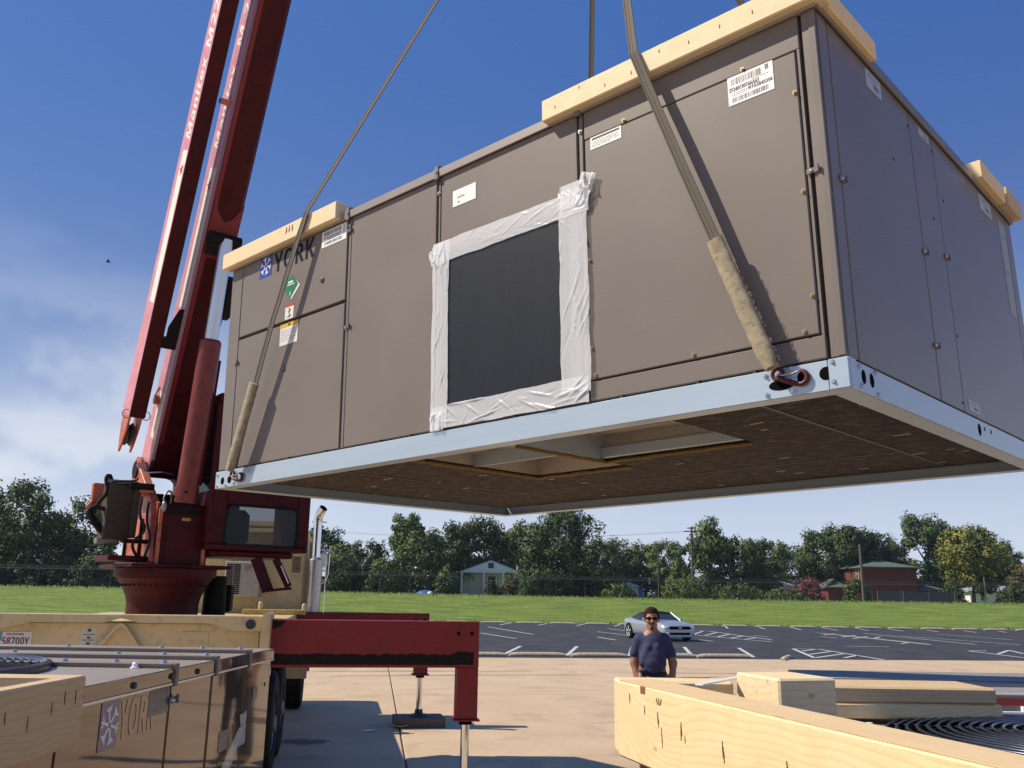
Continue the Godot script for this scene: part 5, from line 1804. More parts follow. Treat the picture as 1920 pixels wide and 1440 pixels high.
func right_unit() -> void:
	var u := thing("rooftop_unit", "rooftop unit at the lower right with a big round fan guard on top", "rooftop unit", Transform3D())
	var top := 1.555
	var b := mb()
	b.bx(Vector3(0.66, 0.25, -2.3), Vector3(3.2, top - 0.012, -0.3))
	part(b, "casing", M["cabinet paint"], u)
	b = mb()
	b.bx(Vector3(0.65, top - 0.01, -2.32), Vector3(3.22, top, -0.28), 0.002)
	part(b, "roof_panel", M["cabinet top paint"], u)
	b = mb()
	b.bx(Vector3(0.65, top - 0.02, -2.33), Vector3(3.22, top + 0.008, -2.322), 0.001)
	part(b, "roof_lip", M["white plastic"], u)
	b = mb()
	b.bx(Vector3(0.275, 0.25, -1.95), Vector3(0.647, 1.511, -0.3), 0.004)  # dark box added for the unit's corner, shaded under the timber
	part(b, "added_corner_box", M["dark steel"], u)
	b = mb()
	b.bx(Vector3(0.27, 0, -2.3), Vector3(3.2, 0.245, -0.3))
	part(b, "base_rail", M["galvanised steel"], u)
	b = mb()
	var disc := []
	b.lathe([Vector2(0, 0.0015), Vector2(0.41, 0.0015), Vector2(0.413, 0)], at(Vector3(1.17, top, -1.84)), 48)
	part(b, "fan_opening", M["black"], u)
	fan_guard(u, Vector3(1.17, top + 0.004, -1.84), 0.4, 0.014, M["fan steel"], 0.0036, 0.02)
	b = mb(at(Vector3(0.8, top, -2.08)))
	b.lathe([Vector2(0, 0.008), Vector2(0.007, 0.0075), Vector2(0.008, 0.003), Vector2(0.012, 0)], Transform3D(), 14)
	part(b, "bolt_cap", M["white plastic"], u)


func trailer() -> void:
	var t := thing("flatbed_trailer", "flatbed trailer with dark deck boards behind the stacked boards at right", "trailer", Transform3D())
	var z := -7.2
	var i := 0
	for w in [0.12, 0.16, 0.16, 0.16, 0.3, 0.3, 0.12, 0.2, 0.2, 0.2, 0.14]:
		var b := mb()
		b.bx(Vector3(2.8, 1.1 - 0.0, z - w + 0.006), Vector3(13.0, 1.15 + 0.002 * (i % 3), z), 0.004)
		part(b, "deck_board", M["deck dark"] if i in [4, 5] else (M["deck light"] if i in [0, 6] else M["deck grey"]), t)
		z -= w
		i += 1
	var b2 := mb()
	b2.bx(Vector3(2.8, 0.9, -7.19), Vector3(13.0, 1.155, -7.14), 0.006)
	b2.bx(Vector3(2.8, 0.9, z - 0.05), Vector3(13.0, 1.155, z - 0.004), 0.006)
	b2.bx(Vector3(2.8, 0.9, z), Vector3(2.85, 1.099, -7.2))
	part(b2, "side_rail", M["deck grey"], t)
	for x in [3.71, 4.6, 5.5]:
		b2 = mb()
		b2.bx(Vector3(x, 1.075, -7.139), Vector3(x + 0.26, 1.125, -7.136))
		part(b2, "reflective_tape", M["tape red"], t)
	for x in [3.9, 5.4, 6.9]:
		b2 = mb()
		b2.bx(Vector3(x, 0.98, -7.138), Vector3(x + 0.035, 1.07, -7.1), 0.004)
		part(b2, "stake_pocket", M["white plastic"], t)
	for x in [8.0, 9.2]:
		for zz in [-7.4, -9.0]:
			b2 = mb()
			b2.lathe([Vector2(0.2, -0.12), Vector2(0.4, -0.13), Vector2(0.44, -0.08), Vector2(0.44, 0.08), Vector2(0.4, 0.13), Vector2(0.2, 0.12), Vector2(0.2, -0.12)], Transform3D(Basis(Vector3.RIGHT, PI / 2), Vector3(x, 0.44, zz)), 28)
			part(b2, "wheel", M["black rubber"], t)
	b2 = mb()
	b2.bx(Vector3(2.9, 0.6, -8.7), Vector3(12.6, 0.898, -8.5))
	b2.bx(Vector3(2.9, 0.6, -7.9), Vector3(12.6, 0.898, -7.7))
	for x in [3.2, 11.5]: b2.bx(Vector3(x, 0, -8.3), Vector3(x + 0.12, 0.898, -8.15))
	part(b2, "chassis", M["dark steel"], t)
	# leaf and paper scraps on the slab
	b2 = mb(Transform3D(Basis(Vector3.UP, 0.5), Vector3(-1.86, 0.004, -12.98)))
	b2.sheet(Transform3D(Basis(Vector3.RIGHT, -PI / 2), Vector3.ZERO), 0.2, 0.1, 8, 4, func(s: float, q: float) -> Vector3: return Vector3(0, 0, 0.02 * sin(s * 5.0) * sin(q * 3.0) + 0.006))
	tag(part(b2, "paper_scrap", M["paper white"], self), "scrap of pale paper on the concrete in the crane truck's shadow", "paper")


# ------------------------------------------------------------------ crane truck: x right, y up, -z forward
var U3 := Transform3D(Basis(Vector3(0.8916, 0, -0.4525), Vector3.UP, Vector3(0.4525, 0, 0.8916)), Vector3(-0.04, 0, -2.0))   # slewing part: z towards the load


func hose(pts: Array, r: float, m: Material, parent: Node, T: Transform3D, called := "hose") -> void:
	# smooth the control points
	var c := Curve3D.new()
	for i in pts.size():
		var p: Vector3 = pts[i]
		var a: Vector3 = pts[maxi(i - 1, 0)]
		var d: Vector3 = pts[mini(i + 1, pts.size() - 1)]
		var tg := (d - a) * 0.2
		c.add_point(p, -tg, tg)
	c.bake_interval = 0.03
	var o := []
	for q in c.get_baked_points(): o.append(q)
	var b := mb(T)
	b.tube(o, r, 7)
	part(b, called, m, parent)


func crane() -> void:
	var hd := deg_to_rad(10.5)
	var k := thing("crane_truck", "red and cream boom crane truck with outriggers down, seen from behind", "crane truck", Transform3D(Basis(Vector3.UP, hd), Vector3(-3.36, 0, -8.04)))
	var CR: Material = M["cream paint"]
	var RD: Material = M["crane red"]
	var OR: Material = M["sunlit crane red"]
	var BR: Material = M["beam red"]
	var b := mb()
	# --- rear outrigger box
	b.bx(Vector3(-1.27, 1.08, -0.42), Vector3(1.16, 1.55, -0.07), 0.01)
	part(b, "outrigger_box", CR, k)
	b = mb()
	var fas := PackedVector2Array([Vector2(-1.28, 1.612), Vector2(1.17, 1.612), Vector2(1.17, 1.487), Vector2(0.92, 1.49), Vector2(0.74, 1.548), Vector2(0.14, 1.548), Vector2(0.0, 1.585), Vector2(-0.02, 1.585), Vector2(-0.16, 1.548), Vector2(-0.74, 1.548), Vector2(-0.98, 1.49), Vector2(-1.28, 1.49)])
	b.prism(fas, at(Vector3(0, 0, -0.03)), 0.03)
	b.bx(Vector3(-1.28, 1.597, -0.45), Vector3(1.17, 1.6118, -0.0305), 0.003)
	part(b, "top_flange", CR, k)
	b = mb()
	for i in 120:
		b.bx(Vector3(-1.27 + i * 0.0203, 1.6118, -0.02), Vector3(-1.27 + i * 0.0203 + 0.009, 1.6165, -0.004))
	var teeth := part(b, "grip_teeth", CR, k)
	teeth.set_meta("kind", "stuff")
	b = mb()
	b.prism(PackedVector2Array([Vector2(-0.3, 1.2), Vector2(-0.06, 1.52), Vector2(-0.03, 1.543), Vector2(0.0, 1.543), Vector2(0.03, 1.52), Vector2(0.27, 1.2), Vector2(0.235, 1.2), Vector2(0.02, 1.495), Vector2(-0.015, 1.515), Vector2(-0.05, 1.495), Vector2(-0.265, 1.2)]), at(Vector3(0, 0, -0.069)), 0.05)
	part(b, "gusset", CR, k)
	b = mb()
	b.bx(Vector3(0.49, 1.2, -0.0695), Vector3(0.72, 1.475, -0.062), 0.003)
	part(b, "access_cover", CR, k)
	b = mb()
	b.prism(PackedVector2Array([Vector2(0, 1.08), Vector2(0, 1.6), Vector2(0.02, 1.64), Vector2(0.05, 1.655), Vector2(0.08, 1.63), Vector2(0.085, 1.08)]), at(Vector3(1.172, 0, -0.42)), 0.46)
	part(b, "end_plate", CR, k)
	b = mb()
	b.cyl(Vector3(1.08, 1.545, -0.02), Vector3(1.08, 1.545, 0.012), 0.043, 0.043, 24)
	b.cyl(Vector3(1.08, 1.545, 0.012), Vector3(1.08, 1.545, 0.0125), 0.02, 0.02, 4)
	part(b, "pipe_end", M["dark steel"], k)
	# licence plate and sticker
	b = mb()
	b.bx(Vector3(-1.01, 1.335, -0.069), Vector3(-0.735, 1.465, -0.064), 0.002)
	var pl := part(b, "licence_plate", M["plate white"], k)
	letters("58700Y", 0.062, M["plate ink"], pl, at(Vector3(-0.968, 1.355, -0.0635)), 0.215)
	letters("OKLAHOMA", 0.016, M["black ink"], pl, at(Vector3(-0.94, 1.436, -0.0635)), 0.14)
	b = mb()
	b.bx(Vector3(-1.009, 1.39, -0.0638), Vector3(-0.972, 1.463, -0.0632))
	part(b, "plate_emblem", M["plate blue"], pl)
	sticker("capacity_label", printed("capacity label", print_image(95, 64, 96, [], [[8, 30, 48, 5], [8, 56, 48, 5], [8, 84, 48, 5]], Color(0.78, 0.76, 0.7), [[24, 6, 16, 14, Color(0.3, 0.25, 0.22)], [24, 42, 16, 10, Color(0.3, 0.28, 0.26)], [24, 68, 16, 12, Color(0.3, 0.28, 0.26)]])), k, at(Vector3(-0.34, 1.33, -0.0685)), 0.125, 0.175)
	# --- outrigger beams, near and far
	for q in [[-0.16, 1.585, 1.165, "near outrigger beam"], [-5.02, 1.565, 1.17, "far outrigger beam"]]:
		b = mb()
		b.bx(Vector3(1.0, q[2], q[0] - 0.2), Vector3(3.17, q[1], q[0]), 0.006)
		b.bx(Vector3(2.97, 0.71, q[0] - 0.2 + 0.002), Vector3(3.168, q[2] - 0.0006, q[0] - 0.002), 0.005)
		b.bx(Vector3(2.945, 0.69, q[0] - 0.22), Vector3(3.19, 0.708, q[0] + 0.02), 0.003)
		var ob := part(b, "outrigger_beam", BR, k, q[3])
		b = mb()
		var fy: float = 0.0 if q[0] < -1.0 else -0.123
		b.cyl(Vector3(3.07, 0.1 + fy, q[0] - 0.1), Vector3(3.07, 0.66, q[0] - 0.1), 0.04, 0.04, 20)
		part(b, "jack_rod", M["chrome"], ob)
		b = mb()
		b.cyl(Vector3(3.07, 0.655, q[0] - 0.1), Vector3(3.07, 0.689, q[0] - 0.1), 0.062, 0.062, 20)
		part(b, "jack_collar", M["black"], ob)
		b = mb()
		b.cyl(Vector3(3.07, 0.155 + fy, q[0] - 0.1), Vector3(3.07, 0.22 + fy, q[0] - 0.1), 0.06, 0.055, 16)
		b.cyl(Vector3(3.07, 0.125 + fy, q[0] - 0.1), Vector3(3.07, 0.154 + fy, q[0] - 0.1), 0.17, 0.12, 24)
		part(b, "jack_foot", M["dark steel"], ob)
		for x in [2.97, 3.1]:
			b = mb()
			b.cyl(Vector3(x, 1.475, q[0] - 0.004), Vector3(x, 1.475, q[0] + 0.0015), 0.018, 0.018, 16)
			part(b, "pin_hole", M["black"], ob)
		# worn black grease band along the lower web
		var f := FastNoiseLite.new()
		f.seed = 44
		f.frequency = 4.0
		var poly := PackedVector2Array()
		for i in 60:
			var x := lerpf(1.27, 3.12, i / 59.0)
			poly.append(Vector2(x, 1.283 + 0.022 * f.get_noise_1d(x * 2.5) + 0.012 * f.get_noise_1d(x * 9.0) + 0.03 * smoothstep(2.85, 3.0, x)))
		for i in 30:
			var x := lerpf(3.12, 1.27, i / 29.0)
			poly.append(Vector2(x, 1.19 + 0.008 * f.get_noise_1d(x * 3.0 + 9.0)))
		b = mb()
		b.prism(poly, at(Vector3(0, 0, q[0] + 0.0001)), 0.0012)
		part(b, "grease_band", M["grease"], ob)
		b = mb()
		b.prism(PackedVector2Array([Vector2(1.262, 1.5), Vector2(1.262, 1.575), Vector2(1.38, 1.575), Vector2(1.34, 1.53)]), at(Vector3(0, 0, q[0] + 0.0001)), 0.0012)
		part(b, "grease_patch", M["grease"], ob)
	# --- chassis
	b = mb()
	b.bx(Vector3(-0.45, 0.75, -8.4), Vector3(-0.35, 1.06, -0.3), 0.01)
	b.bx(Vector3(0.35, 0.75, -8.4), Vector3(0.45, 1.06, -0.3), 0.01)
	b.bx(Vector3(-0.35, 0.8, -7.2), Vector3(0.35, 1.0, -0.5))
	part(b, "chassis", M["dark steel"], k)
	b = mb()
	b.bx(Vector3(-1.26, 1.44, -5.0), Vector3(1.26, 1.53, -0.46), 0.008)
	b.bx(Vector3(-1.26, 1.1, -5.0), Vector3(-1.2, 1.438, -2.8), 0.008)
	b.bx(Vector3(1.2, 1.1, -5.0), Vector3(1.26, 1.438, -2.8), 0.008)
	part(b, "deck", CR, k)
	b = mb()
	b.bx(Vector3(-1.0, 1.06, -4.9), Vector3(1.0, 1.438, -2.9))
	part(b, "tank", M["dark steel"], k)
	b = mb()
	b.bx(Vector3(0.55, 1.532, -4.72), Vector3(1.4, 1.6, -4.55), 0.006)
	part(b, "step_bar", M["yellow paint"], k)
	for q in [[0.78, 1.68], [1.37, 1.66]]:
		b = mb()
		b.cyl(Vector3(q[0], 1.6, -4.63), Vector3(q[0], q[1], -4.63), 0.03, 0.03, 12)
		b.ball(at(Vector3(q[0], q[1], -4.63), Basis().scaled(Vector3(0.03, 0.025, 0.03))), 12, 5, true)
		part(b, "grab_post", CR, k)
	# wheels
	for q in [[-1.45, 1.13, 0.92], [-2.75, 1.13, 0.92], [-7.25, 1.18, 1.18]]:
		for s in [-1.0, 1.0]:
			for dual in ([0.0, 0.33] if q[0] > -5.0 else [0.0]):
				var wx: float = s * (q[1] - dual + (0.02 if q[0] < -5.0 else 0.0))
				var WT := Transform3D(Basis(Vector3.BACK, -PI / 2 * s), Vector3(wx, 0.52, q[0]))
				b = mb()
				b.lathe([Vector2(0.29, -0.13), Vector2(0.42, -0.145), Vector2(0.5, -0.125), Vector2(0.52, -0.09), Vector2(0.52, 0.09), Vector2(0.5, 0.125), Vector2(0.42, 0.145), Vector2(0.29, 0.13)], WT, 40)
				for i in 40:
					var a := TAU * i / 40.0
					b.box(WT * Transform3D(Basis(Vector3.UP, -a), Vector3(cos(a), 0, sin(a)) * 0.521), Vector3(0.014, 0.19, 0.05))
				var ty := part(b, "tyre", M["black rubber"], k)
				b = mb()
				b.lathe([Vector2(0, 0.05), Vector2(0.1, 0.05), Vector2(0.12, 0.03), Vector2(0.2, 0.02), Vector2(0.27, 0.09), Vector2(0.295, 0.12), Vector2(0.295, -0.1), Vector2(0, -0.1)], WT, 32)
				if dual == 0.0:
					b.cyl(WT * Vector3(0, 0.05, 0), WT * Vector3(0, 0.15, 0), 0.09, 0.075, 16)
					for i in 10:
						var a := TAU * i / 10.0
						b.cyl(WT * Vector3(cos(a) * 0.15, 0.02, sin(a) * 0.15), WT * Vector3(cos(a) * 0.15, 0.065, sin(a) * 0.15), 0.016, 0.016, 6)
				part(b, "rim", M["dull aluminium"], ty)
	b = mb()
	for q in [-1.45, -2.75, -7.25]: b.cyl(Vector3(-1.0, 0.52, q), Vector3(1.0, 0.52, q), 0.07, 0.07, 12)
	part(b, "axle", M["dark steel"], k)
	# --- driving cab
	b = mb()
	b.bx(Vector3(-1.0, 1.1, -6.6), Vector3(1.36, 2.75, -5.15), 0.06)
	b.bx(Vector3(-0.95, 2.7, -6.5), Vector3(1.3, 2.86, -5.25), 0.07)
	var cab := part(b, "driver_cab", CR, k)
	b = mb()
	b.bx(Vector3(1.3605, 2.1, -6.4), Vector3(1.366, 2.6, -5.7), 0.002)
	part(b, "window", M["cab lining"], cab)
	for i in 9:
		b = mb()
		b.bx(Vector3(1.14, 2.12 + i * 0.026, -5.152), Vector3(1.26, 2.134 + i * 0.026, -5.142))
		part(b, "vent_slat", M["dark steel"], cab)
	b = mb()
	b.bx(Vector3(-0.75, 1.05, -8.5), Vector3(1.1, 1.75, -6.62), 0.12)
	part(b, "bonnet", CR, k)
	for s in [-0.93, 1.19]:
		b = mb()
		var ring := []
		for i in 9:
			var a := PI * i / 8.0
			ring.append(Vector3(s, 0.52 + sin(a) * 0.68, -7.25 + cos(a) * 0.72))
		for i in 8: b.beam(ring[i], ring[i + 1], 0.44, 0.03, (ring[i] + ring[i + 1]) * 0.5 - Vector3(s, 0.52, -7.25))
		part(b, "mudguard", CR, k)
	# air conditioner behind the cab
	b = mb()
	b.bx(Vector3(0.24, 1.76, -5.12), Vector3(0.72, 2.25, -4.86), 0.012)
	var ac := part(b, "cab_air_conditioner", M["ac grey"], k)
	for c in 2:
		for i in 15:
			b = mb()
			b.bx(Vector3(0.26 + c * 0.1, 1.8 + i * 0.028, -4.8605), Vector3(0.35 + c * 0.1, 1.817 + i * 0.028, -4.855))
			part(b, "louvre", M["black"], ac)
	b = mb()
	b.bx(Vector3(0.5, 2.12, -4.8605), Vector3(0.6, 2.2, -4.854), 0.002)
	part(b, "badge_plate", M["dull aluminium"], ac)
	# chrome exhaust stack
	b = mb()
	b.cyl(Vector3(1.47, 1.3, -5.15), Vector3(1.47, 2.3, -5.15), 0.105, 0.105, 24)
	b.cyl(Vector3(1.47, 2.3, -5.15), Vector3(1.47, 2.34, -5.15), 0.105, 0.065, 24)
	part(b, "exhaust_guard", M["chrome dull"], k)
	b = mb()
	b.tube([Vector3(1.47, 2.34, -5.15), Vector3(1.47, 2.6, -5.15), Vector3(1.47, 2.86, -5.15), Vector3(1.475, 2.93, -5.14), Vector3(1.5, 3.0, -5.12), Vector3(1.54, 3.06, -5.08)], 0.064, 20)
	var ex := part(b, "exhaust_pipe", M["chrome"], k)
	b = mb()
	b.cyl(Vector3(1.541, 3.0615, -5.079), Vector3(1.5425, 3.0635, -5.0775), 0.055, 0.055, 20)
	part(b, "pipe_mouth", M["black"], ex)
	# wing mirror
	b = mb()
	b.tube([Vector3(1.42, 2.42, -5.3), Vector3(1.52, 2.46, -5.32), Vector3(1.64, 2.45, -5.32), Vector3(1.665, 2.4, -5.32), Vector3(1.66, 2.1, -5.32), Vector3(1.62, 1.99, -5.32), Vector3(1.4, 1.9, -5.3)], 0.012, 8)
	var mi := part(b, "mirror_bracket", M["chrome"], k)
	b = mb()
	b.bx(Vector3(1.515, 2.06, -5.34), Vector3(1.63, 2.42, -5.28), 0.02)
	part(b, "mirror_shell", M["chrome dull"], mi)
	b = mb()
	b.bx(Vector3(1.527, 2.16, -5.2795), Vector3(1.618, 2.4, -5.277), 0.001)
	part(b, "mirror_glass", M["mirror glass"], mi)
	b = mb()
	b.bx(Vector3(1.527, 2.075, -5.2795), Vector3(1.618, 2.145, -5.277), 0.001)
	part(b, "mirror_glass", M["mirror glass"], mi)
	b = mb()
	b.tube([Vector3(1.63, 1.55, -5.0), Vector3(1.63, 2.3, -5.02)], 0.006, 6)
	part(b, "aerial", M["chrome"], k)
	# --- pedestal and turntable
	b = mb()
	b.lathe([Vector2(0.37, 1.53), Vector2(0.37, 1.68), Vector2(0.385, 1.76), Vector2(0.43, 1.86), Vector2(0.475, 1.93), Vector2(0.49, 1.95), Vector2(0.49, 1.965), Vector2(0.53, 1.97), Vector2(0.53, 2.055), Vector2(0.52, 2.06), Vector2(0.0, 2.06)], at(Vector3(-0.04, 0, -2.0)), 56)
	var ped := part(b, "pedestal", RD, k)
	for i in 44:
		var a := TAU * i / 44.0
		var d := Vector3(cos(a), 0, sin(a))
		b = mb(Transform3D(Basis(Vector3.UP, -a), Vector3(-0.04, 0, -2.0) + d * 0.447 + Vector3(0, 1.885, 0)))
		b.bx(Vector3(-0.01, -0.018, -0.014), Vector3(0.008, 0.018, 0.014), 0.004)
		part(b, "bolt", M["grease"], ped)
	b = mb()
	b.cyl(Vector3(0.45, 1.53, -2.35), Vector3(0.45, 2.0, -2.35), 0.13, 0.12, 20)
	b.bx(Vector3(0.36, 1.6, -2.7), Vector3(0.62, 1.9, -2.45), 0.02)
	part(b, "hydraulic_motor", M["grease"], k)
	b = mb(U3)
	b.bx(Vector3(-0.5, 2.062, -0.85), Vector3(0.55, 2.1, 0.48), 0.008)
	part(b, "turntable_plate", RD, k)
	b = mb(U3)
	b.bx(Vector3(-0.68, 2.125, -0.3), Vector3(-0.28, 2.18, 0.25), 0.006)
	part(b, "side_shelf", RD, k)
	b = mb(U3)
	for i in 14: b.bx(Vector3(-0.55 + i * 0.02, 2.1, 0.05), Vector3(-0.54 + i * 0.02, 2.118, 0.07))
	part(b, "chain", M["zinc"], k)
	# turret cheeks: outline in (towards load, up)
	var cheek := PackedVector2Array([Vector2(-0.82, 2.1), Vector2(0.4, 2.1), Vector2(0.4, 2.68), Vector2(0.2, 2.78), Vector2(-0.5, 3.27), Vector2(-0.58, 3.34), Vector2(-0.72, 3.36), Vector2(-0.82, 3.3), Vector2(-0.86, 3.15)])
	for x in [-0.245, 0.24]:
		b = mb(U3 * Transform3D(Basis(Vector3(0, 0, 1), Vector3.UP, Vector3(-1, 0, 0)), Vector3(x + 0.03, 0, 0)))
		b.prism(cheek, Transform3D(), 0.035)
		var ck := part(b, "turret_cheek", OR, k)
		b = mb(U3)
		b.cyl(Vector3(x - 0.025, 3.2, -0.7), Vector3(x + 0.05, 3.2, -0.7), 0.1, 0.1, 24)
		part(b, "pivot_pin", M["grease"], ck)
	# ribs on the left cheek
	b = mb(U3)
	b.beam(Vector3(-0.268, 2.12, 0.36), Vector3(-0.268, 2.75, 0.2), 0.03, 0.06, Vector3.RIGHT, 0.004)
	b.beam(Vector3(-0.272, 2.75, 0.2), Vector3(-0.272, 3.25, -0.52), 0.05, 0.05, Vector3.RIGHT, 0.004)
	b.bx(Vector3(-0.4, 2.86, -0.35), Vector3(-0.251, 2.89, 0.12), 0.004)
	part(b, "cheek_rib", OR, k)
	b = mb(U3)
	b.ball(Transform3D(Basis().scaled(Vector3(0.03, 0.06, 0.035)), Vector3(-0.21, 2.7, 0.39)), 14, 10)
	part(b, "weathered_boss", M["dull aluminium"], k)
	b = mb(U3)
	b.bx(Vector3(-0.26, 2.1, 0.33), Vector3(0.3, 2.72, 0.37), 0.006)
	var front := part(b, "turret_front", RD, k)
	b = mb(U3)
	var rr := PackedVector2Array()
	for q in [[0.1, 2.46, 0.0], [-0.1, 2.46, 0.5], [-0.1, 2.2, 1.0], [0.1, 2.2, 1.5]]:
		for i in 6:
			var a: float = (q[2] + i / 10.0) * PI
			rr.append(Vector2(q[0] + cos(a) * 0.07, q[1] + sin(a) * 0.07))
	b.prism(rr, at(Vector3(0.01, 0, 0.3702)), 0.004)
	var cover := part(b, "access_cover", RD, front)
	for q in [[-0.15, 2.33], [0.17, 2.33], [0.01, 2.14]]:
		b = mb(U3)
		b.cyl(Vector3(q[0], q[1], 0.37), Vector3(q[0], q[1], 0.381), 0.01, 0.008, 6)
		part(b, "bolt", M["grease"], front)
	b = mb(U3)
	b.bx(Vector3(0.0, 2.565, 0.3702), Vector3(0.09, 2.595, 0.372))
	part(b, "name_plate", M["yellow paint"], front)
	b = mb(U3)
	b.bx(Vector3(-0.25, 2.722, 0.2), Vector3(0.29, 2.74, 0.4), 0.004)
	b.bx(Vector3(-0.2, 2.63, 0.372), Vector3(0.26, 2.68, 0.39), 0.006)
	part(b, "grease_ledge", M["grease"], front)
	b = mb(U3)
	b.bx(Vector3(-0.28, 2.1, -0.8), Vector3(0.26, 2.95, -0.76), 0.004)
	b.bx(Vector3(-0.28, 2.1, -0.2), Vector3(0.26, 2.6, -0.16), 0.004)
	part(b, "cross_plate", M["grease"], k)
	# --- lift cylinder
	b = mb(U3)
	var foot := Vector3(0.02, 2.76, 0.36)
	var head := Vector3(0.07, 5.7, 0.74)
	var dir := (head - foot).normalized()
	var side := dir.cross(Vector3(0, 0, 1)).normalized()
	b.cyl(foot, foot + dir * 1.78, 0.118, 0.118, 32)
	b.cyl(foot + dir * 1.78, foot + dir * 1.81, 0.118, 0.1, 32)
	b.cyl(foot + dir * 0.06, foot + dir * 0.16, 0.124, 0.124, 32)
	var cyl := part(b, "lift_cylinder", M["cylinder red"], k)
	b = mb(U3)
	b.cyl(foot + dir * 1.8, head, 0.075, 0.075, 28)
	part(b, "cylinder_rod", M["rod steel"], cyl)
	b = mb(U3)
	b.tube([foot + dir * 0.2 - side * -0.135, foot + dir * 0.9 - side * -0.135, foot + dir * 1.6 - side * -0.135], 0.014, 8)
	part(b, "oil_pipe", RD, cyl)
	b = mb(U3)
	b.cyl(foot + dir * 0.1 + Vector3(-0.05, 0, 0.118), foot + dir * 0.1 + Vector3(-0.05, 0, 0.126), 0.014, 0.014, 12)
	part(b, "port_plug", M["black"], cyl)
	# --- boom: x right, y along, z out of the underside
	var e := deg_to_rad(67.0)
	var BT := U3 * Transform3D(Basis(Vector3.RIGHT, Vector3(0, sin(e), cos(e)), Vector3(0, -cos(e), sin(e))), Vector3(0, 3.2, -0.7))
	var sec := [Vector2(-0.142, 0.25), Vector2(0.175, 0.25), Vector2(0.22, 0.2), Vector2(0.22, -0.2), Vector2(0.175, -0.25), Vector2(-0.11, -0.25), Vector2(-0.168, -0.2), Vector2(-0.168, 0.224)]
	b = mb(BT)
	for i in sec.size():
		var p: Vector2 = sec[i]
		var q: Vector2 = sec[(i + 1) % sec.size()]
		var y0 := -0.15 if i > 1 else 0.0
		var nrm := Vector3((q - p).y, 0, -(q - p).x)
		var mid := (p + q) * 0.5 - Vector2(0.025, 0)
		if nrm.dot(Vector3(mid.x, 0, mid.y)) < 0.0: nrm = -nrm
		b.quad(Vector3(p.x, y0, p.y), Vector3(q.x, y0, q.y), Vector3(q.x, 17.6, q.y), Vector3(p.x, 17.6, p.y), nrm.normalized())
	b.prism(PackedVector2Array(sec.map(func(q: Vector2) -> Vector2: return Vector2(q.x, -q.y))), Transform3D(Basis(Vector3.RIGHT, Vector3(0, 0, -1), Vector3.UP), Vector3(0, 17.5, 0)), 0.05)
	var boom := part(b, "boom", RD, k)
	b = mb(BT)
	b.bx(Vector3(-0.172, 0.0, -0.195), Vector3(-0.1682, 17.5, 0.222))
	part(b, "boom_side", M["sunlit faded red"], boom, "pink side of the boom, sunlight painted into its faded red")
	b = mb(BT)
	b.beam(Vector3(-0.1565, 0.2, 0.2385), Vector3(-0.1565, 17.5, 0.2385), 0.034, 0.003, Vector3(-1, 0, 1))
	part(b, "boom_edge", M["edge violet"], boom)
	b = mb(BT)
	b.bx(Vector3(-0.137, 0.4, 0.2502), Vector3(-0.09, 17.5, 0.253))
	part(b, "wear_strip", M["beam red"], boom)
	b = mb(BT)
	b.bx(Vector3(0.2202, 3.35, -0.05), Vector3(0.235, 16.0, 0.0), 0.003)
	part(b, "hose_channel", M["grease"], boom)
	b = mb(BT)
	b.bx(Vector3(-0.1735, 1.98, -0.05), Vector3(-0.1722, 3.62, 0.19))
	part(b, "white_stripe", M["white stripe"], boom)
	b = mb(BT)
	b.bx(Vector3(-0.1735, 0.42, -0.02), Vector3(-0.1722, 0.98, 0.2))
	part(b, "white_stripe", M["white stripe"], boom)
	# lettering along the left side: reads upwards
	var LT := func(x: float, y: float, z: float) -> Transform3D: return BT * Transform3D(Basis(Vector3.UP, Vector3(0, 0, -1), Vector3.LEFT), Vector3(x, y, z))
	letters("Manitex", 0.19, M["white stripe"], boom, LT.call(-0.1735, 3.83, 0.1), 0.95, 700, 0.2)
	letters("M 2101", 0.2, M["white stripe"], boom, LT.call(-0.1735, 5.0, 0.1), 0.95, 700, 0.2)
	b = mb(BT)
	star(b, Transform3D(Basis(Vector3.UP, Vector3(0, 0, -1), Vector3.LEFT), Vector3(-0.1736, 3.42, 0.06)), 0.085)
	part(b, "star", M["star red"], boom)
	# underside housing where the cylinder joins
	b = mb(BT)
	b.prism(PackedVector2Array([Vector2(-0.14, 2.62), Vector2(0.2, 2.62), Vector2(0.21, 3.3), Vector2(0.12, 3.12), Vector2(0.03, 3.05), Vector2(-0.06, 3.14), Vector2(-0.12, 3.3)]), at(Vector3(0, 0, 0.2505)), 0.012)
	part(b, "head_plate", BR, boom)
	b = mb(BT)
	b.bx(Vector3(-0.12, 2.66, 0.262), Vector3(0.17, 2.9, 0.36), 0.01)
	b.cyl(Vector3(-0.13, 2.86, 0.34), Vector3(0.23, 2.86, 0.34), 0.07, 0.07, 20)
	part(b, "rod_clevis", M["grease"], boom)
	b = mb(BT)
	b.cyl(Vector3(0.2, 2.72, 0.33), Vector3(0.255, 2.72, 0.33), 0.045, 0.045, 16)
	part(b, "pin_cap", RD, boom)
	# shadowed collar at the foot, small lug and side boss
	b = mb(BT)
	b.bx(Vector3(-0.29, 4.32, 0.12), Vector3(-0.1725, 4.38, 0.2), 0.006)
	part(b, "lug", OR, boom)
	b = mb(BT)
	b.cyl(Vector3(-0.225, 0.86, -0.02), Vector3(-0.1725, 0.86, -0.02), 0.055, 0.06, 18)
	part(b, "side_boss", OR, boom)
	b = mb(BT)
	b.tube(arcpts(Vector3(-0.2, 0.96, -0.04), 0.05, 0.4, 5.6, 10, Vector3(0.3, 1, 0), Vector3(-0.3, 0, 1)), 0.006, 6)
	part(b, "pin_clip", M["grease"], boom)
	b = mb(BT)
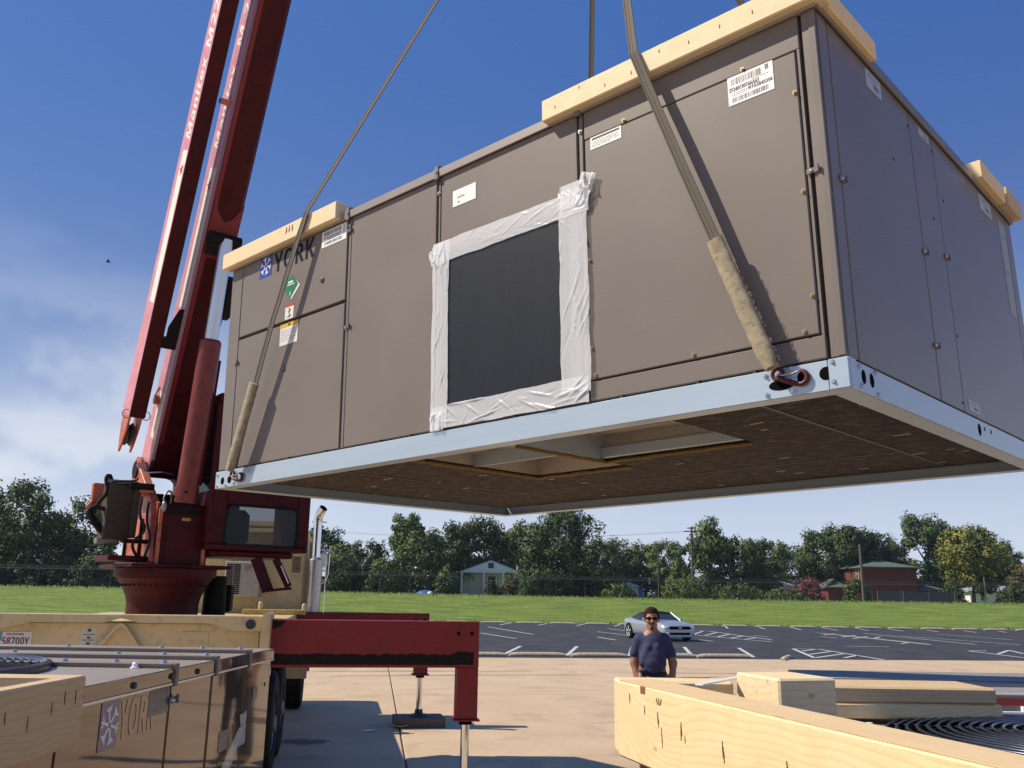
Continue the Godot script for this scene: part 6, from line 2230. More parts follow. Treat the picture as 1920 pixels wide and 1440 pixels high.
	b.prism(PackedVector2Array([Vector2(-0.3, 1.62), Vector2(-0.17, 1.6), Vector2(-0.17, 1.98), Vector2(-0.22, 1.97), Vector2(-0.3, 1.75)]), at(Vector3(0, 0, 0.17)), 0.03)
	b.bx(Vector3(-0.335, 1.5, 0.02), Vector3(-0.1725, 1.62, 0.2), 0.01)
	part(b, "jib_bracket", M["grease"], boom)
	# --- stowed jib
	b = mb(BT)
	var j0 := 0.66
	var jx := [-0.505, -0.33]
	b.bx(Vector3(jx[0], j0, -0.16), Vector3(jx[1], 15.0, 0.2), 0.012)
	var jib := part(b, "jib", RD, k)
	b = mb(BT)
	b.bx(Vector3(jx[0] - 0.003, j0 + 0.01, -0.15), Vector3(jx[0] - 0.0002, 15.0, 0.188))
	part(b, "jib_side", M["sunlit faded red"], jib, "pink side of the jib, sunlight painted into its faded red")
	b = mb(BT)
	b.bx(Vector3(jx[0] - 0.0045, 1.98, -0.02), Vector3(jx[0] - 0.0032, 3.72, 0.17))
	part(b, "white_stripe", M["white stripe"], jib)
	letters("Manitex", 0.18, M["white stripe"], jib, LT.call(jx[0] - 0.0045, 3.84, 0.14), 0.9, 700, 0.2)
	letters("M22101", 0.19, M["white stripe"], jib, LT.call(jx[0] - 0.0045, 4.86, 0.14), 0.95, 700, 0.2)
	b = mb(BT)
	star(b, Transform3D(Basis(Vector3.UP, Vector3(0, 0, -1), Vector3.LEFT), Vector3(jx[0] - 0.0046, 3.5, 0.085)), 0.08)
	part(b, "star", M["star red"], jib)
	for x in [-0.49, -0.365]:
		b = mb(BT)
		b.prism(PackedVector2Array([Vector2(-0.12, j0), Vector2(0.16, j0), Vector2(0.14, 0.52), Vector2(0.06, 0.3), Vector2(0.0, 0.2), Vector2(-0.06, 0.32), Vector2(-0.12, 0.5)]), Transform3D(Basis(Vector3(0, 0, 1), Vector3.UP, Vector3(-1, 0, 0)), Vector3(x + 0.015, 0, 0)), 0.022)
		part(b, "sheave_cheek", OR, jib)
	b = mb(BT)
	b.lathe([Vector2(0.02, -0.03), Vector2(0.12, -0.035), Vector2(0.135, -0.03), Vector2(0.105, 0), Vector2(0.135, 0.03), Vector2(0.12, 0.035), Vector2(0.02, 0.03)], Transform3D(Basis(Vector3.BACK, PI / 2), Vector3(-0.43, 0.42, 0.02)), 28)
	part(b, "sheave", M["dark steel"], jib)
	for x in [-0.52, -0.31]:
		b = mb(BT)
		b.tube(arcpts(Vector3(x, 0.68, 0.12), 0.05, 0, TAU * 15 / 16.0, 15, Vector3(0.8, 0, 0.6), Vector3(0, 1, 0)), 0.005, 6, true)
		part(b, "pin_ring", M["dark steel"], jib)
	# hose reel on the right of the boom
	b = mb(BT)
	b.cyl(Vector3(0.225, 2.2, 0.1), Vector3(0.33, 2.2, 0.1), 0.26, 0.26, 28)
	b.cyl(Vector3(0.33, 2.2, 0.1), Vector3(0.37, 2.2, 0.1), 0.17, 0.15, 24)
	b.bx(Vector3(0.24, 1.86, 0.02), Vector3(0.3, 2.0, 0.12), 0.01)
	part(b, "hose_reel", M["black rubber"], boom)
	# --- operator's cab
	var cx0 := 0.22
	var cx1 := 1.4
	b = mb(U3)
	for w in [[Vector3(cx0, 2.27, -0.45), Vector3(cx1, 2.33, 0.55)], [Vector3(cx0, 3.88, -0.45), Vector3(cx1, 3.98, 0.6)], [Vector3(cx0, 2.33, -0.45), Vector3(0.92, 3.88, -0.4)], [Vector3(0.92, 3.0, -0.45), Vector3(cx1, 3.88, -0.4)], [Vector3(0.92, 2.33, -0.45), Vector3(cx1, 2.4, -0.4)], [Vector3(cx0, 2.33, 0.5), Vector3(0.42, 2.93, 0.55)], [Vector3(1.25, 2.33, 0.5), Vector3(cx1, 2.93, 0.55)], [Vector3(0.42, 2.76, 0.5), Vector3(1.25, 2.93, 0.55)], [Vector3(cx0, 2.93, 0.49), Vector3(cx0 + 0.07, 3.88, 0.55)], [Vector3(cx1 - 0.07, 2.93, 0.49), Vector3(cx1, 3.88, 0.55)], [Vector3(cx0, 2.33, -0.4), Vector3(cx0 + 0.04, 2.9, 0.5)], [Vector3(cx1 - 0.04, 2.33, -0.4), Vector3(cx1, 2.9, 0.5)], [Vector3(cx0, 2.9, -0.4), Vector3(cx0 + 0.04, 3.88, -0.33)], [Vector3(cx1 - 0.04, 2.9, -0.4), Vector3(cx1, 3.88, -0.33)]]:
		b.bx(w[0], w[1], 0.012)
	b.bx(Vector3(0.3, 2.2, -0.4), Vector3(1.25, 2.268, 0.5), 0.02)
	var oc := part(b, "operator_cab", RD, k)
	b = mb(U3)
	var gl := PackedVector2Array()
	for q in [[1.18, 2.68, 0.0], [0.5, 2.68, 0.5], [0.48, 2.4, 1.0], [1.18, 2.4, 1.5]]:
		for i in 6:
			var a: float = (q[2] + i / 10.0) * PI
			gl.append(Vector2(q[0] + cos(a) * 0.075, q[1] + sin(a) * 0.075))
	b.prism(gl, at(Vector3(0, 0, 0.535)), 0.006)
	part(b, "lower_window", M["cab glass"], oc)
	b = mb(U3)
	var gv := []
	for q in gl: gv.append(Vector3(q.x, q.y, 0.551))
	b.tube(gv, 0.012, 6, true)
	part(b, "window_seal", M["black rubber"], oc)
	b = mb(U3)
	b.bx(Vector3(cx0 + 0.072, 2.932, 0.515), Vector3(cx1 - 0.072, 3.878, 0.523))
	part(b, "front_window", M["cab glass"], oc)
	b = mb(U3)
	b.bx(Vector3(cx0 + 0.012, 2.903, -0.328), Vector3(cx0 + 0.02, 3.878, 0.488))
	part(b, "side_window", M["cab glass"], oc)
	b = mb(U3)
	b.bx(Vector3(cx1 - 0.02, 2.903, -0.328), Vector3(cx1 - 0.012, 3.878, 0.488))
	part(b, "side_window", M["cab glass"], oc)
	b = mb(U3)
	b.bx(Vector3(0.36, 2.34, -0.3), Vector3(0.86, 2.75, 0.15), 0.06)
	b.bx(Vector3(0.36, 2.76, -0.36), Vector3(0.86, 3.4, -0.24), 0.06)
	part(b, "seat", M["cab lining"], oc)
	b = mb(U3)
	b.beam(Vector3(0.83, 2.2, 0.45), Vector3(0.98, 1.84, 0.5), 0.03, 0.13, Vector3.RIGHT, 0.006)
	b.beam(Vector3(1.06, 2.2, 0.45), Vector3(1.22, 1.89, 0.5), 0.03, 0.08, Vector3.RIGHT, 0.006)
	b.beam(Vector3(0.96, 1.845, 0.5), Vector3(1.25, 1.875, 0.5), 0.045, 0.03, Vector3.UP, 0.004)
	part(b, "cab_step", RD, oc)
	b = mb(U3)
	b.beam(Vector3(1.1, 2.12, 0.523), Vector3(1.2, 1.93, 0.53), 0.004, 0.012, Vector3.RIGHT)
	part(b, "step_edge", M["zinc"], oc)
	# --- oil cooler on the left of the turret
	var CT := U3 * Transform3D(Basis(Vector3.UP, 0.28) * Basis(Vector3.BACK, -0.03), Vector3(-0.58, 2.65, 0.0))
	b = mb(CT)
	b.bx(Vector3(-0.15, -0.3, -0.07), Vector3(0.13, 0.28, 0.06), 0.006)
	b.bx(Vector3(0.131, -0.27, -0.1), Vector3(0.2, 0.27, 0.09), 0.006)
	var co := part(b, "oil_cooler", M["core fins"], k)
	b = mb(CT)
	for i in 30: b.bx(Vector3(-0.145, -0.29 + i * 0.0188, 0.0602), Vector3(0.125, -0.284 + i * 0.0188, 0.066))
	var fins := part(b, "cooling_fins", M["core fins"], co)
	fins.set_meta("kind", "stuff")
	b = mb(CT)
	b.cyl(Vector3(-0.17, 0.3, 0), Vector3(0.17, 0.32, 0), 0.03, 0.03, 14)
	b.cyl(Vector3(-0.2, -0.33, 0.01), Vector3(0.05, -0.31, 0.01), 0.032, 0.032, 14)
	b.bx(Vector3(0.13, 0.285, -0.03), Vector3(0.19, 0.345, 0.03), 0.006)
	part(b, "header_tank", M["dull aluminium"], co)
	b = mb(U3)
	b.bx(Vector3(-0.5, 2.9, -0.08), Vector3(-0.25, 2.96, 0.12), 0.004)
	part(b, "cooler_bracket", M["grease"], co)
	b = mb(U3)
	b.bx(Vector3(-0.5, 2.32, -0.05), Vector3(-0.25, 2.36, 0.1), 0.004)
	part(b, "cooler_bracket", M["grease"], co)
	b = mb(U3)
	b.bx(Vector3(-0.82, 2.7, -0.2), Vector3(-0.7, 2.95, -0.12), 0.01)
	b.cyl(Vector3(-0.85, 2.72, -0.1), Vector3(-0.78, 2.66, -0.1), 0.05, 0.03, 12)
	part(b, "horn", OR, k)
	var RB: Material = M["black rubber"]
	hose([Vector3(-0.66, 2.9, 0.02), Vector3(-0.7, 3.02, 0.03), Vector3(-0.74, 2.98, 0.05), Vector3(-0.72, 2.85, 0.07), Vector3(-0.79, 2.72, 0.06), Vector3(-0.83, 2.62, 0.04), Vector3(-0.8, 2.55, 0.04), Vector3(-0.7, 2.45, 0.0)], 0.022, RB, co, U3)
	hose([Vector3(-0.7, 2.66, 0.05), Vector3(-0.82, 2.67, 0.05), Vector3(-0.87, 2.63, 0.06), Vector3(-0.84, 2.55, 0.06), Vector3(-0.75, 2.44, 0.05), Vector3(-0.68, 2.42, 0.0)], 0.024, RB, co, U3)
	hose([Vector3(-0.68, 2.95, 0.05), Vector3(-0.58, 2.97, 0.06), Vector3(-0.45, 2.985, 0.06), Vector3(-0.4, 3.02, 0.0)], 0.01, RB, co, U3)
	hose([Vector3(-0.4, 2.8, 0.22), Vector3(-0.42, 2.6, 0.3), Vector3(-0.37, 2.45, 0.34), Vector3(-0.45, 2.3, 0.25), Vector3(-0.36, 2.15, 0.2)], 0.016, RB, k, U3)
	hose([Vector3(-0.33, 2.75, 0.25), Vector3(-0.35, 2.55, 0.32), Vector3(-0.31, 2.35, 0.36), Vector3(-0.34, 2.15, 0.3)], 0.013, RB, k, U3)
	hose([Vector3(-0.17, 2.72, 0.25), Vector3(-0.17, 2.82, 0.23), Vector3(-0.12, 2.89, 0.2), Vector3(-0.08, 2.86, 0.18), Vector3(-0.07, 2.75, 0.15)], 0.011, M["dull aluminium"], k, U3)
	hose([Vector3(-0.24, 3.12, -0.3), Vector3(-0.1, 3.14, -0.25), Vector3(0.05, 3.13, -0.28)], 0.012, M["zinc"], k, U3)
	# timber pad under the far jack
	var pd := thing("outrigger_pad", "square timber pad under the far outrigger jack", "outrigger pad", Transform3D(Basis(Vector3.UP, hd), Vector3(-3.36, 0, -8.04)) * at(Vector3(3.07, 0.062, -5.12)))
	for i in 3:
		b = mb()
		b.bx(Vector3(-0.36, -0.06, -0.3 + i * 0.2), Vector3(0.36, 0.06, -0.106 + i * 0.2), 0.006)
		part(b, "plank", M["pad wood"], pd)
	b = mb()
	b.tube(arcpts(Vector3(-0.28, -0.01, 0.3), 0.06, PI, TAU, 10, Vector3.RIGHT * 1.6, Vector3(0, 0.3, -1)), 0.01, 6)
	part(b, "rope_handle", M["yellow paint"], pd)


func star(b: MB, T: Transform3D, r: float) -> void:
	var p := PackedVector2Array()
	for i in 10:
		var a := TAU * i / 10.0 + PI / 2
		var k := r if i % 2 == 0 else r * 0.42
		p.append(Vector2(cos(a), sin(a)) * k)
	b.prism(p, T, 0.0012)


# ------------------------------------------------------------------ figures: smooth union of tapered capsules, meshed with surface nets
func flesh(b: MB, bones: Array, cell: float, k: float) -> void:
	var lo := Vector3.ONE * 1e9
	var hi := -lo
	for q in bones:
		var r: float = maxf(q[2], q[3]) + k + cell * 3.0
		lo = lo.min((q[0] as Vector3).min(q[1]) - Vector3.ONE * r)
		hi = hi.max((q[0] as Vector3).max(q[1]) + Vector3.ONE * r)
	var n := Vector3i(((hi - lo) / cell).ceil()) + Vector3i.ONE
	var f := PackedFloat32Array()
	f.resize(n.x * n.y * n.z)
	f.fill(1.0)
	var sx := n.y * n.z
	for q in bones:
		var a: Vector3 = q[0]
		var d: Vector3 = (q[1] as Vector3) - a
		var ra: float = q[2]
		var rb: float = q[3]
		var fl: Vector3 = q[4] if q.size() > 4 else Vector3.ONE   # flattening of each axis
		var dd := maxf((d / fl).length_squared(), 1e-9)
		var m := maxf(ra, rb) * maxf(fl.x, maxf(fl.y, fl.z)) + k + cell * 2.0
		var i0 := Vector3i(((a.min(q[1]) - Vector3.ONE * m - lo) / cell).floor()).clamp(Vector3i.ZERO, n - Vector3i.ONE)
		var i1 := Vector3i(((a.max(q[1]) + Vector3.ONE * m - lo) / cell).ceil()).clamp(Vector3i.ZERO, n - Vector3i.ONE)
		for x in range(i0.x, i1.x + 1):
			for y in range(i0.y, i1.y + 1):
				for z in range(i0.z, i1.z + 1):
					var p := (lo + Vector3(x, y, z) * cell - a) / fl
					var t := clampf(p.dot(d / fl) / dd, 0.0, 1.0)
					var v := (p - d / fl * t).length() - lerpf(ra, rb, t)
					var i := x * sx + y * n.z + z
					var o := f[i]
					var h := clampf(0.5 + 0.5 * (o - v) / k, 0.0, 1.0)
					f[i] = lerpf(o, v, h) - k * h * (1.0 - h)
	var vid := {}
	var vp := PackedVector3Array()
	var vn := PackedVector3Array()
	var off := [0, sx, n.z, sx + n.z, 1, sx + 1, n.z + 1, sx + n.z + 1]
	var cor := [Vector3(0, 0, 0), Vector3(1, 0, 0), Vector3(0, 1, 0), Vector3(1, 1, 0), Vector3(0, 0, 1), Vector3(1, 0, 1), Vector3(0, 1, 1), Vector3(1, 1, 1)]
	var edges := [[0, 1], [2, 3], [4, 5], [6, 7], [0, 2], [1, 3], [4, 6], [5, 7], [0, 4], [1, 5], [2, 6], [3, 7]]
	for x in n.x - 1:
		for y in n.y - 1:
			for z in n.z - 1:
				var i := x * sx + y * n.z + z
				var s := 0
				for c in 8:
					if f[i + off[c]] < 0.0: s += 1
				if s == 0 or s == 8: continue
				var sum := Vector3.ZERO
				var cnt := 0
				for e in edges:
					var va := f[i + off[e[0]]]
					var vb := f[i + off[e[1]]]
					if (va < 0.0) != (vb < 0.0):
						sum += (cor[e[0]] as Vector3).lerp(cor[e[1]], va / (va - vb))
						cnt += 1
				var g := Vector3.ZERO
				for c in 8: g += ((cor[c] as Vector3) * 2.0 - Vector3.ONE) * f[i + off[c]]
				vid[i] = vp.size()
				vp.append(lo + (Vector3(x, y, z) + sum / cnt) * cell)
				vn.append(g.normalized())
	for i in vid:
		var axes := [[sx, n.z, 1], [n.z, 1, sx], [1, sx, n.z]]
		for a in axes:
			if (f[i] < 0.0) == (f[i + a[0]] < 0.0): continue
			var p := [i, i - a[1], i - a[1] - a[2], i - a[2]]
			var ok := true
			for q in p:
				if not vid.has(q): ok = false
			if not ok: continue
			var w := [vid[p[0]], vid[p[1]], vid[p[2]], vid[p[3]]]
			b.tri(vp[w[0]], vp[w[1]], vp[w[2]], vn[w[0]], vn[w[1]], vn[w[2]])
			b.tri(vp[w[0]], vp[w[2]], vp[w[3]], vn[w[0]], vn[w[2]], vn[w[3]])


func hand_bones(w: Vector3, down: Vector3, across: Vector3, front: Vector3) -> Array:
	# w wrist, down along the fingers, across from little finger to thumb side, front palm normal
	var o := []
	var pc := w + down * 0.05
	o.append([w, w + down * 0.045 + across * 0.018, 0.026, 0.022])
	o.append([w, w + down * 0.045 - across * 0.018, 0.026, 0.02])
	o.append([pc + across * 0.024, pc - across * 0.026 + down * 0.025, 0.018, 0.016])
	var ln: Array[float] = [0.062, 0.072, 0.066, 0.05]
	for i in 4:
		var s := 0.03 - 0.02 * i
		var a := w + down * 0.085 + across * s
		var k1 := a + down * ln[i] * 0.45 + front * 0.012
		var k2 := k1 + down * ln[i] * 0.32 + front * 0.02
		var k3 := k2 + down * ln[i] * 0.14 + front * 0.02
		o.append([a, k1, 0.0105, 0.0095])
		o.append([k1, k2, 0.0095, 0.0088])
		o.append([k2, k3, 0.0088, 0.008])
	var t0 := w + down * 0.03 + across * 0.026
	var t1 := t0 + down * 0.035 + across * 0.024 + front * 0.012
	var t2 := t1 + down * 0.032 + across * 0.002 + front * 0.012
	o.append([t0, t1, 0.014, 0.0115])
	o.append([t1, t2, 0.0115, 0.0095])
	return o


func person() -> void:
	mat("skin", Color(0.33, 0.15, 0.093), 0.55)
	mat("hair", Color(0.03, 0.017, 0.011), 0.85).metallic_specular = 0.2
	var sh := mat("navy cotton", Color(0.045, 0.05, 0.115), 0.9, 0.0, tone(111, 0.03, Color(0.75, 0.75, 0.75), Color(1, 1, 1), 4), Vector3.ONE * 3)
	bumped(sh, bump(112, 0.02, 5.0, 3), 0.6)
	mat("dark denim", Color(0.018, 0.02, 0.035), 0.9, 0.0, tone(113, 0.05, Color(0.75, 0.75, 0.75), Color(1, 1, 1), 3), Vector3.ONE * 6)
	mat("belt leather", Color(0.06, 0.025, 0.015), 0.6)
	var t := thing("person", "person in a navy t-shirt and dark sunglasses standing behind the long timber, arms at sides", "person", Transform3D(Basis(Vector3.UP, -0.12), Vector3(1.62, 0.0, -10.4)))
	var body := mb()
	var limb := []
	# trunk and legs, hidden under the clothes but continuous with the arms
	limb.append([Vector3(0, 0.98, 0), Vector3(0, 1.36, -0.01), 0.125, 0.13, Vector3(1.15, 1, 0.8)])
	limb.append([Vector3(-0.14, 1.365, -0.01), Vector3(0.14, 1.365, -0.01), 0.05, 0.05])
	limb.append([Vector3(0, 1.4, -0.015), Vector3(0, 1.52, 0.005), 0.064, 0.058])
	for s in [-1.0, 1.0]:
		limb.append([Vector3(0.09 * s, 0.95, 0), Vector3(0.105 * s, 0.5, 0.01), 0.09, 0.056])
		limb.append([Vector3(0.105 * s, 0.5, 0.01), Vector3(0.11 * s, 0.09, -0.02), 0.056, 0.038])
		limb.append([Vector3(0.11 * s, 0.06, -0.03), Vector3(0.125 * s, 0.04, 0.13), 0.04, 0.03])
		var sp := Vector3(0.16 * s, 1.365, -0.01)
		var el := Vector3(0.215 * s + 0.012, 1.125, -0.035)
		var wr := Vector3((0.168 if s < 0 else 0.21) * s, 0.895, 0.045)
		limb.append([sp, el, 0.046, 0.044])
		limb.append([el, wr, 0.043, 0.029])
	flesh(body, limb, 0.016, 0.03)
	for s in [-1.0, 1.0]:
		var wr := Vector3((0.168 if s < 0 else 0.21) * s, 0.905, 0.043)
		var hb := hand_bones(wr, Vector3(0.02 * s, -0.99, 0.12).normalized(), Vector3(-0.55 * s, 0, 0.83), Vector3(-0.83 * s, 0, -0.5))
		flesh(body, hb, 0.0045, 0.008)
	# head
	var H := Vector3(0, 1.605, 0.02)
	var hd := []
	hd.append([H + Vector3(0, 0.028, -0.018), H + Vector3(0, 0.02, 0.012), 0.081, 0.075, Vector3(0.93, 1.08, 1.08)])
	hd.append([H + Vector3(0, -0.02, 0.03), H + Vector3(0, -0.085, 0.04), 0.06, 0.036, Vector3(0.98, 1, 1)])
	hd.append([H + Vector3(-0.035, -0.068, 0.01), H + Vector3(0, -0.096, 0.058), 0.026, 0.022])
	hd.append([H + Vector3(0.035, -0.068, 0.01), H + Vector3(0, -0.096, 0.058), 0.026, 0.022])
	hd.append([H + Vector3(0, 0.006, 0.088), H + Vector3(0, -0.034, 0.106), 0.011, 0.015])
	hd.append([H + Vector3(-0.014, -0.038, 0.095), H + Vector3(0.014, -0.038, 0.095), 0.009, 0.009])
	hd.append([H + Vector3(-0.042, 0.014, 0.07), H + Vector3(0.042, 0.014, 0.07), 0.017, 0.017])
	hd.append([H + Vector3(-0.04, -0.03, 0.062), H + Vector3(0.04, -0.03, 0.062), 0.022, 0.022])
	hd.append([H + Vector3(-0.022, -0.066, 0.083), H + Vector3(0.022, -0.066, 0.083), 0.009, 0.009])
	hd.append([H + Vector3(0, -0.06, -0.02), H + Vector3(0, -0.15, -0.02), 0.058, 0.06])
	for s in [-1.0, 1.0]:
		hd.append([H + Vector3(0.077 * s, 0.012, -0.012), H + Vector3(0.073 * s, -0.03, -0.002), 0.014, 0.01])
	flesh(body, hd, 0.007, 0.012)
	part(body, "body", M["skin"], t)
	var b := mb()
	flesh(b, [[H + Vector3(0, 0.045, -0.022), H + Vector3(0, 0.05, 0.012), 0.087, 0.075, Vector3(0.98, 1.02, 1.08)], [H + Vector3(0, 0.0, -0.05), H + Vector3(0, -0.04, -0.055), 0.062, 0.05], [H + Vector3(-0.02, 0.095, 0.055), H + Vector3(0.03, 0.1, 0.05), 0.02, 0.022], [H + Vector3(0.078, 0.03, 0.01), H + Vector3(0.08, 0.0, 0.02), 0.012, 0.007], [H + Vector3(-0.078, 0.03, 0.01), H + Vector3(-0.08, 0.0, 0.02), 0.012, 0.007]], 0.008, 0.012)
	# keep the hair off the face
	var keep := MB.new()
	for i in range(0, b.v.size(), 3):
		var m := (b.v[i] + b.v[i + 1] + b.v[i + 2]) / 3.0 - H
		if m.z > 0.055 and m.y < 0.062: continue
		for j in 3:
			keep.v.append(b.v[i + j]); keep.n.append(b.n[i + j]); keep.uv.append(Vector2.ZERO); keep.c.append(Color(1, 1, 1))
	part(keep, "hair", M["hair"], t)
	b = mb()
	for s in [-1.0, 1.0]:
		b.ball(Transform3D(Basis(Vector3.UP, 0.3 * s).scaled(Vector3(0.03, 0.017, 0.013)), H + Vector3(0.033 * s, 0.004, 0.093)), 14, 8)
		b.beam(H + Vector3(0.062 * s, 0.01, 0.08), H + Vector3(0.084 * s, 0.012, -0.01), 0.004, 0.009)
	b.bx(H + Vector3(-0.012, 0.004, 0.1), H + Vector3(0.012, 0.013, 0.108), 0.002)
	part(b, "sunglasses", M["black"], t)
	b = mb()
	flesh(b, [[H + Vector3(-0.022, -0.056, 0.086), H + Vector3(0.022, -0.056, 0.086), 0.0075, 0.0075], [H + Vector3(0, -0.098, 0.07), H + Vector3(0, -0.1, 0.076), 0.02, 0.016]], 0.006, 0.006)
	part(b, "beard", M["hair"], t)
	# t-shirt
	b = mb()
	var tee := []
	tee.append([Vector3(0, 1.16, 0.012), Vector3(0, 1.33, -0.005), 0.138, 0.135, Vector3(1.08, 1, 0.86)])
	tee.append([Vector3(0, 1.135, 0.05), Vector3(0, 1.18, 0.045), 0.126, 0.118, Vector3(1.08, 1, 0.9)])
	tee.append([Vector3(-0.12, 1.385, -0.01), Vector3(0.12, 1.385, -0.01), 0.068, 0.068])
	tee.append([Vector3(0, 1.405, -0.01), Vector3(0, 1.45, -0.008), 0.09, 0.07])
	for s in [-1.0, 1.0]:
		tee.append([Vector3(0.15 * s, 1.376, -0.01), Vector3(0.2 * s + 0.005, 1.225, -0.03), 0.056, 0.06])
		tee.append([Vector3(0.05 * s, 1.3, 0.1), Vector3(0.13 * s, 1.12, 0.1), 0.035, 0.02])
	tee.append([Vector3(-0.14, 1.04, 0.09), Vector3(0.1, 1.1, 0.13), 0.02, 0.014])
	tee.append([Vector3(0.15, 1.2, 0.07), Vector3(-0.02, 1.05, 0.13), 0.016, 0.016])
	flesh(b, tee, 0.014, 0.035)
	part(b, "t_shirt", M["navy cotton"], t)
	b = mb()
	b.cyl(Vector3(0, 0.995, 0.0), Vector3(0, 0.955, 0.0), 0.1, 0.1, 8, false)
	b = mb()
	var leg := [[Vector3(0, 0.98, 0), Vector3(0, 0.9, -0.005), 0.135, 0.135, Vector3(1.2, 1, 0.86)]]
	for s in [-1.0, 1.0]:
		leg.append([Vector3(0.09 * s, 0.9, 0), Vector3(0.105 * s, 0.5, 0.01), 0.105, 0.078])
		leg.append([Vector3(0.105 * s, 0.5, 0.01), Vector3(0.112 * s, 0.1, -0.02), 0.078, 0.07])
	flesh(b, leg, 0.018, 0.03)
	part(b, "trousers", M["dark denim"], t)
	b = mb()
	var rg := []
	for i in 32: rg.append(Vector3(cos(TAU * i / 32) * 0.166, 0.975, sin(TAU * i / 32) * 0.119))
	b.tube(rg, 0.004, 6, true, 0.018)
	part(b, "belt", M["belt leather"], t)
	b = mb()
	b.tube(arcpts(Vector3(-0.055, 0.955, 0.125), 0.022, 0, TAU * 11 / 12.0, 11, Vector3(0.55, 0.2, 0), Vector3(0, 1.3, 0)), 0.0035, 6, true)
	b.tube([Vector3(-0.05, 0.93, 0.126), Vector3(-0.045, 0.9, 0.124), Vector3(-0.05, 0.87, 0.122)], 0.004, 6)
	part(b, "key_clip", M["zinc"], t)
	b = mb()
	for s in [-1.0, 1.0]:
		flesh(b, [[Vector3(0.112 * s, 0.065, -0.05), Vector3(0.128 * s, 0.045, 0.15), 0.05, 0.04, Vector3(1, 0.95, 1)], [Vector3(0.112 * s, 0.1, -0.03), Vector3(0.112 * s, 0.14, -0.03), 0.055, 0.055]], 0.014, 0.02)
	part(b, "boots", M["belt leather"], t)


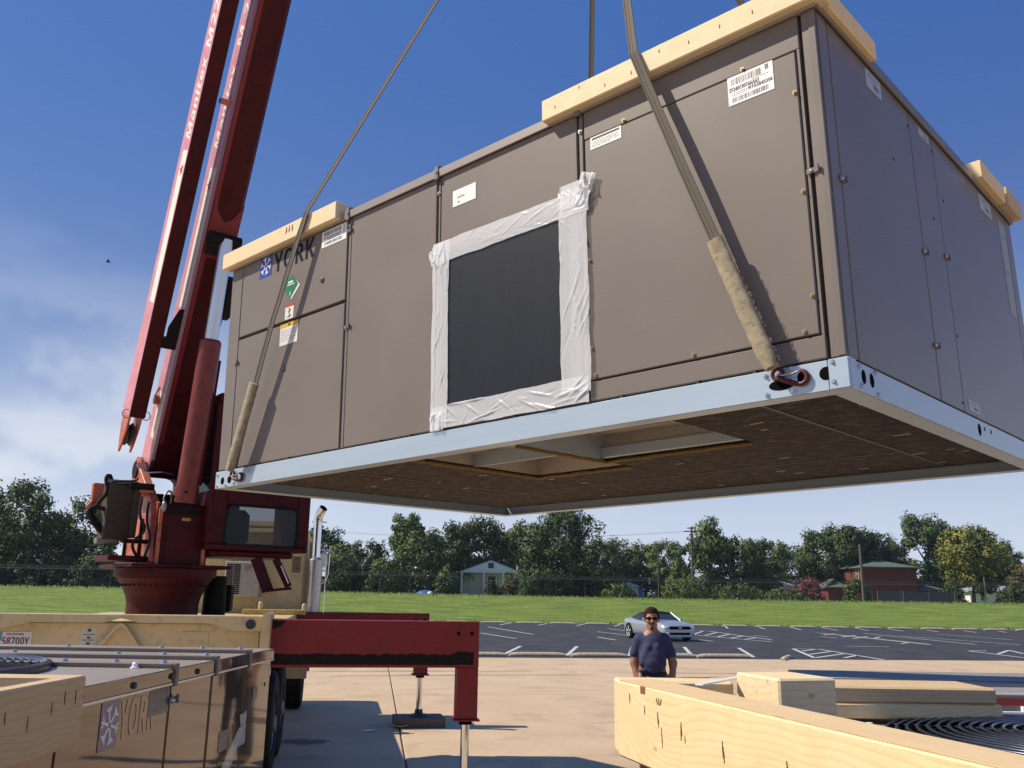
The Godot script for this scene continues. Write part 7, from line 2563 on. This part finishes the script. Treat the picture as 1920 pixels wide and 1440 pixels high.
# ------------------------------------------------------------------ the parked convertible
func car() -> void:
	var pt := mat("silver car paint", Color(0.5, 0.53, 0.56), 0.28, 0.55)
	pt.clearcoat_enabled = true
	pt.clearcoat = 0.8
	pt.clearcoat_roughness = 0.06
	mat("soft top", Color(0.015, 0.015, 0.018), 0.9)
	mat("headlamp", Color(0.75, 0.78, 0.8), 0.12, 0.3)
	mat("car glass", Color(0.02, 0.026, 0.03), 0.06)
	var c := thing("parked_car", "silver convertible with black soft top parked alone behind the standing man", "car", Transform3D(Basis(Vector3.UP, deg_to_rad(18)) * Basis().scaled(Vector3(0.92, 0.93, 0.9)), Vector3(7.05, -0.02, -43.6)))
	var b := mb()
	var rings := []
	# z, half width, low, belt, top
	for s in [[-2.4, 0.66, 0.42, 0.82, 0.86], [-2.33, 0.82, 0.32, 0.9, 0.96], [-2.1, 0.9, 0.26, 0.95, 1.02], [-1.6, 0.955, 0.22, 0.97, 1.03], [-1.1, 0.965, 0.2, 0.95, 1.0], [-0.5, 0.945, 0.2, 0.91, 0.96], [0.3, 0.935, 0.2, 0.89, 0.95], [0.95, 0.945, 0.2, 0.88, 0.95], [1.45, 0.96, 0.2, 0.86, 0.93], [1.9, 0.94, 0.2, 0.8, 0.88], [2.2, 0.92, 0.2, 0.77, 0.83], [2.34, 0.87, 0.2, 0.73, 0.78], [2.42, 0.8, 0.24, 0.69, 0.73], [2.45, 0.74, 0.27, 0.66, 0.7]]:
		var w: float = s[1]
		var half := [Vector2(w * 0.86, s[2]), Vector2(w * 0.97, s[2] + 0.1), Vector2(w * 0.985, lerpf(s[2], s[3], 0.4)), Vector2(w, lerpf(s[2], s[3], 0.75)), Vector2(w * 0.955, s[3]), Vector2(w * 0.8, lerpf(s[3], s[4], 0.75)), Vector2(w * 0.45, s[4])]
		var ring := []
		for q in half: ring.append(Vector3(q.x, q.y, s[0]))
		ring.append(Vector3(0, s[4] + 0.015, s[0]))
		for i in half.size(): ring.append(Vector3(-half[half.size() - 1 - i].x, half[half.size() - 1 - i].y, s[0]))
		rings.append(ring)
	b.loft(rings)
	var bd := part(b, "body", pt, c)
	# bonnet bulge
	b = mb()
	b.loft([[Vector3(-0.4, 0.93, 1.0), Vector3(-0.3, 0.985, 1.0), Vector3(0.3, 0.985, 1.0), Vector3(0.4, 0.93, 1.0)], [Vector3(-0.36, 0.87, 1.9), Vector3(-0.26, 0.925, 1.9), Vector3(0.26, 0.925, 1.9), Vector3(0.36, 0.87, 1.9)], [Vector3(-0.2, 0.78, 2.3), Vector3(-0.12, 0.8, 2.3), Vector3(0.12, 0.8, 2.3), Vector3(0.2, 0.78, 2.3)]], false)
	part(b, "bonnet_bulge", pt, bd)
	# glasshouse
	b = mb()
	rings = []
	for s in [[0.98, 0.8, 0.94, 0.78], [0.3, 0.62, 1.31, 0.8], [-0.3, 0.62, 1.35, 0.8], [-0.8, 0.61, 1.3, 0.8], [-1.6, 0.68, 1.02, 0.78]]:
		rings.append([Vector3(-s[3] - 0.04, 0.9, s[0]), Vector3(-s[1], s[2] - 0.03, s[0]), Vector3(-s[1] * 0.8, s[2], s[0]), Vector3(0, s[2] + 0.02, s[0]), Vector3(s[1] * 0.8, s[2], s[0]), Vector3(s[1], s[2] - 0.03, s[0]), Vector3(s[3] + 0.04, 0.9, s[0])])
	b.loft(rings, false)
	part(b, "window", M["car glass"], c)
	b = mb()
	rings = []
	for s in [[0.34, 0.62, 1.315], [-0.3, 0.635, 1.365], [-0.8, 0.625, 1.315], [-1.62, 0.72, 1.03]]:
		var dr := 0.04 if s[0] > -0.5 else (0.2 if s[0] > -1.0 else 0.08)
		rings.append([Vector3(-s[1] - dr * 0.4, s[2] - 0.03 - dr, s[0]), Vector3(-s[1], s[2] - 0.02, s[0]), Vector3(-s[1] * 0.8, s[2] + 0.015, s[0]), Vector3(0, s[2] + 0.035, s[0]), Vector3(s[1] * 0.8, s[2] + 0.015, s[0]), Vector3(s[1], s[2] - 0.02, s[0]), Vector3(s[1] + dr * 0.4, s[2] - 0.03 - dr, s[0])])
	b.loft(rings, false)
	part(b, "soft_top", M["soft top"], c)
	for s in [-1.0, 1.0]:
		b = mb()
		b.beam(Vector3(0.82 * s, 0.93, 1.0), Vector3(0.635 * s, 1.32, 0.28), 0.05, 0.05, Vector3.RIGHT, 0.01)
		part(b, "windscreen_pillar", pt, c)
		b = mb()
		b.ball(Transform3D(Basis().scaled(Vector3(0.12, 0.075, 0.07)), Vector3(1.03 * s, 0.99, 0.62)), 12, 8)
		part(b, "wing_mirror", pt, c)
		b = mb()
		b.ball(Transform3D(Basis(Vector3.UP, 0.5 * s).scaled(Vector3(0.13, 0.075, 0.05)), Vector3(0.7 * s, 0.64, 2.42)), 14, 8)
		part(b, "headlight", M["headlamp"], c)
		b = mb()
		b.ball(Transform3D(Basis().scaled(Vector3(0.07, 0.06, 0.04)), Vector3(0.66 * s, 0.4, 2.46)), 12, 8)
		part(b, "fog_lamp", M["headlamp"], c)
		b = mb()
		b.ball(Transform3D(Basis().scaled(Vector3(0.16, 0.07, 0.04)), Vector3(0.5 * s, 0.82, -2.36)), 12, 8)
		part(b, "tail_light", M["tape red"], c)
		b = mb()
		b.bx(Vector3(0.945 * s - 0.004, 0.3, -0.55), Vector3(0.945 * s + 0.004, 0.306, 0.75))
		part(b, "door_line", M["black"], c)
		for z in [-1.4, 1.45]:
			b = mb()
			var ap := PackedVector2Array()
			for i in 17: ap.append(Vector2(cos(PI * i / 16.0) * 0.42, sin(PI * i / 16.0) * 0.42 + 0.36))
			ap.append(Vector2(-0.42, 0.2)); ap.append(Vector2(0.42, 0.2))
			b.prism(ap, Transform3D(Basis(Vector3(0, 0, -s), Vector3.UP, Vector3(s, 0, 0)), Vector3(0.8 * s, 0, z)), 0.172)
			part(b, "wheel_arch", M["black"], c)
			var WT := Transform3D(Basis(Vector3.BACK, -PI / 2 * s), Vector3(0.87 * s, 0.36, z))
			b = mb()
			b.lathe([Vector2(0.25, -0.12), Vector2(0.34, -0.12), Vector2(0.36, -0.1), Vector2(0.36, 0.09), Vector2(0.34, 0.115), Vector2(0.26, 0.115)], WT, 36)
			var ty := part(b, "tyre", M["black rubber"], c)
			b = mb()
			b.lathe([Vector2(0.0, 0.09), Vector2(0.06, 0.1), Vector2(0.07, 0.085)], WT, 20)
			b.lathe([Vector2(0.235, 0.1), Vector2(0.262, 0.118), Vector2(0.262, -0.05)], WT, 36)
			for i in 5:
				var a := TAU * i / 5.0
				b.box(WT * Transform3D(Basis(Vector3.UP, -a), Vector3(cos(a) * 0.15, 0.088, sin(a) * 0.15)), Vector3(0.2, 0.03, 0.075), 0.008)
			part(b, "rim", M["headlamp"], ty)
			b = mb()
			b.lathe([Vector2(0.0, 0.0), Vector2(0.26, 0.0)], WT, 24)
			part(b, "brake_disc", M["dark steel"], ty)
	b = mb()
	b.prism(PackedVector2Array([Vector2(-0.6, 0.66), Vector2(-0.54, 0.56), Vector2(0.54, 0.56), Vector2(0.6, 0.66), Vector2(0.5, 0.71), Vector2(-0.5, 0.71)]), at(Vector3(0, 0, 2.38)), 0.095)
	var gr := part(b, "grille", M["black"], c)
	b = mb()
	b.prism(PackedVector2Array([Vector2(-0.11, 0.62), Vector2(-0.09, 0.655), Vector2(-0.03, 0.655), Vector2(-0.03, 0.665), Vector2(0.03, 0.665), Vector2(0.03, 0.655), Vector2(0.11, 0.655), Vector2(0.09, 0.62), Vector2(0.03, 0.62), Vector2(0.03, 0.61), Vector2(-0.03, 0.61), Vector2(-0.03, 0.62)]), at(Vector3(0, 0, 2.474)), 0.012)
	part(b, "emblem", M["zinc"], gr)
	b = mb()
	b.prism(PackedVector2Array([Vector2(-0.52, 0.31), Vector2(0.52, 0.31), Vector2(0.58, 0.42), Vector2(-0.58, 0.42)]), at(Vector3(0, 0, 2.34)), 0.13)
	part(b, "air_intake", M["black"], c)
	b = mb()
	b.bx(Vector3(-0.74, 0.2, 2.3), Vector3(0.74, 0.265, 2.52), 0.02)
	part(b, "front_lip", pt, c)


func extra_materials() -> void:
	var dirt := tone(121, 0.02, Color(0.78, 0.76, 0.73), Color(1, 1, 1), 5, 0.05)
	mat("fan steel", Color(0.05, 0.06, 0.085), 0.25, 0.55)
	mat("white plastic", Color(0.8, 0.82, 0.84), 0.3)
	mat("violet ink", Color(0.13, 0.105, 0.2), 0.12)
	mat("pale lettering ink", Color(0.3, 0.22, 0.18), 0.14, 0.4)
	var ct := mat("clear tape", Color(0.75, 0.76, 0.8), 0.3)
	ct.transparency = BaseMaterial3D.TRANSPARENCY_ALPHA
	ct.albedo_color.a = 0.5
	mat("pine dusty", Color(0.84, 0.78, 0.72), 0.8, 0.0, M["pine pale"].albedo_texture, Vector3(0.9, 3.6, 3.6))
	mat("deck grey", Color(0.28, 0.27, 0.26), 0.8, 0.0, dirt, Vector3(0.4, 4, 4))
	mat("deck dark", Color(0.028, 0.03, 0.045), 0.6, 0.0, dirt, Vector3(0.4, 4, 4))
	mat("deck light", Color(0.45, 0.42, 0.37), 0.8, 0.0, dirt, Vector3(0.4, 4, 4))
	mat("tape red", Color(0.3, 0.012, 0.025), 0.3)
	mat("plate white", Color(0.62, 0.6, 0.58), 0.4)
	mat("plate ink", Color(0.12, 0.03, 0.04), 0.5)
	mat("plate blue", Color(0.1, 0.28, 0.34), 0.5)
	mat("ac grey", Color(0.4, 0.39, 0.37), 0.6, 0.0, dirt, Vector3.ONE * 2)
	mat("chrome dull", Color(0.55, 0.54, 0.53), 0.3, 0.85, dirt, Vector3.ONE * 2)
	var rs := mat("rod steel", Color(0.62, 0.66, 0.7), 0.28, 0.8)
	rs.metallic_specular = 0.6
	mat("edge violet", Color(0.2, 0.13, 0.19), 0.45)
	mat("pad wood", Color(0.17, 0.13, 0.1), 0.9, 0.0, dirt, Vector3(1, 6, 6))


func _ready() -> void:
	stage()
	wob.seed = 3
	wob.frequency = 0.05
	rng.seed = 1
	materials()
	extra_materials()
	ground()
	trees()
	far_things()
	hanging_unit()
	crane()
	trailer()
	left_unit()
	right_unit()
	car()
	person()
	near_timbers()
	unit_timbers()
	slings()
	wheel_stops()
